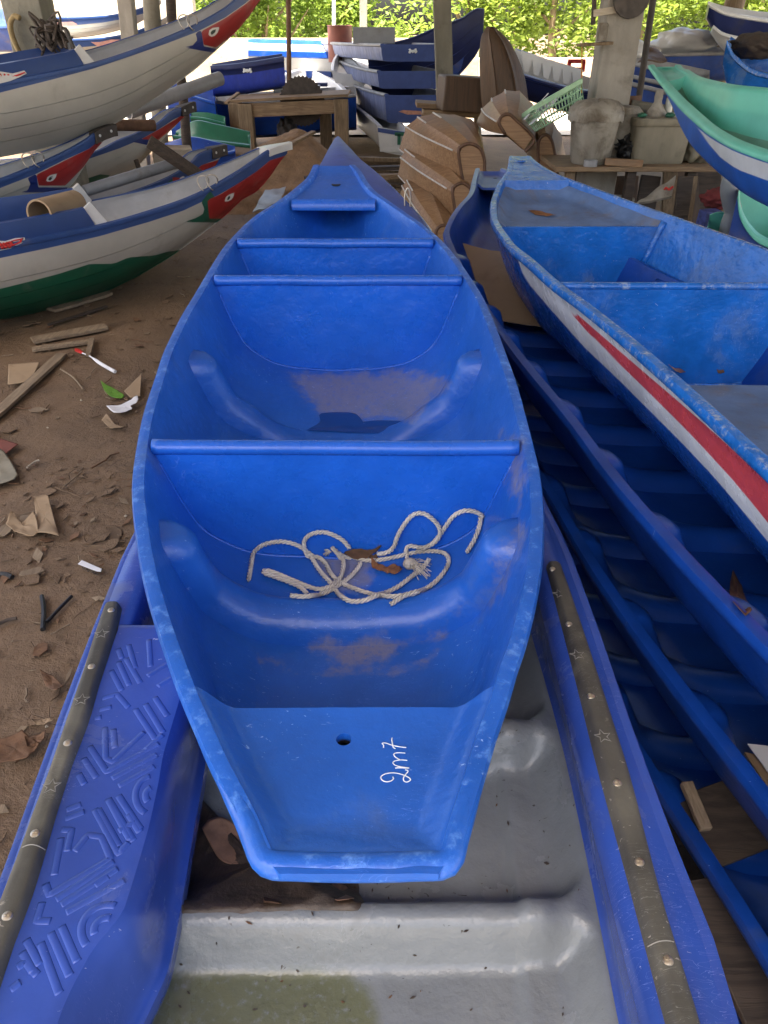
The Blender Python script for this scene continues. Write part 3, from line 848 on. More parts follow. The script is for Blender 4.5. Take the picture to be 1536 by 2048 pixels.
# sludge and wet leaves on the liner
SL = [(352, 1830), (365, 1760), (385, 1600), (402, 1600), (410, 1660), (440, 1655), (520, 1720), (600, 1745), (710, 1752), (722, 1790), (726, 1815), (640, 1822), (480, 1828)]
rows = []; mb = MB()
cs = [hit(bvl, x, y, .004)[0] for x, y in SL]
ctr = sum(cs, Vector()) / len(cs)
ring = catmull(cs + cs[:1], 90)[:-1]
rr = [[ctr.lerp(p, k) + Vector((0, 0, .004 * (1 - k ** 3) + .004 * noise.noise(p * 30 + Vector((k * 9, 0, 0))) * (k < 1))) for p in ring] for k in (.02, .25, .45, .62, .78, .9, .97, 1.0)]
for p in rr[-1]: p.z -= .010
for i, r_ in enumerate(rr):
    for p in r_:
        p.x += .004 * noise.noise(p * 60); p.y += .004 * noise.noise(p * 50 + Vector((5, 5, 5)))
        p.z = max(p.z, zfl(p.x, p.y) + .003) if i < len(rr) - 1 else p.z
mb.grid(rr, cv=True)
tag(mb.build('sludge', [M['sludge']], None, sharp=180), 'dark wet muck of rotted leaves on the grey floor', 'muck', kind='stuff')

def leaf(name, label, outline, surf, mat, lift=.006, curl=.012, cat='leaf', z=None, group=None, th=.0008):
    """A flat thing traced from the photograph, laid on a surface, with a bit of curl and real thickness."""
    pts = [hit(surf, x, y, lift, z)[0] for x, y in outline]
    c = sum(pts, Vector()) / len(pts)
    ring = catmull(pts + pts[:1], max(24, len(pts) * 4))[:-1] if len(pts) > 5 else [pts[i].lerp(pts[(i + 1) % len(pts)], k / 6) for i in range(len(pts)) for k in range(6)]
    R = max((p - c).length for p in ring)
    seed = hash((round(c.x * 1000), round(c.y * 1000))) % 97
    rows = []
    for k in (.0, .3, .55, .75, .9, 1.0):
        row = []
        for p in ring:
            q = c.lerp(p, max(k, .01))
            q.z += curl * (((q - c).length / R) ** 2) * (.6 + .8 * noise.noise(q * (2.0 / R) + Vector((seed, 0, 0)))) + curl * .25 * noise.noise(q * (5 / R))
            row.append(q)
        rows.append(row)
    mb = MB(); mb.grid(rows, cv=True)
    mb.grid([[q - Vector((0, 0, th)) for q in r] for r in rows], cv=True, flip=True)
    n = len(ring); k = len(rows)
    for j in range(n):
        a = (k - 1) * n + j; b = (k - 1) * n + (j + 1) % n
        mb.f.append([a, b, k * n + b, k * n + a]); mb.m.append(0)
    o = mb.build(name, [mat], None, sharp=180)
    return tag(o, label, cat, group)
leaf('dead_leaf', 'big wrinkled brown leaf on grey floor, half under the blue stern', [(407, 1675), (425, 1656), (455, 1655), (485, 1680), (505, 1720), (540, 1755), (575, 1780), (560, 1775), (520, 1752), (480, 1748), (445, 1735), (425, 1705)], bvl, M['leaf3'], .020, .012)
leaf('dead_leaf', 'small curled brown leaf against the grey ridge, centre of the muck', [(655, 1785), (665, 1775), (690, 1778), (705, 1800), (706, 1808), (675, 1812)], bvl, M['leaf3'], .010, .008)
leaf('dead_leaf', 'dark torn leaf between the big brown leaf and the grey ridge', [(520, 1770), (560, 1775), (590, 1800), (560, 1818), (530, 1815)], bvl, M['leaf'], .010, .01)
# stick at the edge of the muck
mb = MB(); mb.tube(catmull([hit(bvl, *q, .008)[0] for q in ((393, 1603), (386, 1680), (372, 1760), (360, 1825))], 20), .006, 8)
tag(mb.build('stick', [M['woodd']], None, sharp=180), 'straight dark stick lying along the grey floor edge in the muck', 'stick')

# grit and bark crumbs on the liner
mb = MB(); rnd = random.Random(77)
for k in range(230):
    if k < 130: q = (rnd.gauss(500, 110), rnd.gauss(1770, 40))
    else: q = (rnd.uniform(330, 1230), rnd.uniform(1450, 2040))
    p, n = hit(bvl, *q)
    if p.z > .75 or p.z < .4 or (p.z > .54 and rnd.random() < .85): continue
    p = Vector((p.x, p.y, zfl(p.x, p.y) + .002)); s_ = rnd.uniform(.0008, .0022) * (2.0 if rnd.random() < .08 else 1); a_ = rnd.uniform(0, pi)
    u = Vector((cos(a_), sin(a_), rnd.uniform(-.2, .4))) * s_ * rnd.uniform(1, 2.5); v = Vector((-sin(a_), cos(a_), .1)) * s_ * .7; h_ = Vector((0, 0, .0018))
    q = [p - u, p + v, p + u, p - v]
    mb.add(q + [t + h_ for t in q], [(0, 1, 2, 3), (7, 6, 5, 4), (0, 4, 5, 1), (1, 5, 6, 2), (2, 6, 7, 3), (3, 7, 4, 0)], rnd.choice((0, 0, 1)))
tag(mb.build('floor_crumbs', [M['sludge'], M['leaf']], None, sharp=30), 'dark crumbs and bark bits on the grey floor', kind='stuff')
# ================================================================= blue boat with white and red stripes, on the right
def zA(y): return 1.0 + .02 * sstep(1.8, 2.8, y) + .11 * sstep(2.8, 4.1, y)
ALP = [(1018, 311), (1012, 340), (992, 370), (980, 410), (985, 445), (1012, 485), (1054, 520), (1098, 560), (1168, 612), (1234, 665), (1300, 722), (1366, 780), (1432, 841), (1498, 903), (1536, 938), (1640, 1040), (1800, 1210)]
ARP = [(1062, 311), (1080, 326), (1115, 346), (1168, 366), (1234, 390), (1300, 414), (1366, 436), (1454, 467), (1536, 496), (1700, 556), (1900, 640), (2300, 840)]
ay, ax = rimfun(rimfit(ALP, zA)); by, bx = rimfun(rimfit(ARP, zA))
AY1 = min(ay[-1], by[-1]); AY0 = .62
aL = lambda y: Vector((interp(y, ay, ax), y, zA(y)))
aR = lambda y: Vector((interp(y, by, bx), y, zA(y)))
aD = lambda y: interp(y, [.5, 1, 2.6, 3.3, AY1 - .25, AY1], [.28, .31, .31, .30, .20, .07])
SEC_A = [(1, 0), (.93, .25), (.85, .5), (.75, .74), (.64, .92), (.54, .985), (.3, 1), (0, 1)]
stripe = thing('striped_boat', 'glossy blue boat with white band and red stripe along its side, dusty foredeck', 'boat', (.95, 2.4, .7))
ats = [lerp(AY0, AY1, 1 - (1 - i / 70) ** 1.4) for i in range(71)]
ah = Hull(ats, aL, aR, aD, SEC_A, lip=.028, th=.012, K=14)
WH = [(1010, 470), (1023, 489), (1049, 560), (1098, 617), (1168, 696), (1234, 758), (1300, 824), (1366, 890), (1432, 960), (1536, 1085), (1700, 1290), (1720, 1150), (1536, 952), (1498, 917), (1432, 855), (1366, 794), (1300, 736), (1234, 679), (1168, 626), (1098, 574), (1054, 534), (1016, 495)]
RD = [(1098, 575), (1168, 639), (1234, 696), (1300, 753), (1388, 828), (1476, 907), (1536, 963), (1700, 1120), (1690, 1200), (1536, 1048), (1476, 973), (1388, 877), (1300, 789), (1234, 725), (1168, 659)]
am, ar_ = polymask([WH]), polymask([RD])
ahull = ah.build('hull', [M['ablue'], M['ahull']], stripe, masks={'d_white': am, 'd_red': ar_},
                 mat_of=lambda j, K, f, mb: 1 if 2 * K + 6 <= j <= 4 * K + 8 else 0)
def cross_panel(h, y, mat, parent, name='bulkhead', nx=24, top=0.0, front=None, lean=0.0, umax=1.0, th=.018):
    rows = []
    for i in range(13):
        u = i / 12
        a, b = h.inner(y + lean * u, -(umax - u * umax * .999)), h.inner(y + lean * u, umax - u * umax * .999)
        rows.append([a.lerp(b, j / nx) - Vector((0, 0, top * (1 - u))) + Vector((0, .004 * noise.noise(Vector((j * .3, u * 3, y))), 0)) for j in range(nx + 1)])
    mb = MB(); o = mb.grid(rows, flip=True)
    mb.grid([[p + Vector((0, th, 0)) for p in r] for r in rows])
    mb.grid([rows[0], [p + Vector((0, th, .0)) for p in rows[0]]])
    return mb.build(name, [mat], parent, sharp=60), rows
yA1 = P(1160, 440, zA(3.0) - .02).y
p1, r1 = cross_panel(ah, yA1, M['ablue'], stripe, top=.034)
yA2 = P(1300, 560, zA(2.3)).y
p2, r2 = cross_panel(ah, yA2, M['ablue'], stripe)
for p_, r_, y in ((p1, r1, yA1), (p2, r2, yA2)):
    mb = MB(); pts = [r_[i][0] for i in range(1, 13)] + [r_[i][24] for i in range(11, 0, -1)]
    mb.tube(catmull([q + Vector((0, -.002, 0)) for q in pts], 50), .004, 6); mb.build('resin_bead', [M['ablue']], p_, sharp=180, at={'wear': [1.0] * (51 * 6)})
mb = MB(); a, b = ah.inner(yA2, -.99), ah.inner(yA2, .99)
mb.tube([a.lerp(b, i / 20) + Vector((0, .008, .0)) for i in range(21)], .013, 10, flat=.8); mb.build('top_rail', [M['ablue']], p2, sharp=180, at={'wear': [.9] * 210})
def boatdeck(h, y0, y1, drop, mat, parent, name, nx=24, ny=24, fil=.05, umax=.97):
    rows = []
    for i in range(ny + 1):
        y = lerp(y0, y1, i / ny); a, b = h.inner(y, -umax), h.inner(y, umax)
        w = (b - a).length
        row = []
        for j in range(nx + 1):
            s = j / nx; e = min(s, 1 - s) * w
            d = drop * sstep(0, fil, e) * sstep(0, fil * 1.6, y1 - y)
            q = a.lerp(b, s); q.z -= d - .002 * noise.noise(Vector((q.x * 9, q.y * 9, 0)))
            row.append(q)
        rows.append(row)
    mb = MB(); mb.grid(rows, flip=True)
    mb.grid([[p - Vector((0, 0, .012)) for p in r] for r in rows])
    mb.grid([rows[0], [p - Vector((0, 0, .012)) for p in rows[0]]])
    return mb.build(name, [mat], parent, sharp=60)
yT = P(1045, 345, 1.10).y
ad = boatdeck(ah, yA1 + .002, yT, .035, M['adust'], stripe, 'foredeck')
# raised bow plate with a hole
rows = []
for i in range(13):
    y = lerp(yT - .02, AY1 - .003, i / 12); L, R = aL(y), aR(y)
    rows.append([L.lerp(R, lerp(.08, .92, j / 10)) + Vector((0, 0, -.002 + .0 * j)) for j in range(11)])
mb = MB(); mb.grid(rows, flip=True); mb.grid([[p - Vector((0, 0, .014)) for p in r] for r in rows]); mb.grid([rows[0], [p - Vector((0, .012, .035)) for p in rows[0]]])
n0 = len(rows) * 11
ring = list(range(11)) + [i * 11 + 10 for i in range(1, 13)] + [12 * 11 + j for j in range(9, -1, -1)] + [i * 11 for i in range(11, 0, -1)]
for a, b in zip(ring, ring[1:] + ring[:1]): mb.f.append([a, b, n0 + b, n0 + a]); mb.m.append(0)
bp = mb.build('bow_plate', [M['ablue']], stripe, sharp=60)
mb = MB(); q, n = hit(bvh_of(bp), 1042, 322, .001)
mb.lathe([(.009, .000), (.016, .0025), (.020, .001), (.021, -.002)], q, 18); mb.lathe([(0.0001, .0004), (.0095, .0004)], q, 18, mi=1)
mb.build('grommet', [M['ablue'], M['woodp']], bp)
# floor boards and the stern seat
yS = P(1430, 755, .86).y
seat = boatdeck(ah, AY0 + .05, yS, .0, M['adust'], stripe, 'stern_seat', umax=.66)
for v in seat.data.vertices: v.co.z += .01
cross_panel(ah, yS, M['ablue'], seat, name='seat_front', umax=.64)
mb = MB()                                    # stiffeners on the inside of the far side
for y in (P(1400, 500, .9).y,):
    for u0 in (1,):
        pts = [ah.inner(y, lerp(.97, .45, k / 12)) for k in range(13)]
        mb.tube(pts, .016, 8, flat=.8)
mb.build('rib', [M['ablue']], stripe, sharp=180)
bv_a = bvh_of(ad, seat, p2, ahull)
leaf('dead_leaf', 'long dry brown leaf on the dusty foredeck of the striped boat', [(1055, 424), (1080, 424), (1112, 434), (1095, 435), (1070, 431)], bv_a, M['leaf2'], .004, .01)
leaf('dead_leaf', 'crumbled brown leaf beside the bow plate of the striped boat', [(1042, 362), (1055, 358), (1060, 364), (1048, 369)], bv_a, M['leaf2'], .004, .01)
leaf('dead_leaf', 'orange crumbs of leaf on the floor inside the striped boat', [(1335, 735), (1360, 738), (1370, 745), (1345, 746)], bv_a, M['leaf2'], .004, .006)
leaf('dead_leaf', 'pale dry leaf on the striped boat floor, farther right', [(1432, 740), (1445, 739), (1448, 745), (1436, 746)], bv_a, M['leaf'], .004, .006)

# ================================================================= nested blue boats under it
def zB(y): return .85 + .10 * sstep(2.6, 3.9, y)
BLP = [(950, 336), (944, 357), (935, 388), (908, 419), (893, 445), (886, 467), (900, 505), (1005, 678), (1052, 740), (1130, 835), (1215, 950), (1300, 1050), (1400, 1160), (1536, 1300), (1680, 1450), (1800, 1580)]
cy_, cx_ = rimfun(rimfit(BLP, zB))
BY1 = cy_[-1]; BY0 = .45
bL = lambda y: Vector((interp(y, cy_, cx_), y, zB(y)))
WB = lambda y: interp(y, [.4, 1.0, 2.6, 3.2, BY1 - .35, BY1], [.80, .86, .80, .62, .30, .17])
bR = lambda y: Vector((interp(y, cy_, cx_) + WB(y), y, zB(y)))
bD = lambda y: interp(y, [.4, 1, 2.8, 3.4, BY1], [.24, .255, .25, .2, .09])
nest = thing('nested_boat', 'deep blue ribbed boat, topmost of the nested stack, cardboard lying in its bow', 'boat', (.8, 2, .6), 'nested blue boats under the striped boat')
bts = [lerp(BY0, BY1, i / 64) for i in range(65)]
bh = Hull(bts, bL, bR, bD, SEC_M, lip=.03, th=.010, K=12)
bhull = bh.build('hull', [M['bblue']], nest)
def hoop2(h, y, w, ht, top, n=44):
    rows = []
    for i in range(n + 1):
        u = lerp(-top, top, i / n); k = min(1, min(i, n - i) / 2.0) ** .5
        du = h.inner(y, min(u + .02, 1)) - h.inner(y, max(u - .02, -1)); nrm = Vector((-du.z, 0, du.x)).normalized()
        if nrm.z < 0: nrm = -nrm
        if abs(u) > .9 and nrm.x * u > 0: nrm.x = -nrm.x
        row = []
        for j in range(9):
            s = -1 + 2 * j / 8; prof = (max(0, 1 - abs(s) ** 2.6)) ** .6
            row.append(h.inner(y + s * w / 2, u) + nrm * (ht * k * prof - .003))
        rows.append(row)
    mb = MB(); mb.grid(rows); return mb
for y in (.95, 1.21, 1.47, 1.735, 2.0, 2.26, 2.51, 2.78, 3.05):
    hoop2(bh, y, .085, .04, .985).build('rib', [M['bblue']], nest, sharp=180)
nd = boatdeck(bh, BY1 - .42, BY1 - .012, .02, M['bdusty'], nest, 'bow_deck', fil=.03)
mb = MB(); q, n = hit(bvh_of(nd), 990, 357, .001); mb.lathe([(0.0001, .0006), (.012, .0006)], q, 14); mb.build('hole', [M['dark']], nd)
for k, (dz, dx, lb) in enumerate(((-.21, -.015, 'deep blue ribbed boat, second from the top of the nested stack'), (-.42, -.03, 'deep blue ribbed boat, third from the top of the nested stack, wood scraps inside'), (-.63, -.045, 'deep blue ribbed boat, lowest of the nested stack on the ground'))):
    dup(nest, (dx, 0, dz), lb)
def slab(name, label, cat, quad, mat, th=.004, parent=None, group=None, wave=0.0, n=10):
    """Sheet spanned by four world corners, with thickness and a wave."""
    a, b, c, d = [Vector(q) for q in quad]
    rows = []
    nn = (b - a).cross(d - a).normalized()
    for i in range(n + 1):
        r = []
        for j in range(n + 1):
            p = a.lerp(b, j / n).lerp(d.lerp(c, j / n), i / n)
            p += nn * wave * (noise.noise(p * 5) + .5 * noise.noise(p * 14))
            r.append(p)
        rows.append(r)
    mb = MB(); k = n + 1; mb.grid(rows)
    o = mb.grid([[p - nn * th for p in r] for r in rows], flip=True)
    ring = list(range(k)) + [i * k + n for i in range(1, k)] + [n * k + j for j in range(n - 1, -1, -1)] + [i * k for i in range(n - 1, 0, -1)]
    for x, y in zip(ring, ring[1:] + ring[:1]): mb.f.append([x, y, o + y, o + x]); mb.m.append(0)
    ob = mb.build(name, [mat], parent, sharp=50)
    if label: tag(ob, label, cat, group)
    return ob
slab('cardboard_sheet', 'torn sheet of brown cardboard lying in the nested boat under the striped bow', 'cardboard', [P(926, 488, .82), P(1075, 520, .84), P(1170, 668, .70), P(978, 636, .70)], M['cardboard'], .004, wave=.012)

# ================================================================= teal boat, upper right
zTL = lambda y: interp(y, [2.0, 3.2, 5.0, 5.4, 6.0], [1.15, 1.196, 1.28, 1.33, 1.445])
zTR = lambda y: interp(y, [2.0, 4.1, 5.2, 6.2], [1.36, 1.376, 1.378, 1.44])
TLP = [(1297, 129), (1314, 153), (1334, 177), (1361, 210), (1394, 240), (1424, 263), (1467, 287), (1501, 300), (1536, 312), (1640, 345), (1800, 392), (2000, 450)]
TRP = [(1330, 117), (1344, 120), (1377, 137), (1424, 157), (1474, 167), (1536, 173), (1700, 188), (1950, 225), (2300, 300)]
t1y, t1x = rimfun(rimfit(TLP, zTL)); t2y, t2x = rimfun(rimfit(TRP, zTR))
TY1 = min(t1y[-1], t2y[-1]); TY0 = 2.3
tL = lambda y: Vector((interp(y, t1y, t1x), y, zTL(y)))
tR = lambda y: Vector((max(interp(y, t2y, t2x), tL(y).x + .06), y, lerp(zTR(y), zTL(y), sstep(TY1 - .25, TY1, y))))
tD = lambda y: interp(y, [2, 3.2, 4.4, TY1 - .5, TY1 - .2, TY1], [.26, .26, .20, .10, .06, .04])
teal = thing('teal_boat', 'teal lined boat with white and blue outside, bow pointing left above the workbench', 'boat', (1.9, 4, 1.0))
tts = [lerp(TY0, TY1, 1 - (1 - i / 60) ** 1.3) for i in range(61)]
th_ = Hull(tts, tL, tR, tD, SEC_A, lip=.045, th=.012, K=12)
TW = [(1361, 222), (1371, 230), (1407, 277), (1441, 317), (1474, 340), (1536, 363), (1700, 415), (1700, 375), (1536, 326), (1501, 314), (1467, 301), (1424, 277), (1394, 254)]
TT = [(1270, 110), (1340, 95), (1700, 130), (1700, 372), (1536, 324), (1501, 312), (1467, 299), (1424, 275), (1394, 252), (1361, 222), (1334, 190), (1310, 165), (1290, 140)]
thull = th_.build('hull', [M['teal'], M['thull'], M['teal_dust']], teal, masks={'d_white': polymask([TW]), 'd_teal': polymask([TT])}, mat_of=lambda j, K, f, mb: 1 if 2 * K + 7 <= j <= 4 * K + 7 else (2 if .56 * K < j < 1.46 * K else 0))
tp = boatdeck(th_, TY1 - .36, TY1 - .004, .008, M['teal'], teal, 'bow_plate', fil=.02)
mb = MB(); q, n = hit(bvh_of(tp), 1331, 136, .001); mb.lathe([(.009, .0), (.014, .003), (.022, .001)], q, 16); mb.lathe([(0.0001, .0006), (.0095, .0006)], q, 14, mi=1); mb.build('hole_rim', [M['teal'], M['dark']], tp)
y_ = TY1 - .36
mb = MB(); a, b = th_.inner(y_, -.95), th_.inner(y_, .95)
rows = [[a.lerp(b, j / 10) - Vector((0, dz * .3, dz + .008)) for j in range(11)] for dz in (0, .03, .06)]
mb.grid(rows); mb.build('plate_lip', [M['teal']], tp)
# ================================================================= white boats with painted bows, on the left
DB = Vector((.76, .65, 0)).normalized(); NB = Vector((.65, -.76, 0)).normalized()   # along the boats, and towards the viewer
GRV = (.36, .56, .74)
class SideBoat:
    """A clinker boat seen from its side. Its centre plane is upright; pixels of the near gunwale and of the keel give its profile."""
    def __init__(s, o, rim, keel, beam, masks, mats, name, label, group='white boats with red painted bows', tback=2.2, d=None, n=None):
        DB, NB = d or globals()['DB'], n or globals()['NB']; s.DB, s.NB = DB, NB
        s.o = Vector((o[0], o[1], 0))
        f = lambda q, off: PN(q[0], q[1], s.o + NB * off, NB)
        tt = lambda p: (p - s.o).dot(DB)
        # gunwale, on the plane offset by the half beam
        tb = max(tt(f(q, 0)) for q in rim)
        for _ in range(6):
            R = []
            for q in rim:
                t = tt(f(q, 0))
                for _ in range(14): p = f(q, beam(tb - t)); t = tt(p)
                R.append((t, p.z))
            tb = max(r[0] for r in R)
        s.tb, s.beam = tb, beam
        Kp = [(tt(p), p.z) for p in (f(q, 0.0) for q in keel)]
        R.sort(); Kp.sort()
        def clean(L):
            out = [L[0]]
            for a in L[1:]:
                if a[0] > out[-1][0] + 1e-3: out.append(a)
            return [a[0] for a in out], [a[1] for a in out]
        s.rt, s.rz = clean(R); s.kt, s.kz = clean(Kp)
        s.t0 = s.rt[0] - tback
        s.thing = thing(name, label, 'boat', s.pt(tb - 2, 0, interp(tb - 2, s.kt, s.kz)), group)
        n = 120; rows = []; inner = []
        S = []
        for g in (0,) + GRV:
            S += [g] if g == 0 else [g - .004, g, g + .007]
        S = sorted(set(S + [i / 26 for i in range(27)]))
        s.S = S
        ts = [lerp(s.t0, tb - .004, 1 - (1 - i / n) ** 1.35) for i in range(n + 1)]
        th = .015
        for t in ts:
            b, zr, zk = s.prof(t)
            out = [s.pt(t, x, z) for x, z in s.outer(b, zr, zk)]
            inn = [s.pt(t, max(0, x - th), z + (th if x < b * .8 else 0)) for x, z in s.outer(b, zr, zk, False)]
            mir = lambda L: [p - NB * (2 * (p - s.o).dot(NB)) for p in L]
            lip = [s.pt(t, b + .012 * min(1, b * 9), zr - .012), s.pt(t, b + .010 * min(1, b * 9), zr + .006), s.pt(t, max(b - .01, 0), zr + .012), s.pt(t, max(b - th - .012, 0), zr + .006)]
            lm = mir(lip)
            lo = [s.pt(t, b + .010 * min(1, b * 9), zr - .018)]
            rows.append(list(reversed(inn)) [:-1] + [lip[3], lip[2], lip[1], lip[0]] + lo + out[1:] + list(reversed(mir(out)))[1:-1] + mir(lo) + [lm[0], lm[1], lm[2], lm[3]] + mir(inn)[1:-1])
        mb = MB(); mb.grid(rows, cv=True)
        k = len(rows[0]); m = len(S)
        mb.f.append(list(range(k))); mb.m.append(0)
        mb.f.append([(len(rows) - 1) * k + j for j in reversed(range(k))]); mb.m.append(0)
        # inside faces take the inside paint
        for i in range(len(mb.f) - 2):
            j = i % k
            if j < m - 1 or j >= k - m + 1: mb.m[i] = 1
        def canon(p):
            d = (p - s.o).dot(NB)
            return p if d >= 0 else p - NB * (2 * d)
        at = {'d_' + nm: [fn(canon(p)) for p in mb.v] for nm, fn in masks.items()}
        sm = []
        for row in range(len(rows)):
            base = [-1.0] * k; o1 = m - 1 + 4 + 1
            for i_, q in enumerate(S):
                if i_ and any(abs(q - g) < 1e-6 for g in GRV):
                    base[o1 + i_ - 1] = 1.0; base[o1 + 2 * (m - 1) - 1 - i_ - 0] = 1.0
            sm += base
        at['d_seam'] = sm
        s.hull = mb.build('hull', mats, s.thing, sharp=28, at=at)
    def prof(s, t):
        b = s.beam(max(0, s.tb - t)); zr = interp(t, s.rt, s.rz); zk = min(interp(t, s.kt, s.kz), zr - .03)
        return b, zr, zk
    def pt(s, t, x, z): return s.o + s.DB * t + s.NB * x + Vector((0, 0, z))
    def outer(s, b, zr, zk, groove=True):
        r = []
        for q in s.S:
            x = b * (1 - q ** 2.4) ** .85 if q < 1 else 0.0
            if groove:
                for g in GRV:
                    if q > g + 1e-6: x -= .009 * min(1, b * 6)
                    elif abs(q - g) < 1e-6: x -= .022 * min(1, b * 6)
            x = max(0, x)
            r.append((x, lerp(zr, zk, q)))
        return r
    def coaming(s, t0, t1, h, inset=.03, name='coaming', mat=None, side=1, rake=.05):
        rows = []
        for i in range(25):
            t = lerp(t0, t1, i / 24); b, zr, zk = s.prof(t)
            x0 = b - .012; x1 = b - inset
            q = [(x0, zr - .01, 0), (x0 - .006, zr + h * .5, .5), (x1, zr + h, 1), (x1 - .03, zr + h + .004, 1), (x1 - .045, zr + h * .4, .5), (x1 - .045, zr - .03, 0)]
            rows.append([s.pt(t - (rake * f if i == 24 else 0), side * x, z) for x, z, f in q])
        mb = MB(); mb.grid(rows)
        mb.f.append([24 * 6 + j for j in range(6)]); mb.m.append(1)
        co_ = mb.build(name, mat, s.thing, sharp=40)
        b, zr, zk = s.prof(t1); m2 = MB()
        m2.bar(s.pt(t1 - rake + .02, side * (b - inset - .02), zr + h + .01), s.pt(t1 + .05, side * (b - .03), zr + .0), .07, .025, up=tuple(s.NB)); m2.build('end_board', [mat[1]], co_, bevel=.004)
        return co_

def beamf(w, l, tip=.012, p=1.7): return lambda d: tip + (w - tip) * (1 - max(0, 1 - d / l) ** p)

def sp(name, base, rough=.4):
    return paint(name, base, rough, .08, 3, .15, 30, .003, dirt=((.30, .27, .22), .22, 2.6),
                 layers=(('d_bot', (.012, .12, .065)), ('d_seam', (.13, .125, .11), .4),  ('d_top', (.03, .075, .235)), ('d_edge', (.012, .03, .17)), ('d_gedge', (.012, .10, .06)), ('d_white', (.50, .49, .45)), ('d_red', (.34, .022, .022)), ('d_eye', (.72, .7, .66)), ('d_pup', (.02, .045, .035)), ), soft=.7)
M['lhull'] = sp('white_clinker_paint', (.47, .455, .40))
M['linside'] = paint('boat_inside_grey', (.42, .42, .42), .4, .12, 5, .3, 30, dirt=((.25, .22, .18), .3, 5))
M['lcoam'] = paint('coaming_blue', (.018, .05, .18), .35, .12, 5, .2, 30, dirt=((.08, .09, .13), .25, 4))
M['lcoam_end'] = paint('coaming_end_pale', (.6, .6, .58), .4, .1, 5, .2)

def decal(name, quad_px, surf, mat_w, mat_r, parent):
    """The leaf-shaped sticker with red script on the boat's side: white blade, red letters."""
    pts = [hit(surf, x, y, .003)[0] for x, y in quad_px]
    mb = MB(); mb.prism(pts, (NB.x, NB.y, 0), .0015)
    return mb.build(name, [mat_w], parent)

def scribble(mb, pts, surf, r, lift=.006):
    w = []
    for q in catmull([(x, y, 0) for x, y in pts], 6 * len(pts)):
        p, n = hit(surf, q.x, q.y, lift); w.append(p)
    mb.tube(w, r, 5, flat=.5)

# ---- nearest one, on the ground (L5)
RIM5 = [(0, 492), (60, 481), (130, 467), (180, 457), (233, 444), (300, 424), (360, 404), (415, 380), (450, 360), (480, 342), (512, 320), (541, 301), (576, 290)]
KEEL5 = [(0, 647), (60, 632), (130, 612), (200, 588), (267, 557), (333, 519), (383, 484), (425, 452), (455, 428), (485, 400), (512, 384), (535, 360), (556, 330), (577, 303)]
TOP5 = [(-900, 500), (0, 440), (576, 250), (590, 296), (571, 312), (540, 322), (512, 345), (480, 366), (433, 393), (407, 403), (367, 422), (300, 444), (200, 473), (100, 496), (0, 517), (-900, 650)]
GR5 = [(-900, 750), (0, 577), (60, 562), (117, 547), (180, 527), (227, 527), (257, 514), (310, 510), (333, 503), (370, 498), (372, 520), (200, 640), (0, 760), (-900, 900)]
RED5 = [(414, 400), (418, 438), (450, 438), (480, 425), (520, 400), (560, 340), (585, 300), (572, 310), (540, 320), (512, 343), (480, 364), (440, 388)]
GE5 = [(402, 404), (408, 418), (405, 428), (390, 436), (363, 445), (449, 446), (478, 424), (460, 434), (420, 380)]
EYE5 = [(448, 404), (451, 394), (456, 389), (470, 384), (467, 396), (460, 403)]
PUP5 = [(452, 401), (455, 393), (463, 389), (461, 397), (457, 401)]
shift = lambda L, dx, dy: [(x + dx, y + dy) for x, y in L]
O5 = (-2.62, 4.95)
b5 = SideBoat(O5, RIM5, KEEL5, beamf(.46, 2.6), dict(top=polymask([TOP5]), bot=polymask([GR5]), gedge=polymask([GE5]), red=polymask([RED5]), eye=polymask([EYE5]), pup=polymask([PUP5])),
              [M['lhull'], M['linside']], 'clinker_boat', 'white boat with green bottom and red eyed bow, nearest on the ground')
def tpx(b, q, off=.3):
    p = PN(q[0], q[1], b.o + NB * off, NB); return (p - b.o).dot(DB)
cm5 = b5.coaming(b5.t0, tpx(b5, (198, 455), .42), .115, mat=[M['lcoam'], M['lcoam_end']])
b5.coaming(b5.t0, tpx(b5, (170, 430), -.3), .115, mat=[M['lcoam'], M['lcoam_end']], side=-1)
def rim_tip(b, t0, mat, name, w0=.006, h=.012, ext=.03, scr=0):
    rows = []
    for i in range(9):
        t = lerp(t0, b.tb + ext, i / 8); tt_ = min(t, b.tb - .006); B, zr, zk = b.prof(tt_)
        x = B + .014
        dz = (interp(b.tb - .01, b.rt, b.rz) - interp(b.tb - .06, b.rt, b.rz)) / .05 * max(0, t - tt_)
        rows.append([b.pt(t, s_ * x * k, zr + dz + z) for s_, k, z in ((1, 1, -.035), (1, 1.02, .012), (1, .7, .018), (-1, .7, .018), (-1, 1.02, .012), (-1, 1, -.035))])
    mb = MB(); mb.grid(rows, cv=True); mb.f += [[j for j in range(6)], [8 * 6 + j for j in reversed(range(6))]]; mb.m += [0, 0]
    return mb.build(name, [mat], b.thing, sharp=50)
rim_tip(b5, tpx(b5, (541, 301), .1), M['white'], 'bow_cap')
bv5 = bvh_of(cm5, b5.hull)
st = decal('sticker', [(-30, 488), (-30, 480), (10, 482), (30, 476), (49, 475), (50, 480), (42, 487), (20, 497), (0, 501), (-30, 503)], bv5, M['lcoam_end'], None, cm5)
mb = MB()
for L in ([(-20, 495), (5, 490), (25, 484), (46, 479)], [(-10, 496), (0, 488), (4, 496), (8, 488), (11, 495), (15, 487), (18, 494), (22, 486), (24, 492)], [(20, 492), (36, 486), (44, 481)]): scribble(mb, L, bv5, .0075)
mb.build('red_script', [M['red']], st, sharp=180)
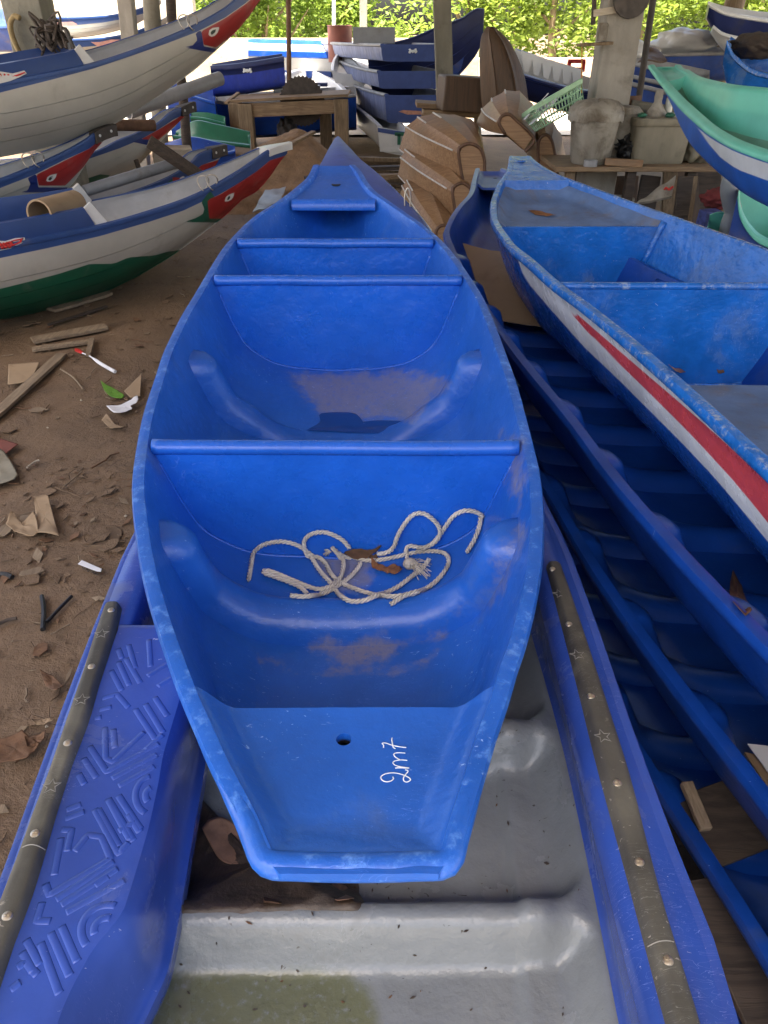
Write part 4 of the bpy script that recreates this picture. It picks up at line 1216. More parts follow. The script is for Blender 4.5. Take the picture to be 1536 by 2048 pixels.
# lashing rings on the gunwale
def rings(b, q, n=2, r=.05):
    t = tpx(b, q, .2); B, zr, zk = b.prof(t); mb = MB()
    for k in range(n):
        c = b.pt(t + k * .07, B - .01, zr + .02)
        mb.tube([c + DB * (r * cos(a) * .8) + Vector((0, 0, r * (.6 + sin(a)))) + NB * .02 * sin(a * 2) for a in [i * 2 * pi / 22 for i in range(23)]], .0045, 6)
    return mb.build('wire_ring', [M['steel']], b.thing, sharp=180)
rings(b5, (405, 382))

# ---- L4, behind it
RIM4 = [(0, 446), (150, 416), (242, 392), (300, 372), (350, 349), (382, 327), (400, 309), (425, 300), (449, 293)]
KEEL4 = [(0, 600), (200, 520), (330, 440), (370, 405), (400, 372), (425, 340), (450, 300)]
TOP4 = [(-900, 480), (0, 420), (440, 260), (470, 300), (428, 322), (402, 332), (370, 362), (300, 394), (200, 425), (0, 470), (-900, 650)]
RED4 = [(344, 352), (346, 375), (392, 388), (440, 330), (440, 318), (402, 330), (372, 358)]
GE4 = [(330, 368), (340, 372), (335, 384), (300, 384), (372, 392), (392, 386), (346, 380), (350, 352)]
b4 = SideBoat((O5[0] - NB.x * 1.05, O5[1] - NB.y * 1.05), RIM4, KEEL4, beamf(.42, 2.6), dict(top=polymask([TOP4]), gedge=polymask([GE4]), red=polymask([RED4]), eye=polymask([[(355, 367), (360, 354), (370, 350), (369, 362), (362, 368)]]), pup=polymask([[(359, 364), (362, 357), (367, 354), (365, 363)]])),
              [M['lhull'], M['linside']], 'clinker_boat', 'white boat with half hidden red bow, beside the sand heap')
def bow_plate(b, q0, scr):
    t0 = tpx(b, q0, .05); rows = []
    mb = MB()
    for i in range(7):
        t = lerp(t0, b.tb + .02, i / 6); tt_ = min(t, b.tb - .006); B, zr, zk = b.prof(tt_)
        B += .017
        rows.append([b.pt(t, s_ * B, zr + z) for s_, z in ((1, -.07), (1, .016), (-1, .016), (-1, -.07))])
    mb.grid(rows, cv=True); mb.f += [[0, 1, 2, 3], [27, 26, 25, 24]]; mb.m += [0, 0]
    o = mb.build('bow_strap', [M['iron']], b.thing, bevel=.006)
    for k in scr:
        t = lerp(t0, b.tb, k); B, zr, zk = b.prof(min(t, b.tb - .006)); m2 = MB()
        R = Vector((0, 0, 1)).rotation_difference(NB).to_matrix()
        m2.lathe([(0, .006), (.008, .005), (.011, .0)], b.pt(t, B + .017, zr - .025), 12, R)
        m2.build('screw', [M['white']], o)
bow_plate(b4, (423, 301), (.25, .85))

# ---- L2, left, with the dark strap
RIM2 = [(0, 361), (67, 334), (133, 303), (167, 284), (200, 262), (227, 252)]
KEEL2 = [(0, 436), (60, 416), (110, 396), (128, 384), (150, 362), (168, 334), (187, 305), (208, 282), (228, 258)]
TOP2 = [(-900, 600), (0, 330), (220, 230), (240, 262), (200, 283), (180, 298), (130, 320), (67, 351), (0, 377), (-900, 760)]
RED2 = [(72, 349), (77, 372), (131, 372), (168, 334), (190, 302), (206, 284), (196, 283), (178, 297), (130, 320)]
GE2 = [(54, 356), (60, 368), (55, 380), (33, 386), (128, 385), (140, 374), (77, 374), (74, 346)]
b2 = SideBoat((O5[0] - NB.x * .95 - DB.x * .6, O5[1] - NB.y * .95 - DB.y * .6), RIM2, KEEL2, beamf(.42, 2.6), dict(top=polymask([TOP2]), edge=polymask([GE2]), red=polymask([RED2]), eye=polymask([[(91, 364), (94, 354), (101, 349), (116, 346), (111, 357), (104, 364)]]), pup=polymask([[(95, 361), (98, 354), (108, 350), (105, 357), (101, 362)]])),
              [M['lhull'], M['linside']], 'clinker_boat', 'white boat with red eyed bow and dark bow strap, under the tall upper boat')
bow_plate(b2, (188, 272), (.22, .8)); rings(b2, (62, 335))

# ---- L3, farther back
RIM3 = [(100, 335), (200, 301), (233, 284), (275, 267), (307, 254), (322, 243), (343, 225), (365, 216), (387, 207)]
KEEL3 = [(100, 420), (200, 372), (240, 356), (270, 338), (295, 312), (318, 288), (345, 258), (366, 236), (388, 215)]
TOP3 = [(-900, 700), (100, 300), (380, 180), (400, 215), (378, 228), (350, 238), (320, 258), (285, 278), (240, 297), (200, 311), (100, 345), (-900, 900)]
RED3 = [(280, 279), (317, 281), (347, 255), (378, 228), (362, 231), (318, 258)]
GE3 = [(262, 284), (300, 292), (320, 288), (317, 279), (284, 277), (300, 268)]
GRN3 = [(100, 380), (200, 348), (222, 350), (205, 366), (100, 430)]
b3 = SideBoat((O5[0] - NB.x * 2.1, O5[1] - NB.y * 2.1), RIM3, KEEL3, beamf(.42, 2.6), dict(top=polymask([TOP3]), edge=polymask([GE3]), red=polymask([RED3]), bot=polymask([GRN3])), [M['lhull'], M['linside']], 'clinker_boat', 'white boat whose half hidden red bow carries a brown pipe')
bow_plate(b3, (362, 218), (.2, .85))

# ---- L1, the tall one on top
RIM1 = [(0, 166), (60, 155), (120, 143), (173, 132), (267, 103), (333, 77), (400, 47), (450, 18), (473, 0), (510, -24), (560, -62)]
KEEL1 = [(0, 315), (60, 303), (100, 293), (167, 274), (233, 246), (300, 203), (367, 157), (400, 131), (427, 106), (473, 63), (500, 30), (515, 8), (540, -24), (562, -55)]
TOP1 = [(-900, 300), (0, 120), (480, -60), (570, -80), (545, -40), (490, 8), (450, 36), (393, 65), (333, 88), (267, 111), (187, 138), (100, 161), (0, 186), (-900, 400)]
RED1 = [(402, 62), (407, 90), (432, 96), (475, 64), (520, 4), (560, -50), (490, 8), (450, 36)]
GE1 = [(390, 66), (394, 80), (384, 91), (343, 95), (374, 97), (426, 106), (436, 98), (408, 92), (404, 58)]
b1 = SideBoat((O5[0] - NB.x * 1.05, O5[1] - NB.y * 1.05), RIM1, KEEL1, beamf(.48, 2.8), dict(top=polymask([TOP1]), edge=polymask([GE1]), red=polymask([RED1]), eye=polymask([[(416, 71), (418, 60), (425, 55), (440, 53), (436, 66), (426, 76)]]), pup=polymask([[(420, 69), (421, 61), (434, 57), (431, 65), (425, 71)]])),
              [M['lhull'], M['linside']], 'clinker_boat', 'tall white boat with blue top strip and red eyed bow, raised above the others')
cm1 = b1.coaming(b1.t0, tpx(b1, (172, 132), .42), .10, mat=[M['lcoam'], M['lcoam_end']])
b1.coaming(b1.t0, tpx(b1, (150, 120), -.3), .10, mat=[M['lcoam'], M['lcoam_end']], side=-1)
rings(b1, (362, 60))
bv1 = bvh_of(cm1, b1.hull)
st = decal('sticker', [(-30, 146), (0, 143), (25, 147), (48, 141), (53, 147), (40, 155), (20, 162), (0, 167), (-30, 170)], bv1, M['lcoam_end'], None, cm1)
mb = MB()
for L in ([(-20, 162), (5, 158), (28, 152), (49, 145)], [(-8, 160), (0, 148), (4, 160), (8, 149), (12, 158), (16, 150), (20, 157), (24, 151)], [(22, 156), (38, 150), (48, 145)]): scribble(mb, L, bv1, .0075)
mb.build('red_script', [M['red']], st, sharp=180)
mb = MB(); p = b1.pt(tpx(b1, (182, 128), .3), .1, interp(tpx(b1, (182, 128), .3), b1.rt, b1.rz)); mb.bar(p, p + Vector((-.06, 0, .2)), .035, .02); mb.build('thole_pin', [M['iron']], b1.thing, bevel=.003)

# ---- things lying among them
def rod(name, label, cat, a, b, r, mat, n=14, hollow=False, group=None):
    a, b = Vector(a), Vector(b); mb = MB()
    if hollow:
        d = b - a
        R = Vector((0, 0, 1)).rotation_difference(d.normalized()).to_matrix(); L = d.length
        mb.lathe([(r * .86, .0), (r, 0), (r, L), (r * .86, L), (r * .86, 0)], a, 24, R)
    else: mb.tube([a.lerp(b, k / 6) for k in range(7)], r, n)
    return tag(mb.build(name, [mat], None, sharp=50), label, cat, group)
def onb(b, q, off, up=0.0):
    p = PN(q[0], q[1], b.o + NB * off, NB); return p + Vector((0, 0, up))
rod('cardboard_tube', 'brown cardboard tube lying across the nearest white boat', 'tube', PY(78, 428, b5.pt(tpx(b5, (90, 430), .3), .3, 0).y - .05), PY(150, 408, b5.pt(tpx(b5, (90, 430), .3), .3, 0).y + .35), .085, M['cardboard'], hollow=True)
rod('metal_pole', 'grey metal pole laid along the boat behind the cardboard tube', 'pole', onb(b4, (172, 396), .30, .05), onb(b4, (352, 340), .30, .05), .042, M['greyp'])
rod('brown_pipe', 'brown pipe tied to the bow with wire, above the dark strapped bow', 'pipe', onb(b3, (222, 250), .25), onb(b3, (308, 251), .25), .048, M['rust'], hollow=True)
rod('grey_pipe', 'long grey plastic pipe slanting up to the blue basin', 'pipe', PY(255, 224, 8.6), PY(440, 157, 9.6), .07, M['greyp'], hollow=True)
mb = MB(); a = onb(b4, (300, 300), .45, .06); b = onb(b4, (430, 378), .62, .02)
mb.bar(a, b, .10, .05, up=(0, -.5, 1)); tag(mb.build('dark_plank', [M['woodd']], None, bevel=.004), 'dark painted plank lying aslant between two red bows', 'plank')
mb = MB(); q = PY(345, 312, 8.0); mb.box(q, (.36, .18, .16), Euler((.1, .05, .3)).to_matrix()); tag(mb.build('wood_block', [M['woodp']], None, bevel=.01), 'pale wooden block behind the dark slanting plank', 'block')
rod('wood_stake', 'short dark stake standing against the red eyed bow below the brown pipe', 'stake', PY(272, 320, 7.6), PY(284, 354, 7.55), .022, M['woodd'])
# ================================================================= ground, shed, background
def mudmat():
    t = NT('trodden_mud')
    n1 = t.noise(1.3, 8, .6); n2 = t.noise(6, 8, .7, .5); n3 = t.noise(38, 6, .7)
    cur = t.mix(t.ramp(n1, .3, .7), (.122, .076, .041), (.185, .12, .068))
    cur = t.mix(t.ramp(n2, .5, .72, 0, .75), cur, (.095, .062, .037))
    cur = t.mix(t.ramp(n3, .58, .75, 0, .6), cur, (.20, .145, .09))
    v = t.nd('ShaderNodeTexVoronoi', Scale=16.0); v.feature = 'DISTANCE_TO_EDGE'
    mp = t.nd('ShaderNodeMapping'); mp.inputs['Scale'].default_value = (1, 1.8, 1); t.link(t.tc.outputs['Object'], mp.inputs['Vector']); t.link(mp.outputs[0], v.inputs['Vector'])
    crk = t.math('MULTIPLY', t.ramp(v.outputs['Distance'], .03, .0), t.ramp(t.noise(2.2, 4), .5, .62))
    cur = t.mix(t.math('MULTIPLY', crk, .6), cur, (.04, .026, .017))
    t.col(cur); t.b.inputs['Roughness'].default_value = .74
    h = t.math('ADD', t.math('MULTIPLY', n2, 1.2), t.math('ADD', t.math('MULTIPLY', n3, .5), t.math('MULTIPLY', crk, -.5)))
    t.bump(h, .7, .022)
    return t.m
M['mud'] = mudmat()
def gz(x, y):
    return .022 * noise.noise(Vector((x * 1.1, y * 1.1, 0))) + .008 * noise.noise(Vector((x * 4, y * 4, 3))) + .003 * noise.noise(Vector((x * 11, y * 11, 5)))
rows = []
ygr = [-6, -3, -1] + [i * .045 for i in range(0, 150)] + [6.8 + i * .35 for i in range(40)] + [22, 26, 32, 40, 60, 120, 400]
xgr = [-400, -100, -40, -20, -12, -8, -6.5, -5.5] + [-5 + i * .05 for i in range(0, 122)] + [1.3, 1.6, 2, 2.5, 3, 3.6, 4.3, 5, 6, 7.5, 9, 12, 20, 40, 100, 400]
for y in ygr:
    rows.append([Vector((x, y, gz(x, y) if abs(x) < 8 and -1 < y < 20 else 0)) for x in xgr])
mb = MB(); mb.grid(rows)
ground = tag(mb.build('ground', [M['mud']], None, sharp=180), kind='structure')
bvg = bvh_of(ground)

M['bounce_yard'] = paint('pale_bounce_yard', (.42, .39, .33), .9, .2, .6, .4, 12, .02, dirt=((.3, .25, .18), .3, .7))  # pale sheets added round the shed to bounce sunlight in; far strip real
for nm, x0, x1, y0, y1 in (('bounce_yard', -60, 60, 15.2, 60), ('bounce_yard', -60, 60, -30, -4.5), ('bounce_yard', -60, -7.6, -4.5, 15.2), ('bounce_yard', 8.6, 60, -4.5, 15.2)):
    mb = MB(); mb.grid([[Vector((x, y, .03)) for x in (x0, x1)] for y in (y0, y1)]); tag(mb.build(nm, [M['bounce_yard']]), kind='structure')
# roof of the open shed, on its posts
mb = MB(); rows = []
for y in (RY0, 14.6):
    rows.append([Vector((x * .0633, y, ZR + (.035 if k % 2 else -.035) + .10 * (y - RY0) * .0)) for k, x in enumerate(range(-74, 128))])
mb.grid(rows); mb.grid([[p + Vector((0, 0, .01)) for p in r] for r in rows], flip=True)
roof = thing('shed_roof', 'corrugated roof over the open boat shed, above the picture', 'roof', (0, 7, ZR))
mb.build('roof_sheet', [M['roof']], roof, sharp=20)
mb = MB()
def post(label, px_top, px_bot, y, w, d, mat, ztop=None, name='shed_post', round_=False, group='shed posts', bow=0):
    a = PY(*px_bot, y); b = PY(*px_top, y)
    e = (b - a).normalized(); ztop = ztop or ZR - .04
    b = a + e * ((ztop - a.z) / e.z); a = a + e * ((-.05 - a.z) / e.z)
    mb = MB(); n = 14
    pts = [a.lerp(b, k / n) + Vector((noise.noise(Vector((k * .6, y, 1))) * bow, 0, 0)) for k in range(n + 1)]
    if round_: mb.tube(pts, [w / 2 * (1 + .12 * noise.noise(Vector((k, y, 5)))) for k in range(n + 1)], 12)
    else:
        rws = []
        for p in pts:
            k = lambda s: s * (1 + .05 * noise.noise(p * 3 + Vector((s * 9, 0, 0))))
            rws.append([p + Vector((k(i * w / 2), k(j * d / 2), 0)) for i, j in ((-1, -1), (1, -1), (1, 1), (-1, 1))])
        o = mb.grid(rws, cv=True, flip=True); mb.f += [[o, o + 1, o + 2, o + 3], [o + 4 * n + 3, o + 4 * n + 2, o + 4 * n + 1, o + 4 * n]]; mb.m += [0, 0]
    return tag(mb.build(name, [mat], None, bevel=0 if round_ else .008), label, 'post', group)
p_main = post('square weathered concrete post behind the white buckets', (1246, 0), (1212, 225), 6.9, .27, .27, M['conc'])
post('thick grey post at far left, rope hung beside it', (54, 0), (80, 120), 7.2, .30, .30, M['conc2'])
post('pale square post left of the red bow tip, closest to the wall', (252, 0), (262, 100), 9.5, .15, .15, M['conc'])
post('grey round post beside the pale square post', (302, 0), (308, 85), 10.5, .19, .19, M['conc2'], round_=True)
post('thin crooked pole right of the grey round post', (340, 0), (348, 65), 9.8, .11, .11, M['woodd'], round_=True, bow=.05)
post('far slim post against the bright sky gap', (727, 0), (727, 70), 17, .14, .14, M['conc2'], ztop=3.6)
post('grey wooden post behind the stack of blue boats', (884, 0), (890, 200), 10.6, .20, .20, M['conc2'])
post('brown post at far right in front of the upper boats', (1470, 0), (1449, 90), 12.6, .27, .27, M['woodz'], round_=True, bow=.02)
post('thin steel rod leaning right of the concrete post', (1306, 0), (1276, 210), 7.3, .055, .055, M['iron'], round_=True, name='steel_rod', group=None)
post('rusty thin pole with a thicker sleeve, behind the workbench', (577, 0), (578, 140), 12.9, .07, .07, M['rust'], round_=True, name='rust_pole', group=None)
post('white thin mast in front of the far hedge', (668, 0), (668, 110), 17, .07, .07, M['white'], round_=True, name='white_mast', group=None, ztop=3.4)
# bracket, shelf and saw blade on the concrete post
YP = 6.75
br = thing('wooden_bracket', 'pale wooden bracket nailed across the concrete post', 'bracket', PY(1225, 20, YP))
mb = MB(); mb.bar(PY(1186, 27, YP), PY(1266, 14, YP), .045, .05, up=(0, 1, 0)); mb.build('arm', [M['woodp']], br, bevel=.004)
mb = MB(); mb.bar(PY(1190, -20, YP), PY(1186, 50, YP), .03, .03, up=(0, 1, 0)); mb.build('hanger', [M['woodd']], br, bevel=.004)
mb = MB(); mb.lathe([(.001, -.02), (.13, -.018), (.135, 0), (.13, .018), (.001, .02)], PY(1263, -6, YP - .06), 24, Euler((pi / 2, 0, 0)).to_matrix())
tag(mb.build('pulley_wheel', [M['iron']], None), 'dark round wheel at the top of the concrete post', 'wheel')
mb = MB(); mb.bar(PY(1157, 90, YP), PY(1222, 86, YP), .15, .02); tag(mb.build('small_shelf', [M['woodz']], None, bevel=.003), 'little wooden shelf fixed to the concrete post', 'shelf')
mb = MB(); mb.lathe([(.001, 0), (.038, 0), (.038, .10), (.03, .115), (.001, .117)], PY(1203, 82, YP), 18); tag(mb.build('white_can', [M['bucket']], None), 'small white can on the shelf of the concrete post', 'can')
mb = MB(); mb.tube([PY(1164, 92, YP), PY(1163, 186, YP)], .005, 6); tag(mb.build('orange_cord', [paint('orange_cord', (.5, .22, .04), .7, .1, 9, 0)], None), 'thin orange cord hanging from the little shelf', 'cord')

# walls and hedge beyond the shed
def wallbox(name, label, px0, px1, y, th, mat, zb=0.0):
    a = PY(*px0, y); b = PY(*px1, y)
    mb = MB(); mb.box(((a.x + b.x) / 2, y + th / 2, (a.z + zb) / 2), (abs(b.x - a.x), th, a.z - zb))
    return tag(mb.build(name, [mat], None, bevel=.02), label, 'wall')
wallbox('stained_wall', 'tall pale stained wall behind the far left boats', (-260, -60), (378, -60), 19, .3, M['wall'])
wallbox('low_wall', 'low yellowish stone wall behind the blue boats', (370, 76), (960, 76), 18.2, .3, M['brick'])
wallbox('stone_wall', 'low pinkish stone wall under the right hedge', (930, 116), (2300, 116), 19.5, .4, paint('pinkish_wall', (.42, .30, .22), .9, .2, 2, .6, 12, .02))
def leafmat(name, c1, c2):
    t = NT(name); t.col(t.mix(t.ramp(t.noise(2.0, 5), .3, .7), c1, c2)); t.b.inputs['Roughness'].default_value = .6
    tr = t.nd('ShaderNodeBsdfTranslucent'); tr.inputs[0].default_value = (*scl(c2, 1.4), 1)
    mx = t.nd('ShaderNodeMixShader'); mx.inputs[0].default_value = .45
    t.link(t.b.outputs[0], mx.inputs[1]); t.link(tr.outputs[0], mx.inputs[2]); t.link(mx.outputs[0], t.n['Material Output'].inputs[0])
    return t.m
M['fol1'] = leafmat('yellow_green_leaves', (.10, .175, .02), (.20, .27, .04))
M['fol2'] = leafmat('fresh_green_leaves', (.10, .17, .02), (.20, .26, .035))
def tree(label, x, y, h, w, mat, n=7000, seed=0, ls=.085, zlow=.0):
    rnd = random.Random(seed)
    t = thing('tree', label, 'tree', (x, y, 0), 'trees and bushes beyond the shed')
    mb = MB(); top = Vector((x + rnd.uniform(-.4, .4), y, h * .8))
    mb.tube([Vector((x, y, 0)).lerp(top, k / 6) + Vector((rnd.uniform(-.1, .1), rnd.uniform(-.1, .1), 0)) for k in range(7)], lambda q: .14 * (1 - q * .8), 8)
    for k in range(6):
        z = rnd.uniform(.2, .7) * h; a = rnd.uniform(0, 2 * pi); p = Vector((x, y, z))
        mb.tube([p, p + Vector((cos(a) * w * .25, sin(a) * w * .2, .5)), p + Vector((cos(a) * w * .45, sin(a) * w * .35, 1.2))], lambda q: .06 * (1 - q * .8), 6)
    mb.build('trunk', [M['woodz']], t)
    mb = MB()
    cl = [(Vector((x + rnd.gauss(0, .3) * w, y + rnd.gauss(0, .25) * w, zlow + (h - zlow) * rnd.random() ** .85)), rnd.uniform(.35, .9)) for _ in range(46)]
    for _ in range(n):
        c, r = rnd.choice(cl)
        d = Vector((rnd.gauss(0, 1), rnd.gauss(0, 1), rnd.gauss(0, .8))); d = d.normalized() * r * (rnd.random() ** .4)
        p = c + d
        if p.z < .05: continue
        u = Vector((rnd.gauss(0, 1), rnd.gauss(0, 1), rnd.gauss(0, .5))).normalized(); v = u.cross(Vector((rnd.gauss(0, 1), rnd.gauss(0, 1), 1))).normalized()
        s = ls * rnd.uniform(.6, 1.4)
        mb.add([p - u * s, p + v * s * .45, p + u * s, p - v * s * .45], [(0, 1, 2, 3)])
    mb.build('crown', [mat], t, sharp=180, fix=False)
    return t
TR = [('yellow green bushes left of the tall red bow', -8.6, 24, 3.4, 3.0, 'fol1'), ('yellow green bush above the red bow tip', -5.6, 23, 3.2, 3.0, 'fol1'), ('yellow green bush behind the rusty pole', -3.2, 23.5, 3.3, 2.8, 'fol1'), ('yellow bush beside the white mast', -1.2, 24.5, 3.2, 2.2, 'fol1'),
      ('light green tree right of the bright sky gap', 2.4, 25, 4.6, 2.4, 'fol2'), ('fresh green tree above the upright brown hull', 4.6, 24, 4.8, 2.8, 'fol2'), ('fresh green tree left of the concrete post', 7.0, 24.5, 4.8, 2.8, 'fol2'), ('fresh green tree right of the concrete post', 9.4, 24, 4.8, 2.8, 'fol2'), ('fresh green tree behind the thin steel rod', 11.6, 24.5, 4.6, 2.8, 'fol2'), ('fresh green tree behind the far right boats', 14.0, 24, 4.8, 3.0, 'fol2'), ('green tree at the far right edge', 16.6, 24.5, 4.6, 3.0, 'fol2')]
for i, (lb, x, y, h, w_, m) in enumerate(TR): tree(lb, x, y, h, w_, M[m], 7000, i + 3)
for i, x in enumerate((-10.5, -7.2, -4.4, -2.2)): tree(('bushy tree in the back row at the far left', 'bushy tree in the back row behind the red bow', 'bushy tree in the back row behind the rusty pole', 'bushy tree in the back row beside the white mast')[i], x, 28, 5.0, 3.2, M['fol1'], 5000, 40 + i, .11)
for i, x in enumerate((4.2, 8.0, 12.0, 16.0)): tree(('tall tree in the back row behind the dark navy boat', 'tall tree in the back row left of the concrete post', 'tall tree in the back row right of the steel rod', 'tall tree in the back row at the far right')[i], x, 29, 6.5, 4.0, M['fol2'], 6000, 60 + i, .12)
# ================================================================= boats and things farther back
SEC_S = [(1, 0), (.96, .3), (.9, .6), (.84, .88), (.74, .98), (.4, 1), (0, 1)]
def hull_px(name, label, Lpx, Rpx, yl, yr, D, mats, lip=.05, sec=SEC_S, n=30, ends=(True, True), group=None, cat='boat', masks=None, mat_of=None, liph=1.5, sm=True):
    """Hull from the pixels of its two rims; yl / yr give the distance of every rim point."""
    f = lambda px, ys: [PY(q[0], q[1], ys if not isinstance(ys, (list, tuple)) else lerp(ys[0], ys[1], i / (len(px) - 1))) for i, q in enumerate(px)]
    Lp, Rp = f(Lpx, yl), f(Rpx, yr)
    LL, RR = catmull(Lp, n), catmull(Rp, n)
    DD = D if callable(D) else (lambda t: D)
    g = lambda A: (lambda t: A[0].lerp(A[1], 0) if t <= 0 else (A[-1] if t >= 1 else A[int(t * n)].lerp(A[min(n, int(t * n) + 1)], t * n - int(t * n))))
    h = Hull([i / n for i in range(n + 1)], g(LL), g(RR), DD, sec, lip=lip, th=.02, K=10, liph=liph, endwall=ends)
    c = sum(Lp + Rp, Vector()) / (len(Lp) + len(Rp)); d = DD(.4)
    o = thing(name, label, cat, (c.x, c.y, c.z - d), group)
    hu = h.build('hull', mats, o, masks=masks, mat_of=mat_of, sharp=35)
    return o, hu, h

# stack of blue skiffs, sterns towards the viewer
def skiff(label, c0, c1, bot, far, y0, length, ang, mat_s, mat_f, taper=.55, sheer=0.0, grp='stacked blue skiffs'):
    a, b = PY(*c0, y0), PY(*c1, y0); zb = PY(*bot, y0).z
    S = (a + b) / 2; w = (b.x - a.x) / 2; D = S.z - zb
    d = Vector((-sin(ang), cos(ang), 0)); nn = Vector((cos(ang * .25), sin(ang * .25), 0))
    W = lambda t: w * interp(t, [0, .4, .8, 1], [1, 1.02, .8, taper])
    Lf = lambda t: S + d * (length * t) - nn * W(t) + Vector((0, 0, sheer * t * t))
    Rf = lambda t: S + d * (length * t) + nn * W(t) + Vector((0, 0, sheer * t * t))
    h = Hull([0, .004, .012] + [.02 + .98 * i / 24 for i in range(25)], Lf, Rf, lambda t: D * interp(t, [0, .6, 1], [1, .95, .5]), [(1, 0), (.975, .35), (.94, .7), (.90, .94), (.82, 1), (.4, 1), (0, 1)], lip=.07, th=.03, K=12, liph=1.6)
    o = thing('skiff', label, 'boat', (S.x, S.y, zb), grp)
    K = 12
    def mo(j, K, f, mb):
        if 2 * K + 6 <= j <= 4 * K + 7: return 2 if j >= 3 * K + 6 else 0
        return 1
    hu = h.build('hull', [mat_s, M['srim'], mat_f], o, mat_of=mo, sharp=35)
    tm = MB()
    prof = [S + nn * (s * w * x) + Vector((0, -.004, -z * D)) for s, x, z in [(-1, .98, .05), (-1, .955, .5), (-1, .92, .94), (-.8, 1, 1), (.8, 1, 1), (1, .92, .94), (1, .955, .5), (1, .98, .05)]]
    tm.prism(prof, Vector((0, -1, 0)), .02)
    tr = tm.build('transom', [mat_s], o)
    return o, tr, S, D
sk1, tr1, *_ = skiff('topmost blue skiff of the stack, grey board on top and white scribble on its stern', (760, 87), (893, 87), (825, 123), None, 13.4, 3.2, radians(24), M['sblue'], M['sfade'])
sk2, tr2, *_ = skiff('second blue skiff of the stack, grey dusty rim and faded left side', (753, 138), (890, 142), (820, 177), None, 13.3, 3.8, radians(19), M['sblue'], M['sfade'], sheer=.25)
sk3, tr3, *_ = skiff('largest blue skiff at the bottom of the stack, pale leaf sticker on its stern', (768, 184), (912, 190), (840, 246), None, 13.0, 5.0, radians(17), M['sblue'], M['sfade'], sheer=.3)
def inkpx(strokes, o, ox, oy, k, r, y=None, mat=None, name='handwritten_size'):
    bv = bvh_of(o); mb = MB()
    for st in strokes:
        pts = [hit(bv, q.x, q.y, .004)[0] for q in catmull([(ox + a * k, oy + b * k, 0) for a, b in st], 6 * len(st))]
        mb.tube(pts, r, 5)
    return mb.build(name, [mat or M['white_ink']], o, sharp=180)
S2 = [[(0, 2), (2, 0), (4, 2), (0, 8), (5, 8)], [(7, 8), (7, 4), (9, 3), (10, 8), (11, 4), (13, 3), (14, 8)], [(21, 0), (17, 0), (17, 4), (20, 4), (21, 6), (19, 8), (16, 8)]]
inkpx(S2, tr1, 818, 99, .72, .012)
mb = MB(); bvt = bvh_of(tr3)
mb.prism([hit(bvt, x, y, .005)[0] for x, y in ((797, 223), (806, 220), (842, 222), (843, 229), (815, 229))], (0, -1, 0), .006); mb.build('sticker', [paint('salmon_sticker', (.50, .25, .17), .6, .2, 20, 0)], tr3)
mb = MB(); mb.box(PY(748, 71, 14.2), (.66, .05, .22), Euler((-.15, 0, .02)).to_matrix()); tag(mb.build('grey_board', [M['greyp']], None, bevel=.004), 'flat grey board standing on top of the blue skiff stack', 'board')
# white bow behind the stack
hull_px('white_boat', 'white boat with a holed bow plate, left of the blue skiff stack', [(662, 140), (664, 122), (672, 108), (677, 105)], [(735, 150), (712, 122), (692, 108), (684, 105)], [14.6, 15.6], [14.6, 15.6], lambda t: .20 * (1 - .6 * t), [M['white']], group=None)
wb, wh, _ = hull_px('white_boat', 'white boat with green letter on its stern under the skiff stack', [(754, 250), (735, 232), (712, 214), (700, 203)], [(822, 262), (800, 240), (776, 224), (755, 208)], [12.2, 15.2], [12.2, 15.2], .34, [M['white']], lip=.08)
a, b = PY(754, 252, 12.17), PY(822, 262, 12.17)
mb = MB(); mb.prism([a + Vector((.01, 0, -.02)), a + Vector((.04, 0, -.33)), b + Vector((-.04, 0, -.28)), b + Vector((-.01, 0, -.02))], (0, -1, 0), .02); tw = mb.build('transom', [M['white']], wb)
mb = MB(); mb.prism([a + Vector((.01, -.024, -.02)), a + Vector((.015, -.024, -.075)), b + Vector((-.015, -.024, -.075)), b + Vector((-.01, -.024, -.02))], (0, -1, 0), .006); mb.build('blue_band', [M['sblue']], tw)
mb = MB(); c = PY(798, 268, 12.13)
mb.bar(c, c + Vector((0, 0, -.14)), .045, .012, up=(0, 1, 0)); mb.bar(c + Vector((-.06, 0, 0)), c + Vector((.07, 0, 0)), .012, .045); mb.build('green_letter', [M['dgreen']], tw)

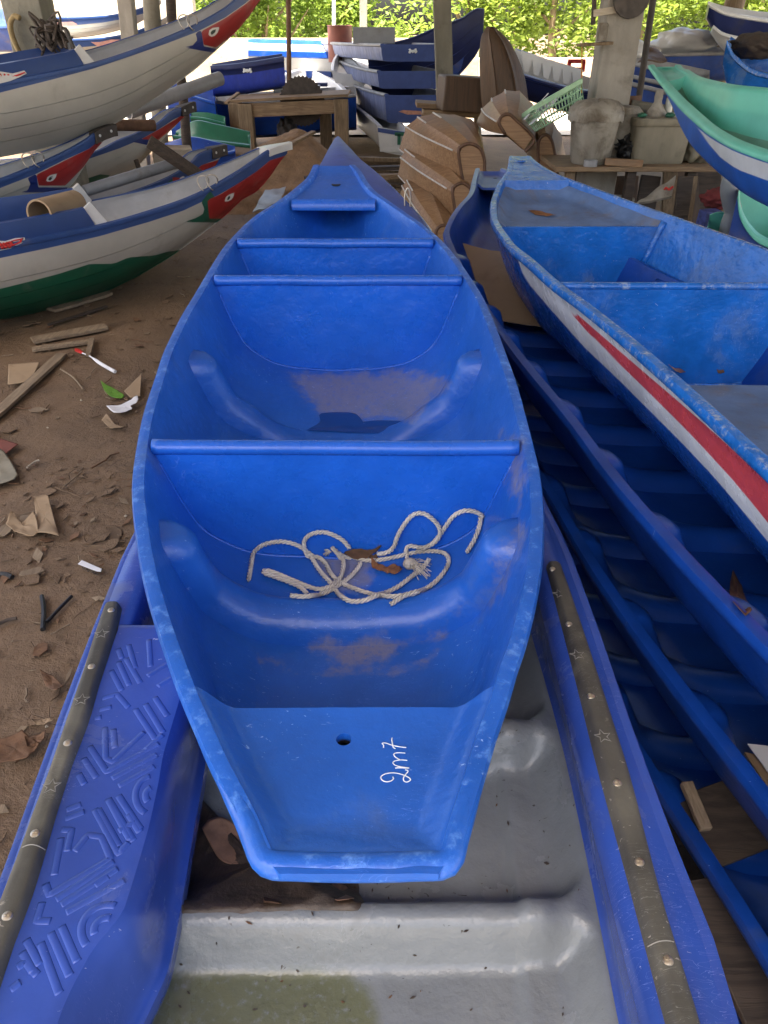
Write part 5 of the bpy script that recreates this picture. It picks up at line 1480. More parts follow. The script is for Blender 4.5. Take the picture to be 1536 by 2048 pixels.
# long navy boat and the boats behind the posts at right
hull_px('long_boat', 'long navy boat with white pockets inside, behind the white buckets', [(1040, 148), (1100, 166), (1165, 180), (1250, 190), (1330, 196)], [(1030, 95), (1080, 112), (1135, 138), (1195, 158), (1330, 188)], 9.6, 10.6, .30, [M['white'], M['navy']], lip=.09, sec=SEC_A, mat_of=lambda j, K, f, mb: 1 if j > 2 * K and not (2 * K + 6 <= j <= 3 * K) else 0)
mb = MB()
for k in range(6):
    p = PY(lerp(1050, 1150, k / 5), lerp(122, 152, k / 5), 10.3); mb = MB(); mb.prism([p + Vector((-.05, 0, .10)), p + Vector((.09, 0, .06)), p + Vector((.05, -.02, -.12)), p + Vector((-.01, -.02, -.10))], (0, 1, 0), .03)
    mb.build('rib', [M['white']], bpy.data.objects['long_boat'])
for i, (lb, L, R, yy, m, D) in enumerate((
    ('violet blue boat right of the steel rod, lowest of three', [(1225, 155), (1290, 170), (1345, 184), (1420, 205)], [(1225, 150), (1290, 160), (1345, 172), (1420, 185)], 9.2, 'bdusty', .36),
    ('violet blue boat right of the steel rod, middle of three', [(1225, 140), (1290, 155), (1345, 168), (1420, 190)], [(1225, 134), (1290, 144), (1345, 155), (1420, 170)], 9.8, 'bdusty', .14),
    ('violet blue boat right of the steel rod, highest of three', [(1225, 116), (1290, 129), (1345, 146), (1420, 165)], [(1225, 110), (1290, 117), (1345, 125), (1420, 140)], 10.3, 'bdusty', .26),
    ('navy boat with pale rim behind the teal bow', [(1316, 106), (1370, 105), (1450, 103), (1540, 100)], [(1316, 98), (1370, 96), (1450, 94), (1540, 92)], 11.5, 'bdusty', .36),
    ('white and navy boat high at the far right corner', [(1420, 6), (1450, 22), (1500, 32), (1560, 40), (1650, 44)], [(1416, 2), (1450, 12), (1500, 20), (1560, 26), (1650, 30)], 11.0, 'navy', .40),
    ('navy boat with pointed bow under the far right corner boat', [(1427, 50), (1450, 66), (1500, 76), (1560, 82), (1650, 84)], [(1424, 46), (1450, 58), (1500, 64), (1560, 68), (1650, 70)], 10.6, 'white', .22))):
    hull_px('background_boat', lb, L, R, yy, yy + .9, (lambda D: (lambda t: D * interp(t, [0, .25, 1], [.45, 1, 1])))(D), [M[m], M['srim'] if i < 4 else M['white']], lip=.06, mat_of=lambda j, K, f, mb: 0 if 2 * K + 7 <= j <= 4 * K + 6 else 1, sec=SEC_M, group='boats behind the workbench')
hull_px('blue_boat', 'glossy blue bow with brown heap in it, right edge above the teal boat', [(1454, 78), (1462, 100), (1480, 120), (1510, 140), (1560, 150), (1640, 152)], [(1462, 72), (1480, 84), (1500, 96), (1530, 104), (1570, 106), (1640, 108)], 7.4, 8.1, lambda t: .36 * interp(t, [0, .3, 1], [.6, 1, 1]), [M['ablue']], lip=.05, sec=SEC_M)
def lump(name, label, cat, c, r, mat, s=3, amp=.25, parent=None, seed=0, kind=None, group=None):
    bm = bmesh.new(); bmesh.ops.create_icosphere(bm, subdivisions=4, radius=1)
    mb = MB(); vs = []
    for v in bm.verts:
        p = Vector(v.co); k = 1 + amp * noise.noise(p * s + Vector((seed, 0, 0))) + amp * .4 * noise.noise(p * s * 3 + Vector((seed, 2, 0)))
        vs.append(Vector(c) + Vector((p.x * r[0], p.y * r[1], p.z * r[2])) * k)
    mb.add(vs, [[v.index for v in f.verts] for f in bm.faces]); bm.free()
    o = mb.build(name, [mat], parent, sharp=180)
    return tag(o, label, cat, group, kind) if label else o
lump('cloth_heap', 'brown heap of sacking lying in the glossy blue bow', 'heap', PY(1520, 92, 7.8), (.24, .2, .10), M['woodd'], seed=4)
lump('wrapped_bundle', 'large bundle wrapped in white and blue sheet, right of the rod', 'bundle', PY(1372, 84, 11.8), (.42, .3, .15), M['white'], 2, .25, seed=9)
lump('wrapped_bundle', 'small pale bundle next to the concrete post', 'bundle', PY(1266, 102, 11.4), (.19, .2, .12), M['white'], 2, .25, seed=3)
slab('brown_tarp', 'dark brown sheet peaked over the violet blue boat', 'tarp', [PY(1276, 124, 10.4), PY(1335, 118, 10.6), PY(1318, 98, 10.9), PY(1296, 97, 10.9)], M['browndark'], .02, wave=.03)

# navy boat behind the middle post, upright brown hull
NX, NY = Vector((1, -.25, 0)).normalized(), Vector((-.25, -1, 0)).normalized()
q0 = PY(900, 120, 14.6)
SideBoat((q0.x, q0.y), [(760, 92), (823, 76), (880, 52), (925, 36), (942, 24), (955, 18), (969, 19)], [(760, 200), (830, 190), (900, 165), (945, 120), (962, 90), (969, 60), (971, 30)], beamf(.5, 2.2), {}, [M['navy'], M['bdusty']], 'navy_boat', 'dark navy boat with tall bow behind the middle post', group=None, tback=.2, d=NX, n=NY)
def standing_hull():
    Lx = [(966, 225), (962, 190), (960, 150), (960, 110), (964, 75), (974, 54)]; Rx = [(1060, 225), (1056, 190), (1050, 150), (1037, 110), (1017, 75), (988, 52)]
    Lc = catmull([PY(*q, 9.0) for q in Lx], 26); Rc = catmull([PY(*q, 9.0) for q in Rx], 26)
    rows = []
    for a, b in zip(Lc, Rc):
        w = (b - a).length / 2; c = (a + b) / 2; row = []
        for j in range(33):
            s = -1 + j / 16; x = s * w
            r = .028 * max(0, 1 - (abs((abs(s) - .45)) / .07) ** 2) * min(1, w * 6)
            row.append(c + Vector((x, -(1 - abs(s) ** 2.2) * w * .7 - r, 0)))
        rows.append(row + [p + Vector((0, .03, 0)) for p in reversed(row)])
    mb = MB(); mb.grid(rows, cv=True)
    k = 66; mb.f += [list(range(k)), [26 * k + j for j in reversed(range(k))]]; mb.m += [0, 0]
    return tag(mb.build('standing_hull', [M['browndark']], None, sharp=50), 'dark brown hull standing upright on its end beside the navy bow', 'boat hull')
standing_hull()
mb = MB(); mb.box(PY(936, 188, 9.6), (.62, .5, .34), Euler((0, .06, .1)).to_matrix()); tag(mb.build('brown_crate', [M['browndark']], None, bevel=.02), 'reddish brown box beside the foot of the upright hull', 'box')

# brown mould shells: strakes run from a wide end to a small flat end
def shell(label, A, B, yA, yB, grp='brown wooden hull shells', far=.35, seams=True):
    rings = []
    Ac, Bc = [PY(*q, yA) for q in A], [PY(*q, yB) for q in B]
    o = thing('hull_shell', label, 'hull shell', (sum(Ac, Vector()) / len(Ac)), grp)
    n = 12; m = len(Ac) - 1
    mb = MB(); rows = []
    for i in range(n + 1):
        t = i / n; row = []
        base = [a.lerp(b, t) for a, b in zip(Ac, Bc)]; c = sum(base, Vector()) / len(base)
        for k in range(m):
            for j in range(4):
                p = base[k].lerp(base[k + 1], j / 4)
                p += (p - c).normalized() * (.022 * sin(pi * t) + .010 * (1 - j / 4) * (.5 + .5 * (1 - t)))
                row.append(p)
        row.append(base[-1]); rows.append(row)
    k = len(rows[0]); mb.grid(rows)
    back = [Vector((p.x, p.y + far, p.z)) for p in rows[0]]
    mb.grid([[p + Vector((.04, far, -.04)) for p in rows[0]], rows[0]])
    mb.build('strakes', [M['brownhull']], o, sharp=25)
    mb = MB(); pc = Bc
    c = sum(pc, Vector()) / len(pc)
    nn = (pc[1] - pc[0]).cross(pc[3] - pc[0]).normalized()
    if nn.y > 0: nn = -nn
    mb.prism([p.lerp(c, .06) - nn * .012 for p in pc], nn, .016); pl = mb.build('end_panel', [M['brownhull']], o, bevel=.006)
    mb = MB(); mb.prism([p + Vector((.0, far * .4, 0)) for p in rows[-1][::2]], Vector((0, -1, 0)), .004); mb.build('inside', [M['browndark']], o)
    mb = MB(); mb.tube(catmull(pc, 30), .013, 7); mb.build('end_seam', [M['glue']], o, sharp=180)
    if seams:
        for k_ in (0, 1, 2, 3):
            if k_ < m:
                m2 = MB(); pts = [rows[i][4 * k_] + Vector((0, -.004, .002)) for i in range(0, 12 if k_ == 1 else 4)]
                m2.tube(pts, .007 if k_ else .005, 6); m2.build('seam', [M['seam']], o, sharp=180)
    return o
A1 = [(800, 297), (813, 253), (837, 235), (867, 228), (907, 230), (940, 238), (962, 256)]; B1 = [(930, 387), (917, 307), (923, 293), (940, 287), (960, 297), (969, 320), (968, 350)]
shell('large brown strake shell on top of its pile, its flat end facing right', A1, B1, 7.4, 6.6)
shell('brown strake shell squeezed between the large shell and the lowest one', [(798, 350), (803, 315), (812, 300), (850, 292), (890, 300), (925, 310), (945, 330)], [(915, 455), (905, 385), (910, 372), (925, 366), (940, 376), (945, 395), (945, 420)], 7.3, 6.5)
shell('lowest brown strake shell of the pile, beside the blue bow', [(800, 395), (806, 372), (816, 362), (850, 360), (880, 375), (905, 390), (920, 410)], [(880, 500), (872, 470), (876, 456), (888, 450), (900, 456), (905, 470), (905, 490)], 7.1, 6.3)
shell('brown strake shell tipped up on the right, flat end lowest', [(953, 247), (965, 218), (985, 198), (1010, 183), (1037, 183), (1063, 207), (1071, 240)], [(1010, 268), (998, 247), (1003, 233), (1017, 228), (1032, 240), (1068, 277), (1050, 304)], 7.5, 6.8)
shell('brown strake shell leaning beside the white bucket', [(1058, 335), (1060, 280), (1070, 252), (1085, 238), (1105, 245), (1120, 268), (1131, 310)], [(1080, 352), (1076, 300), (1080, 276), (1092, 269), (1103, 280), (1110, 310), (1116, 352)], 7.3, 6.9, seams=False)
mb = MB(); mb.bar(PY(832, 207, 10), PY(965, 216, 10), .5, .05); mb.bar(PY(845, 222, 9.9), PY(965, 228, 9.9), .4, .06)
for x in (850, 955): mb.bar(PY(x, 225, 10), PY(x, 330, 10), .08, .08, up=(0, 1, 0))
tag(mb.build('low_bench', [M['wood']], None, bevel=.005), 'low rough wooden bench in front of the blue skiff stack', 'bench')

# work table with the saw blade
TY = 11.9
tb = thing('work_table', 'rough wooden saw table with thick legs', 'table', PY(575, 320, TY))
a, b = PY(453, 203, TY), PY(696, 191, TY); W = Vector((0, 1.0, .0))
mb = MB(); mb.bar((a + b) / 2 + (a - b) * .5 + W / 2, (a + b) / 2 - (a - b) * .5 + W / 2, 1.02, .035); mb.build('table_top', [M['wood']], tb, bevel=.004)
def leg(px, y, w=.18, top=204, mat='woodz'):
    t = PY(px, top, y); m = MB(); m.bar(t, Vector((t.x, y, -.02)), w, w, up=(0, 1, 0)); return m.build('leg', [M[mat]], tb, bevel=.008)
leg(491, TY + .06, .19, 207); leg(682, TY + .06, .19, 198); leg(470, TY + .9, .18, 205); leg(650, TY + .9, .17, 200)
mb = MB(); mb.bar(PY(500, 221, TY + .02), PY(672, 213, TY + .02), .035, .17); mb.build('apron', [M['wood']], tb, bevel=.004)
mb = MB(); c = PY(604, 203, TY + .45); pts = []
for k in range(72):
    a_ = 2 * pi * k / 72; r = .31 * (1 + (.05 if k % 2 else -.02)); pts.append(c + Vector((cos(a_) * r, 0, sin(a_) * r)))
mb.prism(pts, (0, 1, 0), .012)
mb.build('saw_blade', [M['iron']], tb, sharp=20)
mb = MB(); mb.bar(PY(610, 196, TY + .7), PY(690, 186, TY + .7), .3, .04); tag(mb.build('pale_board', [M['woodp']], None, bevel=.003), 'pale sawn board lying on the saw table', 'board')
mb = MB(); mb.bar(PY(452, 206, TY - .05), PY(477, 186, TY + .3), .05, .03); tag(mb.build('wood_scrap', [M['wood']], None, bevel=.003), 'bent wood scrap on the left corner of the saw table', 'wood scrap')
lump('saw_motor', 'dark greasy motor under the saw table', 'motor', PY(575, 268, TY + .5), (.14, .16, .22), M['iron'], 3, .35, seed=5)
# blue basin boats on the left of the table
ob, hb, _ = hull_px('blue_basin', 'small blue tub boat with dark rim and white scribble, above the saw table', [(420, 131), (470, 127), (520, 120), (568, 112)], [(424, 128), (470, 120), (520, 113), (564, 107)], 12.9, 14.0, .40, [M['tub'], M['navy']], lip=.05, sec=[(1, 0), (.97, .2), (.92, .5), (.84, .85), (.7, 1), (.3, 1), (0, 1)], mat_of=lambda j, K, f, mb: 1 if (j < 2 * K + 6 or j > 4 * K + 5 or 2 * K + 6 <= j <= 2 * K + 8) else 0, liph=3)
inkpx([[(0, 0), (5, 0), (2, 3), (5, 6), (0, 8)], [(8, 8), (8, 3), (10, 2), (11, 8), (12, 3), (14, 2), (15, 8)], [(22, 0), (18, 0), (18, 4), (22, 5), (22, 8), (18, 8)]], hb, 486, 138, .75, .012)
hull_px('blue_boat', 'blue boat lying under the small tub boat, left of the saw table', [(424, 200), (480, 206), (540, 204), (600, 198), (712, 188)], [(428, 188), (480, 186), (540, 182), (600, 178), (712, 172)], 13.2, 14.6, .52, [M['bblue'], M['srim']], lip=.06, mat_of=lambda j, K, f, mb: 0 if 2 * K + 7 <= j <= 4 * K + 6 else 1)
hull_px('white_boat', 'white and blue boat interior behind the saw table, slatted seats', [(540, 172), (560, 150), (590, 138), (610, 140)], [(700, 184), (680, 165), (650, 150), (625, 140)], [13.8, 16.5], [13.8, 16.5], .3, [M['white']], lip=.10)
mb = MB()
for k, (x0, x1, y, yy) in enumerate(((597, 655, 168, 14.6), (610, 640, 173, 14.3))):
    m2 = MB(); m2.bar(PY(x0 - 15, y, yy), PY(x1, y + 1, yy), .22, .05); m2.build('slat_seat', [M['navy']], bpy.data.objects['white_boat.002'])
# blue and white hull lying crosswise, drum
rows = []; m_i = []
zt = [(78, 0), (84, 0), (86, 1), (99, 1), (101, 0), (111, 0), (113, 1), (138, 1), (140, 0), (152, 0)]
mb = MB()
prof = [[PY(lerp(496, 662, j / 16), y + lerp(0, 5, j / 16), 16.4 - .25 * sin(pi * i / 9)) for j in range(17)] for i, (y, m) in enumerate(zt)]
for i in range(9): mb.grid([prof[i], prof[i + 1]], zt[i][1] if zt[i][1] == zt[i + 1][1] else 0)
mb.grid([[p + Vector((0, .9, 0)) for p in prof[0]], prof[0]]); mb.grid([[p + Vector((0, .9, 0)) for p in prof[-1]], [p + Vector((0, .9, 0)) for p in prof[0]]])
for j in (0, 16):
    mb.add([r[j] for r in prof] + [prof[-1][j] + Vector((0, .9, 0)), prof[0][j] + Vector((0, .9, 0))], [list(range(12))])
tag(mb.build('striped_tub', [M['bblue'], M['white']], None, sharp=40), 'broad blue and white banded hull side far behind the saw table', 'boat')
mb = MB(); mb.lathe([(.001, .0), (.21, 0), (.21, .26), (.22, .27), (.21, .28), (.21, .52), (.22, .54), (.20, .545), (.001, .54)], PY(681, 124, 15.6), 24); tag(mb.build('steel_drum', [M['barrel']], None), 'red brown drum next to the white mast', 'drum')

# sand heap, planks behind the bows
def heap(c, rx_, ry_, h, mat, label, name='sand_heap', seed=0):
    rows = []
    for i in range(26):
        r = i / 25; row = []
        for j in range(56):
            a = 2 * pi * j / 56; x = c[0] + cos(a) * r * rx_; y = c[1] + sin(a) * r * ry_
            k = max(0, 1 - r ** 1.5) ** 1.25 * (1 + .55 * noise.noise(Vector((x * 1.5, y * 1.5, seed))))
            row.append(Vector((x, y, h * k + (.07 * noise.noise(Vector((x * 5, y * 5, seed))) + .03 * noise.noise(Vector((x * 15, y * 15, seed)))) * (1 - r) - .02 - .02 * r)))
        rows.append(row)
    mb = MB(); mb.grid(rows, cv=True)
    return tag(mb.build(name, [mat], None, sharp=180), label, kind='stuff')
heap((-1.15, 10.1), 1.2, 1.6, .56, M['sand'], 'heap of brown sand under the saw table')
heap((-1.75, 8.9), .9, .7, .25, M['sand'], 'low spread of brown sand behind the red bows', seed=5)
rnd = random.Random(5)
for k in range(13):
    y = lerp(10.8, 9.2, k / 12); x = rnd.uniform(-.1, .45); z = .06 + .055 * (k % 4) + rnd.uniform(0, .03)
    mb = MB(); L = rnd.uniform(.5, .95); ang = rnd.uniform(-.3, .3); d = Vector((cos(ang), sin(ang), rnd.uniform(-.05, .05)))
    mb.bar(Vector((x, y, z)) - d * L, Vector((x, y, z)) + d * L, rnd.uniform(.08, .2), rnd.uniform(.03, .05))
    o = mb.build('scrap_plank', [M[('woodz', 'woodd', 'wood')[k % 3]]], None, bevel=.003)
    tag(o, 'weathered plank in the scrap heap behind the pointed blue bow', 'plank', 'scrap planks behind the blue bow')
mb = MB(); mb.bar(PY(575, 292, 9.2), PY(627, 264, 9.7), .06, .03); tag(mb.build('wood_strip', [M['wood']], None, bevel=.003), 'thin strip of wood on the slope of the sand heap', 'wood strip')
slab('roof_tile_sheet', 'piece of grey blue corrugated sheet beside the pointed blue bow', 'sheet', [P(505, 425, .1), P(560, 405, .1), P(572, 372, .16), P(530, 380, .16)], M['greyp'], .01, wave=.02)

# boats seen between the left bows and the table
for lb, L, R, yy, m, D in (('green rimmed white boat left of the saw table', [(345, 270), (380, 275), (430, 282), (500, 290)], [(352, 262), (390, 240), (430, 246), (500, 262)], 10.4, ('white', 'dgreen'), .18),
                           ('low blue hull in front of the green rimmed boat', [(325, 300), (370, 305), (430, 308), (470, 300)], [(330, 286), (380, 272), (430, 282), (470, 292)], 9.4, ('bblue', 'bblue'), .25),
                           ('dark green boat end under the blue boats', [(380, 232), (410, 236), (450, 246)], [(382, 224), (412, 224), (450, 232)], 11.6, ('dgreen', 'dgreen'), .2),
                           ('deep blue boat low behind the strapped bows', [(330, 175), (380, 190), (430, 205)], [(335, 160), (385, 165), (430, 178)], 12.4, ('bblue', 'bblue'), .8)):
    hull_px('background_boat', lb, L, R, yy, yy + .8, D, [M[m[0]], M[m[1]]], lip=.06, sec=SEC_M, mat_of=lambda j, K, f, mb: 0 if 2 * K + 7 <= j <= 4 * K + 6 else 1, group='boats behind the left bows')
# two long white boats far left
FX, FY = Vector((1, .15, 0)).normalized(), Vector((.15, -1, 0)).normalized()
q0 = PY(150, 90, 13.6)
for nm, rim, keel, top, off, lb in (('upper', [(-80, 36), (60, 36), (140, 36), (205, 33), (250, 26), (290, 14), (322, 0)], [(-80, 100), (40, 90), (140, 78), (200, 70), (260, 54), (300, 32), (322, 8)], [(-200, 0), (330, -20), (300, 24), (250, 38), (205, 46), (140, 52), (0, 56), (-200, 60)], 0, 'long white boat with blue strip, upper one at far left'),
                                ('lower', [(-80, 88), (60, 88), (140, 80), (200, 77), (255, 68), (300, 52), (335, 34)], [(-80, 170), (40, 160), (140, 146), (200, 130), (260, 105), (310, 76), (335, 44)], [(-200, 60), (340, 10), (320, 50), (260, 82), (200, 92), (140, 97), (0, 102), (-200, 106)], .5, 'long white boat with blue strip, lower one at far left')):
    bb = SideBoat((q0.x - FY.x * -off, q0.y - off), rim, keel, beamf(.45, 2.4), dict(top=polymask([top])), [M['lhull'], M['linside']], 'long_white_boat', lb, group='long white boats at far left', tback=.6, d=FX, n=FY)
    bvq = bvh_of(bb.hull)
    pl_ = [(182, 84), (200, 84), (222, 79), (248, 79), (248, 86), (222, 88), (195, 92)] if off else [(104, 46), (120, 44), (145, 43), (155, 48), (140, 51), (110, 51)]
    mb = MB(); mb.prism([hit(bvq, x, y, .01)[0] for x, y in pl_], FY, .006); mb.build('sticker', [paint('faded_pink_sticker', (.62, .36, .33), .6, .2, 14, 0)], bb.thing)
hull_px('violet_boat', 'violet blue boat end at the far left edge behind the thick post', [(-60, 52), (10, 50), (50, 48)], [(-60, 8), (10, 18), (48, 40)], 10.5, 11.4, .3, [M['bdusty']], lip=.05)
# rope and dried bundle at the left post
mb = MB(); mb.tube(catmull([PY(*q, 7.0) for q in ((40, 36), (28, 33), (21, 48), (24, 70), (34, 95), (46, 118), (52, 128))], 40), .028, 8, flat=.7); tag(mb.build('hanging_rope', [paint('yellow_rope', (.30, .22, .10), .8, .3, 18, .5)], None, sharp=180), 'thick yellowish rope looped beside the far left post', 'rope')
mb = MB(); rnd = random.Random(3)
for k in range(46):
    a = PY(rnd.uniform(78, 108), rnd.uniform(40, 70), 7.0 - rnd.uniform(0, .15)); b = PY(rnd.uniform(80, 145), rnd.uniform(55, 118), 6.95 - rnd.uniform(0, .2)); c = (a + b) / 2 + Vector((rnd.uniform(-.08, .08), rnd.uniform(-.05, 0), rnd.uniform(-.08, .1)))
    mb.tube(catmull([a, c, b], 8), rnd.uniform(.005, .015), 6)
tag(mb.build('dried_bundle', [M['woodd']], None), 'tangled bundle of dried roots tied to the far left post', 'bundle')
# ================================================================= workbench with buckets
YW = 6.25
wbn = thing('workbench', 'cluttered wooden bench carrying buckets and bottles', 'bench', PY(1280, 400, YW))
a, b = PY(1112, 331, YW), PY(1480, 346, YW)
zt_ = (a.z + b.z) / 2
mb = MB(); mb.bar(Vector((a.x, YW + .32, zt_)), Vector((b.x, YW + .32, zt_)), .66, .035); mb.build('bench_top', [M['wood']], wbn, bevel=.004)
for px in (1140, 1262, 1382):
    mb = MB(); p = PY(px, 345, YW + .08); mb.bar(Vector((p.x, YW + .08, zt_ - .02)), Vector((p.x, YW + .08, -.02)), .07, .07, up=(0, 1, 0)); mb.build('leg', [M['woodd'] if px > 1200 else M['woodz']], wbn, bevel=.006)
def onbench(px, dy): return Vector((PY(px, 335, YW + dy).x, YW + dy, zt_ + .018))
def pxh(n, dy): return n * (YW + dy) * .93 / F
bk = thing('paint_bucket', 'dirty white paint bucket with a plastic bag over its mouth', 'bucket', onbench(1178, .18))
p = onbench(1178, .18)
mb = MB(); mb.lathe([(.001, 0), (.135, 0), (.145, .01), (.185, .33), (.195, .335), (.197, .365), (.188, .37), (.18, .36), (.14, .02), (.001, .015)], p, 36); mb.build('body', [M['bucket']], bk)
mb = MB(); rows = []
for i, (r, z) in enumerate(((.203, .325), (.206, .35), (.19, .385), (.15, .41), (.10, .425), (.03, .43), (.001, .43))):
    rows.append([p + Vector((cos(t) * r * (1 + .06 * noise.noise(Vector((cos(t) * 4, sin(t) * 4, i)))), sin(t) * r, z + .02 * noise.noise(Vector((cos(t) * 5, sin(t) * 5, i * .5 + 3))) - (.03 if i == 0 else 0) * (1 + noise.noise(Vector((cos(t) * 6, sin(t) * 6, 9)))))) for t in [2 * pi * k / 40 for k in range(40)]])
mb.grid(rows, cv=True); mb.build('bag_cover', [M['bucket']], bk, sharp=180)
mb = MB(); mb.lathe([(.001, 0), (.12, 0), (.16, .30), (.17, .33), (.13, .37), (.001, .38)], onbench(1226, .42), 28); tag(mb.build('paint_bucket', [M['bucket']], None), 'whitish bucket half hidden behind the bagged paint bucket', 'bucket')
bx = thing('plastic_box', 'stained plastic box with a flanged lid on the bench', 'box', onbench(1305, .12))
p = onbench(1303, .28)
def roundbox(mb, c, w, d, h, r, taper=.92, z0=0):
    rows = []
    for z, k in ((0, taper * .97), (.015, taper), (h * .5, (1 + taper) / 2), (h, 1)):
        row = []
        for q in range(4):
            for s in range(5):
                a_ = pi / 2 * q + pi / 2 * s / 4
                cx_, cy__ = (w / 2 - r) * (1 if q in (0, 3) else -1), (d / 2 - r) * (1 if q in (0, 1) else -1)
                row.append(c + Vector(((cx_ + r * cos(a_)) * k, (cy__ + r * sin(a_)) * k, z + z0)))
        rows.append(row)
    o = mb.grid(rows, cv=True); mb.f += [[o + j for j in range(20)], [o + 60 + j for j in reversed(range(20))]]; mb.m += [0, 0]
mb = MB(); roundbox(mb, p, .42, .34, .26, .05); mb.build('body', [M['bucket2']], bx)
mb = MB(); roundbox(mb, p, .445, .365, .055, .05, .99, .255); mb.build('lid', [M['bucket2']], bx, bevel=.006)
def bottle(label, px, dy, prof, mat, capmat=None, z=0.0, cap=None, name='bottle'):
    c = onbench(px, dy) + Vector((0, 0, z)); o = thing(name, label, 'bottle', c)
    mb = MB(); mb.lathe(prof, c, 18); mb.build('body', [M[mat]], o)
    if cap: mb = MB(); mb.lathe(cap, c, 18); mb.build('cap', [M[capmat]], o)
bottle('clear slim bottle with red cap on the plastic box', 1316, .36, [(.001, 0), (.026, 0), (.028, .01), (.027, .11), (.022, .125), (.001, .127)], 'bottle', 'red', .31, [(.001, .122), (.024, .122), (.024, .16), (.001, .162)])
bottle('pale funnel shaped bottle on the plastic box', 1294, .34, [(.001, 0), (.075, 0), (.07, .03), (.035, .08), (.028, .10), (.032, .13), (.025, .175), (.001, .177)], 'bucket', None, .31)
bottle('small grey bottle behind the teal hull', 1346, .5, [(.001, 0), (.022, 0), (.022, .05), (.001, .052)], 'greyp', None, .30)
for k, (px, lb) in enumerate(((1330, 'white jar lid nearest the red capped bottle'), (1342, 'white jar lid in the middle, on the plastic box'), (1352, 'white jar lid nearest the teal hull'))):
    mb = MB(); mb.lathe([(.001, 0), (.024, 0), (.024, .022), (.001, .024)], onbench(px, .32) + Vector((0, 0, .31)), 16); tag(mb.build('jar_lid', [M['paper']], None), lb, 'lid')
for px, lb in ((1268, 'green plastic scrap on the left of the box lid'), (1322, 'green plastic scrap under the red capped bottle')):
    lump('green_scrap', lb, 'plastic scrap', onbench(px, .22) + Vector((0, 0, .325)), (.035, .03, .018), M['dgreen'], seed=px)
lump('plastic_bag', 'crumpled clear plastic bag right of the stained box', 'bag', onbench(1385, .28) + Vector((0, 0, .12)), (.12, .14, .15), M['bucket2'], 3, .45, seed=21)
lump('rag_heap', 'dark heap of rags between bucket and box', 'rags', onbench(1240, .36) + Vector((0, 0, .09)), (.09, .16, .10), M['blk'], 4, .5, seed=8)
mb = MB(); mb.bar(onbench(1208, .04) + Vector((0, 0, .03)), onbench(1284, .0) + Vector((0, 0, .02)), .05, .05); tag(mb.build('brown_stick', [M['brownhull']], None, bevel=.006), 'varnished brown stick on the bench edge between bucket and box', 'stick')
for k, (px, dy, r, h, mt, lb) in enumerate(((1255, .5, .05, .13, 'iron', 'dark tin behind the rags on the bench'), (1268, .46, .04, .10, 'bottle', 'cloudy jar left behind the stained box'), (1226, .06, .045, .05, 'blk', 'low black tin in front of the half hidden bucket'), (1365, .52, .05, .16, 'greyp', 'grey tin behind the plastic bag'), (1400, .45, .06, .2, 'bucket2', 'stained canister at the right end of the bench'), (1180, .02, .05, .045, 'srim', 'flat grey tin at the foot of the bagged bucket'))):
    mb = MB(); mb.lathe([(.001, 0), (r, 0), (r, h * .92), (r * .92, h * .95), (r * .92, h), (.001, h)], onbench(px, dy), 20); tag(mb.build('tin', [M[mt]], None), lb, 'tin')
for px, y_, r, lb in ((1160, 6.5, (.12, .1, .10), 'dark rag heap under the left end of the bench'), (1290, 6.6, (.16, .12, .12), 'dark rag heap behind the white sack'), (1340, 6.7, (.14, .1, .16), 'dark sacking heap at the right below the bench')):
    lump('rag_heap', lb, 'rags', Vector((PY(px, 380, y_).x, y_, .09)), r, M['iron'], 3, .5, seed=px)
# rusty curved plate with a bar, behind the bench
mb = MB(); rows = []
for i in range(13):
    t = i / 12; c = PY(lerp(1262, 1246, t ** 2), lerp(192, 268, t), 7.0); w = .09 * (1 - .55 * t) + .01
    rows.append([c + Vector((s * w, .05 * s * s, 0)) for s in (-1, -.5, 0, .5, 1)])
mb.grid(rows); mb.grid([[p + Vector((0, .02, 0)) for p in r] for r in rows], flip=True); tag(mb.build('curved_plate', [M['rust']], None, sharp=60), 'brown curved plate standing behind the bench at the foot of the rod', 'plate')
mb = MB(); mb.tube([PY(1262, 212, 6.98), PY(1360, 226, 6.9)], .045, 10); tag(mb.build('dusty_log', [M['conc2']], None), 'dusty round bar lying behind the bottles', 'bar')
# pale green basket
bs = thing('plastic_basket', 'pale green lattice basket with papers, tilted against the bucket', 'basket', PY(1120, 230, 6.75))
c0 = PY(1118, 236, 6.75); Rb = Euler((radians(-16), radians(-26), radians(12))).to_matrix()
mb = MB(); W_, D_, H_ = .40, .34, .15
def bpt(u, v, z):
    k = .82 + .18 * z / H_; return c0 + Rb @ Vector((u * W_ / 2 * k, v * D_ / 2 * k, z))
for z in (0.0, .05, .10):
    mb.tube([bpt(*q, z) for q in ((-1, -1), (1, -1), (1, 1), (-1, 1), (-1, -1))], .005, 5)
for k in range(15):
    u = -1 + 2 * k / 14
    for v in (-1, 1): mb.bar(bpt(u, v, 0), bpt(min(1, u + .1), v, H_), .009, .006)
    if k % 2 == 0:
        for s in (-1, 1): mb.bar(bpt(s, u, 0), bpt(s, u, H_), .009, .006)
for k in range(9):
    u = -1 + k / 4; mb.bar(bpt(u, -1, .0), bpt(u, 1, .0), .012, .004); mb.bar(bpt(-1, u, .001), bpt(1, u, .001), .012, .004)
mb.build('lattice', [M['pgreen']], bs)
mb = MB(); rg = [bpt(*q, H_) for q in ((-1, -1), (1, -1), (1, 1), (-1, 1), (-1, -1))]
for p, q in zip(rg, rg[1:]): mb.bar(p, q, .02, .035)
mb.build('rim', [M['pgreen']], bs, bevel=.003)
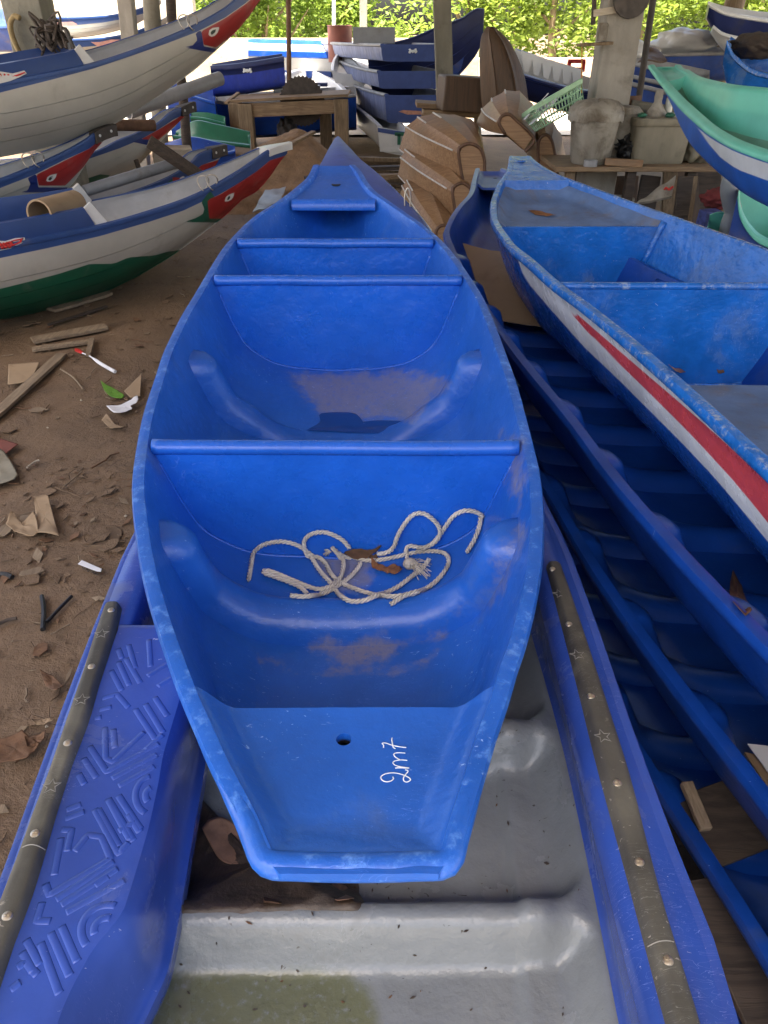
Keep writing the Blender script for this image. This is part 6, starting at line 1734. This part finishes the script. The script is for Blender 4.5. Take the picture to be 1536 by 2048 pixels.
for k, (dx, dy, rz) in enumerate(((-.1, -.05, .3), (-.05, .05, .9), (-.13, .02, -.2))):
    q = [c0 + Rb @ (Vector((dx, dy, .10 + .03 * k)) + Matrix.Rotation(rz, 3, 'Z') @ Vector((sx * .12, sy * .09, .03 * sx))) for sx, sy in ((-1, -1), (1, -1), (1, 1), (-1, 1))]
    slab('paper_sheet', ('crumpled white paper lowest in the green basket', 'white paper sheet in the middle of the green basket', 'white paper sheet on top in the green basket')[k], 'paper', q, M['paper'], .002, wave=.02)
# beneath the bench
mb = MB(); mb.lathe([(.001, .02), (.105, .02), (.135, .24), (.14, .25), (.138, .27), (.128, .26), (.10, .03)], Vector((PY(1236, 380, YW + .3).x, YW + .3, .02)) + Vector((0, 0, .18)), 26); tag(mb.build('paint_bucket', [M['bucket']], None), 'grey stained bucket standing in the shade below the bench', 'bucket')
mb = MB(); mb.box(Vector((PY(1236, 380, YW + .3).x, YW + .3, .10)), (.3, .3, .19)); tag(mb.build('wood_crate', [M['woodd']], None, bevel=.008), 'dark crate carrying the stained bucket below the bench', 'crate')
slab('white_sack', 'white sack with a red mark hanging slack under the bench', 'sack', [PY(1268, 408, 6.1), PY(1344, 388, 6.1), PY(1352, 350, 6.2), PY(1318, 372, 6.2)], M['bucket'], .02, wave=.03)
bvs = bvh_of(bpy.data.objects['white_sack']); mb = MB()
mb.tube([hit(bvs, q.x, q.y, .006)[0] for q in catmull([(1328, 380, 0), (1332, 376, 0), (1337, 380, 0), (1342, 377, 0), (1346, 374, 0)], 20)], .009, 6, flat=.5); mb.build('red_mark', [M['red']], bpy.data.objects['white_sack'])
for k, (px, w_, lb) in enumerate(((1372, .11, 'wide dark upright board under the bench, left of two'), (1390, .04, 'narrow brown upright batten under the bench'))):
    mb = MB(); p = PY(px, 352, 6.12); mb.bar(Vector((p.x, 6.12, zt_ - .03)), Vector((p.x + .02, 6.05, 0)), w_, .03, up=(0, 1, 0)); tag(mb.build('upright_board', [M['woodz'] if k else M['woodd']], None, bevel=.003), lb, 'board')
cr = thing('black_crate', 'black plastic crate on the ground right of the bench boards', 'crate', Vector((PY(1425, 410, 5.9).x, 5.9, 0)))
c = Vector((PY(1425, 410, 5.9).x, 5.9, 0))
mb = MB()
for z in (.02, .10, .18, .26, .34):
    for p, q in (((-.2, -.15), (.2, -.15)), ((.2, -.15), (.2, .15)), ((.2, .15), (-.2, .15)), ((-.2, .15), (-.2, -.15))): mb.bar(c + Vector((*p, z)), c + Vector((*q, z)), .012, .04)
for x in (-.2, -.1, 0, .1, .2): mb.bar(c + Vector((x, -.15, 0)), c + Vector((x, -.15, .36)), .03, .014, up=(0, 1, 0))
mb.build('lattice', [M['blk']], cr)
mb = MB(); mb.box(c + Vector((0, .0, .08)), (.36, .26, .12)); mb.build('filling', [M['woodd']], cr)
mb = MB(); mb.box(c + Vector((-.01, -.02, .44)), (.14, .1, .12), Euler((.1, 0, .3)).to_matrix()); tag(mb.build('printed_pack', [paint('blue_white_pack', (.06, .08, .25), .4, .6, 22, .1)], None, bevel=.006), 'small blue and white packet on top of the black crate', 'packet')
lump('red_cloth', 'dark red cloth bundle under the teal hull', 'cloth', c + Vector((.10, .15, .55)), (.12, .1, .07), paint('dark_red_cloth', (.16, .03, .03), .9, .3, 9, .5), 3, .4, seed=2)
# teal rimmed basin boat at the right edge, grey bent pipe, teal piece
hull_px('teal_rimmed_boat', 'dark blue tub boat with teal rim under the teal boat', [(1478, 380), (1482, 420), (1500, 455), (1530, 480), (1600, 500)], [(1482, 362), (1500, 352), (1530, 352), (1570, 360), (1640, 380)], 4.6, 5.3, .40, [M['bdusty'], M['teal']], lip=.045, sec=SEC_M, mat_of=lambda j, K, f, mb: 1 if (j < 2 * K + 6 or j > 4 * K + 7) else 0)
mb = MB(); mb.tube(catmull([PY(*q, 5.0) for q in ((1470, 352), (1462, 362), (1458, 380), (1462, 405), (1466, 425), (1458, 450), (1452, 480))], 30), .052, 12); tag(mb.build('grey_hose', [M['greyp']], None), 'bent grey hose standing between teal basin and teal rimmed boat', 'hose')
hull_px('teal_basin', 'small teal basin behind the striped boat', [(1418, 445), (1422, 470), (1440, 490), (1470, 495)], [(1420, 428), (1436, 422), (1455, 424), (1475, 432)], 4.9, 5.2, .25, [M['teal']], lip=.03, sec=SEC_M, cat='basin')

mb = MB(); rnd = random.Random(31)  # dark boards added so the space below the bench looks shaded
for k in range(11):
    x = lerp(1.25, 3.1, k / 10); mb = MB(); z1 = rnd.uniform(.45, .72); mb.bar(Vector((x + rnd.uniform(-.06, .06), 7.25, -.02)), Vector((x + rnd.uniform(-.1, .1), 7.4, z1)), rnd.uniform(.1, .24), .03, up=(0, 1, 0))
    tag(mb.build('shade_board', [M[('woodd', 'woodz', 'browndark')[k % 3]]], None, bevel=.004), 'dark board added behind the workbench legs to deepen the shade there', 'board', 'dark boards added for shade behind the workbench')
mb = MB(); q = PY(1152, 134, 12.4)
for a, b in (((-.1, 0, -.06), (-.1, 0, .07)), ((.1, 0, -.06), (.1, 0, .07)), ((-.12, 0, .07), (.12, 0, .07)), ((-.1, 0, -.03), (.1, 0, -.03))): mb.bar(q + Vector(a), q + Vector(b), .05, .05, up=(0, 1, 0))
tag(mb.build('red_crate', [M['red']], None, bevel=.006), 'small red plastic crate end seen beyond the long navy boat', 'crate')
# ================================================================= the rope in the small boat
def rc(q): return (470 + q[0] / 2.898, 990 + q[1] / 2.898)
RP = [[(75, 503), (88, 430), (110, 330), (175, 278), (280, 264), (370, 288), (450, 345), (520, 400), (560, 470), (620, 520), (760, 575), (900, 600), (1000, 590), (1060, 575), (1150, 525), (1220, 450), (1245, 385), (1215, 345), (1130, 335), (1030, 345), (900, 375), (780, 390), (680, 368), (600, 330), (552, 288)],
      [(665, 298), (640, 265), (600, 235), (520, 205), (440, 218), (402, 262), (412, 320), (450, 390), (500, 465), (560, 530), (600, 590), (660, 630), (740, 630), (850, 590), (940, 550), (1020, 490), (1090, 435), (1130, 385)],
      [(415, 590), (385, 560), (340, 535), (220, 490), (165, 472), (160, 460), (190, 458), (250, 478), (350, 520), (450, 560), (520, 562), (600, 512), (630, 430), (612, 350), (570, 295)],
      [(320, 600), (420, 603), (520, 580), (590, 540), (650, 500), (710, 440), (732, 395)], [(905, 650), (980, 605), (1060, 580)],
      [(825, 325), (880, 318), (920, 285), (940, 230), (975, 165), (1030, 102), (1090, 92), (1150, 130), (1185, 180), (1180, 230), (1140, 270), (1090, 292)],
      [(1355, 345), (1410, 250), (1440, 150), (1418, 100), (1340, 80), (1270, 108), (1220, 172), (1180, 230), (1130, 280), (1080, 295), (1010, 285), (990, 320), (1000, 380), (1012, 420)]]
rp = thing('rope', 'loose off white twisted rope with frayed knot inside the small boat', 'rope', hit(bv_main, 700, 1130)[0])
mb = MB()
for k, path in enumerate(RP):
    n = len(path) * 14
    pts = [hit(bv_main, *rc((q.x, q.y)), .0045 + .0022 * (k % 3) + .001 * (k // 3))[0] for q in catmull([(x, y, 0) for x, y in path], n)]
    for _ in range(6):
        pts = [pts[0]] + [(pts[i - 1] + pts[i] * 2 + pts[i + 1]) / 4 for i in range(1, n)] + [pts[-1]]
    pts = catmull(pts[::3], n * 2)
    s_ = 0; fr = []; up = Vector((0, 0, 1))
    for i, p in enumerate(pts):
        d = (pts[min(i + 1, len(pts) - 1)] - pts[max(i - 1, 0)]).normalized(); u = d.cross(up)
        u = u.normalized() if u.length > .01 else Vector((1, 0, 0)); v = u.cross(d)
        if i: s_ += (p - pts[i - 1]).length
        fr.append((p, u, v, s_))
    for st in range(3):
        mb.tube([p + (u * cos(2 * pi * (s_ / .028 + st / 3)) + v * sin(2 * pi * (s_ / .028 + st / 3))) * .0026 for p, u, v, s_ in fr], .0024, 6)
mb.build('twisted_strands', [M['rope']], rp, sharp=180)
mb = MB(); rnd = random.Random(11); kc = hit(bv_main, *rc((1018, 425)), .008)[0]
for k in range(5):
    a_ = k * 1.3; R = .011
    mb.tube([kc + Vector((cos(t) * R * cos(a_), cos(t) * R * sin(a_) * .8, sin(t) * R * .8 + .004)) for t in [2 * pi * i / 14 for i in range(15)]], .0042, 6)
mb.build('knot', [M['rope']], rp, sharp=180)
mb = MB()
for k in range(46):
    e = rc((1040 + rnd.uniform(20, 110), 440 + rnd.uniform(-60, 65))); q = hit(bv_main, *e, rnd.uniform(.002, .012))[0]
    q = kc + (q - kc).normalized() * min((q - kc).length, .055)
    m_ = kc.lerp(q, .5) + Vector((0, 0, rnd.uniform(0, .012)))
    mb.tube(catmull([kc, m_, q], 6), .0006, 4)
mb.build('frayed_end', [M['rope']], rp, sharp=180)
mb = MB()
for k in range(16):
    b0 = hit(bv_main, *rc((560, 318)), .008)[0]; q = hit(bv_main, *rc((515 + rnd.uniform(-5, 25), 335 + rnd.uniform(-25, 18))), .004)[0]
    mb.tube([b0, b0.lerp(q, .5) + Vector((0, 0, .004)), q], .0008, 4)
mb.build('frayed_end', [M['rope']], rp, sharp=180)
leaf('dead_leaf', 'flat grey brown leaf under the rope in the small boat', [rc(q) for q in ((632, 335), (660, 305), (720, 292), (780, 300), (850, 290), (800, 325), (760, 355), (700, 360))], bv_main, M['leaf'], .012, .012)
leaf('dead_leaf', 'twisted orange brown leaf beside the frayed rope end', [rc(q) for q in ((790, 400), (830, 410), (880, 425), (930, 420), (975, 470), (930, 475), (870, 458), (800, 440))], bv_main, M['leaf2'], .006, .018)
leaf('dead_leaf', 'dark crumpled leaf bits between the rope loops', [rc(q) for q in ((780, 345), (820, 345), (830, 390), (800, 400), (775, 375))], bv_main, M['leaf'], .004, .012)
# puddle behind the middle bulkhead
bvp = bvh_of(hull)
pts = [(612, 862), (640, 845), (642, 828), (700, 826), (716, 832), (722, 845), (760, 842), (830, 845), (850, 856), (838, 866), (760, 868)]
mb = MB(); zz = max(hit(bvp, *q)[0].z for q in pts)
ring = catmull([P(x, y, hit(bvp, x, y)[0].z + .006) for x, y in pts] + [P(*pts[0], hit(bvp, *pts[0])[0].z + .006)], 60)[:-1]
c = sum(ring, Vector()) / len(ring)
mb.grid([[hit(bvp, *PR(c.lerp(p, k)), lerp(.007, .002, k ** 4))[0] for p in ring] for k in (.02, .2, .4, .6, .8, .93, 1)], cv=True)
mp = NT('puddle_water'); mp.col((.006, .05, .26)); mp.b.inputs['Roughness'].default_value = .04; mp.b.inputs['IOR'].default_value = 1.33
tag(mb.build('puddle', [mp.m], None, sharp=180, fix=False), 'dark rainwater puddle on the floor behind the middle bulkhead', 'puddle')
M['mudb'] = paint('mud_caked_board', (.135, .09, .053), .85, .25, 5, .6, 18, .008, dirt=((.07, .045, .028), .5, 6), stretch=(1, 1, 1))
# ================================================================= litter on the ground
gp = lambda x, y, l=.0: hit(bvg, x, y, l)[0]
def plank(label, a, b, w, h, mat='woody', name='plank', la=.012, lb=.012):
    mb = MB(); A, B = gp(*a, la + h / 2), gp(*b, lb + h / 2)
    n = 8; rows = []
    d = (B - A).normalized(); s = d.cross(Vector((0, 0, 1))).normalized()
    for k in range(n + 1):
        p = A.lerp(B, k / n); ww = w * (1 + .1 * noise.noise(p * 6)) * (.85 if k in (0, n) else 1)
        rows.append([p + s * (i * ww / 2) + Vector((0, 0, j * h / 2)) for i, j in ((-1, -1), (1, -1), (1, 1), (-1, 1))])
    mb.grid(rows, cv=True); mb.f += [[0, 1, 2, 3], [4 * n + 3, 4 * n + 2, 4 * n + 1, 4 * n]]; mb.m += [0, 0]
    return tag(mb.build(name, [M[mat]], None, bevel=.002), label, 'plank')
plank('long narrow muddy plank running to the left edge', (126, 716), (-20, 850), .062, .018)
plank('broad muddy board with a step shaped end, left of the small boat', (66, 688), (215, 660), .10, .02)
plank('thin muddy batten in front of the broad board', (66, 706), (180, 690), .05, .018)
plank('short crosswise batten touching the broad board', (178, 718), (186, 685), .03, .02)
plank('weathered board with greenish paint under the white boat', (100, 625), (215, 590), .16, .02, 'woody')
plank('dark thin strip lying below the green boat bottom', (98, 655), (215, 618), .03, .012, 'woodd')
slab('green_sheet', 'green printed plastic scrap under the green boat bottom', 'plastic scrap', [gp(95, 622, .04), gp(165, 612, .04), gp(180, 592, .045), (gp(120, 600, .045))], paint('green_print', (.06, .14, .06), .6, .5, 20, .2), .003, wave=.01)
leaf('green_leaf', 'single fresh green leaf on the mud', [(202, 768), (215, 775), (232, 783), (250, 797), (238, 802), (222, 797), (210, 785)], bvg, M['green_leaf'], .012, .012)
bs_ = thing('brush', 'white stick with a red tip lying on the mud', 'stick', gp(190, 725))
mb = MB(); mb.tube(catmull([gp(166, 713, .02), gp(180, 718, .018), gp(205, 735, .018), gp(231, 749, .016)], 14), lambda t: .004 + .006 * sstep(.25, .5, t), 8); mb.build('handle', [M['paper']], bs_)
mb = MB(); mb.tube([gp(153, 704, .02), gp(158, 709, .024), gp(166, 713, .02)], [.008, .018, .010], 8, flat=.4); mb.build('tip', [M['red']], bs_)
for lb, pts, mt, cu in (('square piece of brown cardboard on the mud', [(20, 738), (82, 733), (66, 768), (45, 775), (18, 778)], 'cardboard', .004),
                    ('torn white wrapper beside the small boat rim', [(215, 823), (240, 818), (276, 805), (274, 815), (262, 820), (264, 828), (232, 836)], 'paper', .02),
                    ('pink clay tile fragment at the left edge', [(-20, 880), (40, 898), (14, 918), (-20, 930)], 'barrel', .004),
                    ('grey plastic sheet at the left edge of the mud', [(-30, 915), (8, 912), (38, 958), (28, 972), (0, 980), (-30, 985)], 'bucket2', .02),
                    ('folded brown cardboard flap standing up from the mud', [(72, 1008), (100, 1004), (122, 1085), (78, 1080)], 'cardboard', .03),
                    ('crumpled brown wrapper next to the cardboard flap', [(15, 1060), (30, 1042), (45, 1055), (72, 1040), (80, 1075), (68, 1086), (40, 1078)], 'cardboard', .03),
                    ('brown paper scrap near the white wrapper', [(205, 848), (215, 838), (235, 860), (250, 864), (222, 866)], 'cardboard', .015),
                    ('muddy cardboard piece against the small boat rim', [(250, 790), (285, 755), (282, 800), (262, 803)], 'cardboard', .006),
                    ('dry brown leaf near the rubbing strip', [(84, 1355), (108, 1362), (132, 1385), (120, 1400), (95, 1382)], 'leaf', .02),
                    ('dry pale leaf lower by the rubbing strip', [(68, 1455), (100, 1448), (112, 1455), (80, 1462)], 'cardboard', .02),
                    ('broad dry leaf pair at the lower mud edge', [(-20, 1500), (50, 1475), (85, 1500), (60, 1530), (0, 1540)], 'leaf', .02),
                    ('curled dry leaf at the foot of the moulded boat', [(55, 1490), (98, 1478), (90, 1495), (60, 1512)], 'leaf', .02)):
    leaf({'cardboard': 'cardboard_piece', 'paper': 'wrapper', 'barrel': 'tile_fragment', 'bucket2': 'plastic_sheet', 'mudb': 'muddy_board', 'leaf': 'dead_leaf'}[mt], lb, pts, bvg, M[mt], (.022 if cu > .005 else .026) if mt != 'mudb' else .012, cu, cat='litter' if mt != 'leaf' else 'leaf', th=.002)
tg = leaf('paper_tag', 'narrow printed number tag on the mud', [(158, 1138), (166, 1130), (206, 1147), (204, 1153), (196, 1152)], bvg, M['paper'], .02, .002, cat='tag')
bt = bvh_of(tg); mb = MB()
for k in range(6):
    cx0 = lerp(166, 192, k / 5) + (2 if k > 2 else 0); cy0 = lerp(1135.5, 1148, k / 5)
    mb.tube([hit(bt, cx0 + 2.0 * cos(t), cy0 + 2.6 * sin(t), .001, .02)[0] for t in [2 * pi * i / 12 for i in range(13)]], .0011, 4)
mb.build('printed_digits', [M['blk']], tg)
mb = MB(); c = gp(206, 1072, .002)
mb.lathe([(.001, -.001), (.06, -.001), (.066, .002), (.070, .0005), (.074, -.012)], c, 32); tag(mb.build('lid', [M['mudb']], None), 'round muddy lid pressed into the mud', 'lid')
for lb, a, b, r, mt in (('black straight cable piece on the mud', (85, 1198), (87, 1265), .008, 'blk'), ('black slanting cable piece meeting the straight one', (145, 1198), (95, 1250), .006, 'blk'), ('dark twig at the left edge of the mud', (-10, 1258), (35, 1242), .006, 'woodd'),
                    ('dark flat strip at the left edge', (-10, 1155), (26, 1160), .009, 'blk'), ('pale thin straw on the mud', (55, 940), (80, 925), .004, 'woodp'), ('thin brown twig near the green leaf', (122, 742), (168, 784), .005, 'woody')):
    mb = MB(); m_ = ((a[0] + b[0]) / 2 + 3, (a[1] + b[1]) / 2 - 4); mb.tube(catmull([gp(*a, .012), gp(*m_, .012), gp(*b, .012)], 10), r, 7); tag(mb.build('twig' if mt.startswith('wood') else 'cable_piece', [M[mt]], None), lb, 'twig' if mt.startswith('wood') else 'cable')
# crumbs, chips and leaf litter nobody would count
mb = MB(); rnd = random.Random(21)
for k in range(2100):
    x = rnd.uniform(-4.6, .2); y = rnd.uniform(.3, 9.5)
    if k > 1500: x = rnd.uniform(-1.6, -.4); y = rnd.uniform(.5, 3.0)
    if lL(min(max(y, .3), 4.9)).x < x: continue
    z = gz(x, y); s = rnd.choice((.006, .01, .014, .022, .03)) * rnd.uniform(.6, 1.3); a_ = rnd.uniform(0, 2 * pi)
    u = Vector((cos(a_), sin(a_), rnd.uniform(-.25, .25))) * s; v = Vector((-sin(a_), cos(a_), rnd.uniform(-.25, .25))) * s * rnd.uniform(.15, .7)
    p = Vector((x, y, z + .006 + s * .15)); mi = rnd.choice((0, 2, 2, 1, 2, 2)); h = Vector((0, 0, .003))
    q = [p - u, p + v * rnd.uniform(.7, 1.2), p + u, p - v]
    mb.add(q + [t - h for t in q], [(0, 1, 2, 3), (7, 6, 5, 4), (0, 4, 5, 1), (1, 5, 6, 2), (2, 6, 7, 3), (3, 7, 4, 0)], mi)
for k in range(230):                         # larger trodden scraps and twigs
    x = rnd.uniform(-3.6, -.3); y = rnd.uniform(.5, 6.5)
    if lL(min(max(y, .3), 4.9)).x < x + .05: continue
    s = rnd.uniform(.012, .05); a0 = rnd.uniform(0, 2 * pi); n = 7; st_ = rnd.uniform(.35, 1)
    p = Vector((x, y, 0)); top = []
    for j in range(n):
        a_ = 2 * pi * j / n; r = s * rnd.uniform(.55, 1.15); q = Vector((cos(a_) * r, sin(a_) * r * st_, 0)); q.rotate(Euler((0, 0, a0)))
        q += p; q.z = gz(q.x, q.y) + .010 + rnd.uniform(0, .22) * s; top.append(q)
    mi = rnd.choice((0, 1, 2, 2, 2, 2, 2, 2)); c0_ = sum(top, Vector()) / n
    mb.add(top + [q - Vector((0, 0, .004)) for q in top], [tuple(range(n)), tuple(reversed(range(n, 2 * n)))] + [(j, n + j, n + (j + 1) % n, (j + 1) % n) for j in range(n)], mi)
for k in range(130):
    x = rnd.uniform(-3.4, -.4); y = rnd.uniform(.5, 5.5)
    if lL(min(max(y, .3), 4.9)).x < x + .1: continue
    a_ = rnd.uniform(0, pi); L_ = rnd.uniform(.03, .16); d = Vector((cos(a_), sin(a_), 0)); pts = []
    for j in range(5):
        q = Vector((x, y, 0)) + d * (L_ * (j / 4 - .5)) + Vector((-d.y, d.x, 0)) * (.2 * L_ * noise.noise(Vector((k, j * .5, 0)))); q.z = gz(q.x, q.y) + .010; pts.append(q)
    mb.tube(pts, rnd.uniform(.0012, .004), 5, rnd.choice((1, 2, 0)))
tag(mb.build('ground_litter', [M['woody'], M['leaf'], M['mud'], M['cardboard']], None, sharp=30), 'chips, bark and leaf crumbs scattered over the mud', kind='stuff')
mb = MB()
for k in range(330):
    x = rnd.uniform(-1.05, -.62); y = rnd.uniform(.45, .95)
    if rnd.random() > .8: x = rnd.uniform(-3.5, -.6); y = rnd.uniform(.5, 4)
    r = rnd.uniform(.003, .009); p = Vector((x, y, gz(x, y) + r * .4)); bm_ = []
    vs = [p + Vector(q) * r * rnd.uniform(.7, 1.2) for q in ((1, 0, 0), (-1, 0, 0), (0, 1, 0), (0, -1, 0), (0, 0, 1), (0, 0, -1))]
    mb.add(vs, [(0, 2, 4), (2, 1, 4), (1, 3, 4), (3, 0, 4), (2, 0, 5), (1, 2, 5), (3, 1, 5), (0, 3, 5)])
tag(mb.build('gravel', [M['wall']], None, sharp=30), 'small pale gravel bits at the lower left of the mud', kind='stuff')
# planks and scraps between the nested boats, lower right
for lb, a, b, z0, z1, w_, mt in (('broad weathered board sticking out of the nested boats, lower right', (1395, 1760), (1540, 2060), .36, .32, .07, 'woodd'), ('dark broad board inside the third nested boat', (1395, 1580), (1480, 1720), .40, .36, .14, 'woodd'), ('pale split lath at the edge of the dark board', (1372, 1565), (1412, 1660), .44, .42, .022, 'woody')):
    mb = MB(); A, B = P(*a, z0), P(*b, z1); mb.bar(A, B, w_, .014); tag(mb.build('scrap_board', [M[mt]], None, bevel=.002), lb, 'board')
slab('white_card', 'white card corner inside the nested boats at the right edge', 'card', [P(1495, 1488, .5), P(1600, 1500, .5), P(1610, 1600, .47), P(1545, 1560, .48)], M['paper'], .003, wave=.004)
slab('cardboard_sheet', 'corrugated cardboard edge below the white card', 'cardboard', [P(1488, 1507, .47), P(1545, 1520, .47), P(1600, 1620, .46), P(1540, 1590, .46)], M['cardboard'], .006, wave=.004)
bvn = bvh_of(bhull)
leaf('dead_leaf', 'large brown leaf lying in the topmost nested boat', [(1462, 1150), (1478, 1180), (1500, 1235), (1490, 1245), (1465, 1215), (1456, 1180)], bvn, M['leaf'], .008, .012)
lump('plaster_lump', 'whitish crumb of plaster on a rib of the topmost nested boat', 'crumb', hit(bvn, 1158, 738, .012)[0], (.022, .016, .014), M['bucket'], 3, .4, seed=3)
# ---------------------------------------------------------------- camera, light, view
cam = bpy.data.cameras.new('camera'); co = bpy.data.objects.new('camera', cam); COL.objects.link(co)
cam.sensor_fit = 'VERTICAL'; cam.sensor_height = 24.0; cam.lens = F / 2048 * 24.0
cam.clip_start = 0.02; cam.clip_end = 2000
co.location = CAM; co.rotation_euler = (pi / 2 - TH, 0, 0)
SC.camera = co
w = bpy.data.worlds.new('World'); SC.world = w; w.use_nodes = True
nt = w.node_tree; bg = nt.nodes['Background']
sky = nt.nodes.new('ShaderNodeTexSky'); sky.sky_type = 'NISHITA'; sky.sun_disc = False
SUN_EL, SUN_AZ = radians(66), radians(218)      # high, behind the camera and to its left
sky.sun_elevation = SUN_EL; sky.sun_rotation = SUN_AZ
sky.dust_density = 7.0; sky.air_density = 1.0; sky.ozone_density = 0.3
nt.links.new(sky.outputs[0], bg.inputs[0]); bg.inputs[1].default_value = 0.10
sl = bpy.data.lights.new('sun', 'SUN'); so = bpy.data.objects.new('sun', sl); COL.objects.link(so)
sl.energy = 5.0; sl.angle = radians(1.0); sl.color = (1, .93, .82)
d = Vector((sin(SUN_AZ) * cos(SUN_EL), cos(SUN_AZ) * cos(SUN_EL), sin(SUN_EL)))
so.rotation_euler = d.to_track_quat('Z', 'Y').to_euler(); so.location = d * 20
SC.view_settings.view_transform = 'Standard'; SC.view_settings.look = 'None'
SC.view_settings.exposure = EXPO; SC.view_settings.gamma = 1
SC.cycles.max_bounces = 8; SC.cycles.diffuse_bounces = 4; SC.cycles.glossy_bounces = 3
SC.cycles.caustics_reflective = False; SC.cycles.caustics_refractive = False
SC.cycles.use_denoising = True
SC.cycles.sample_clamp_indirect = 6
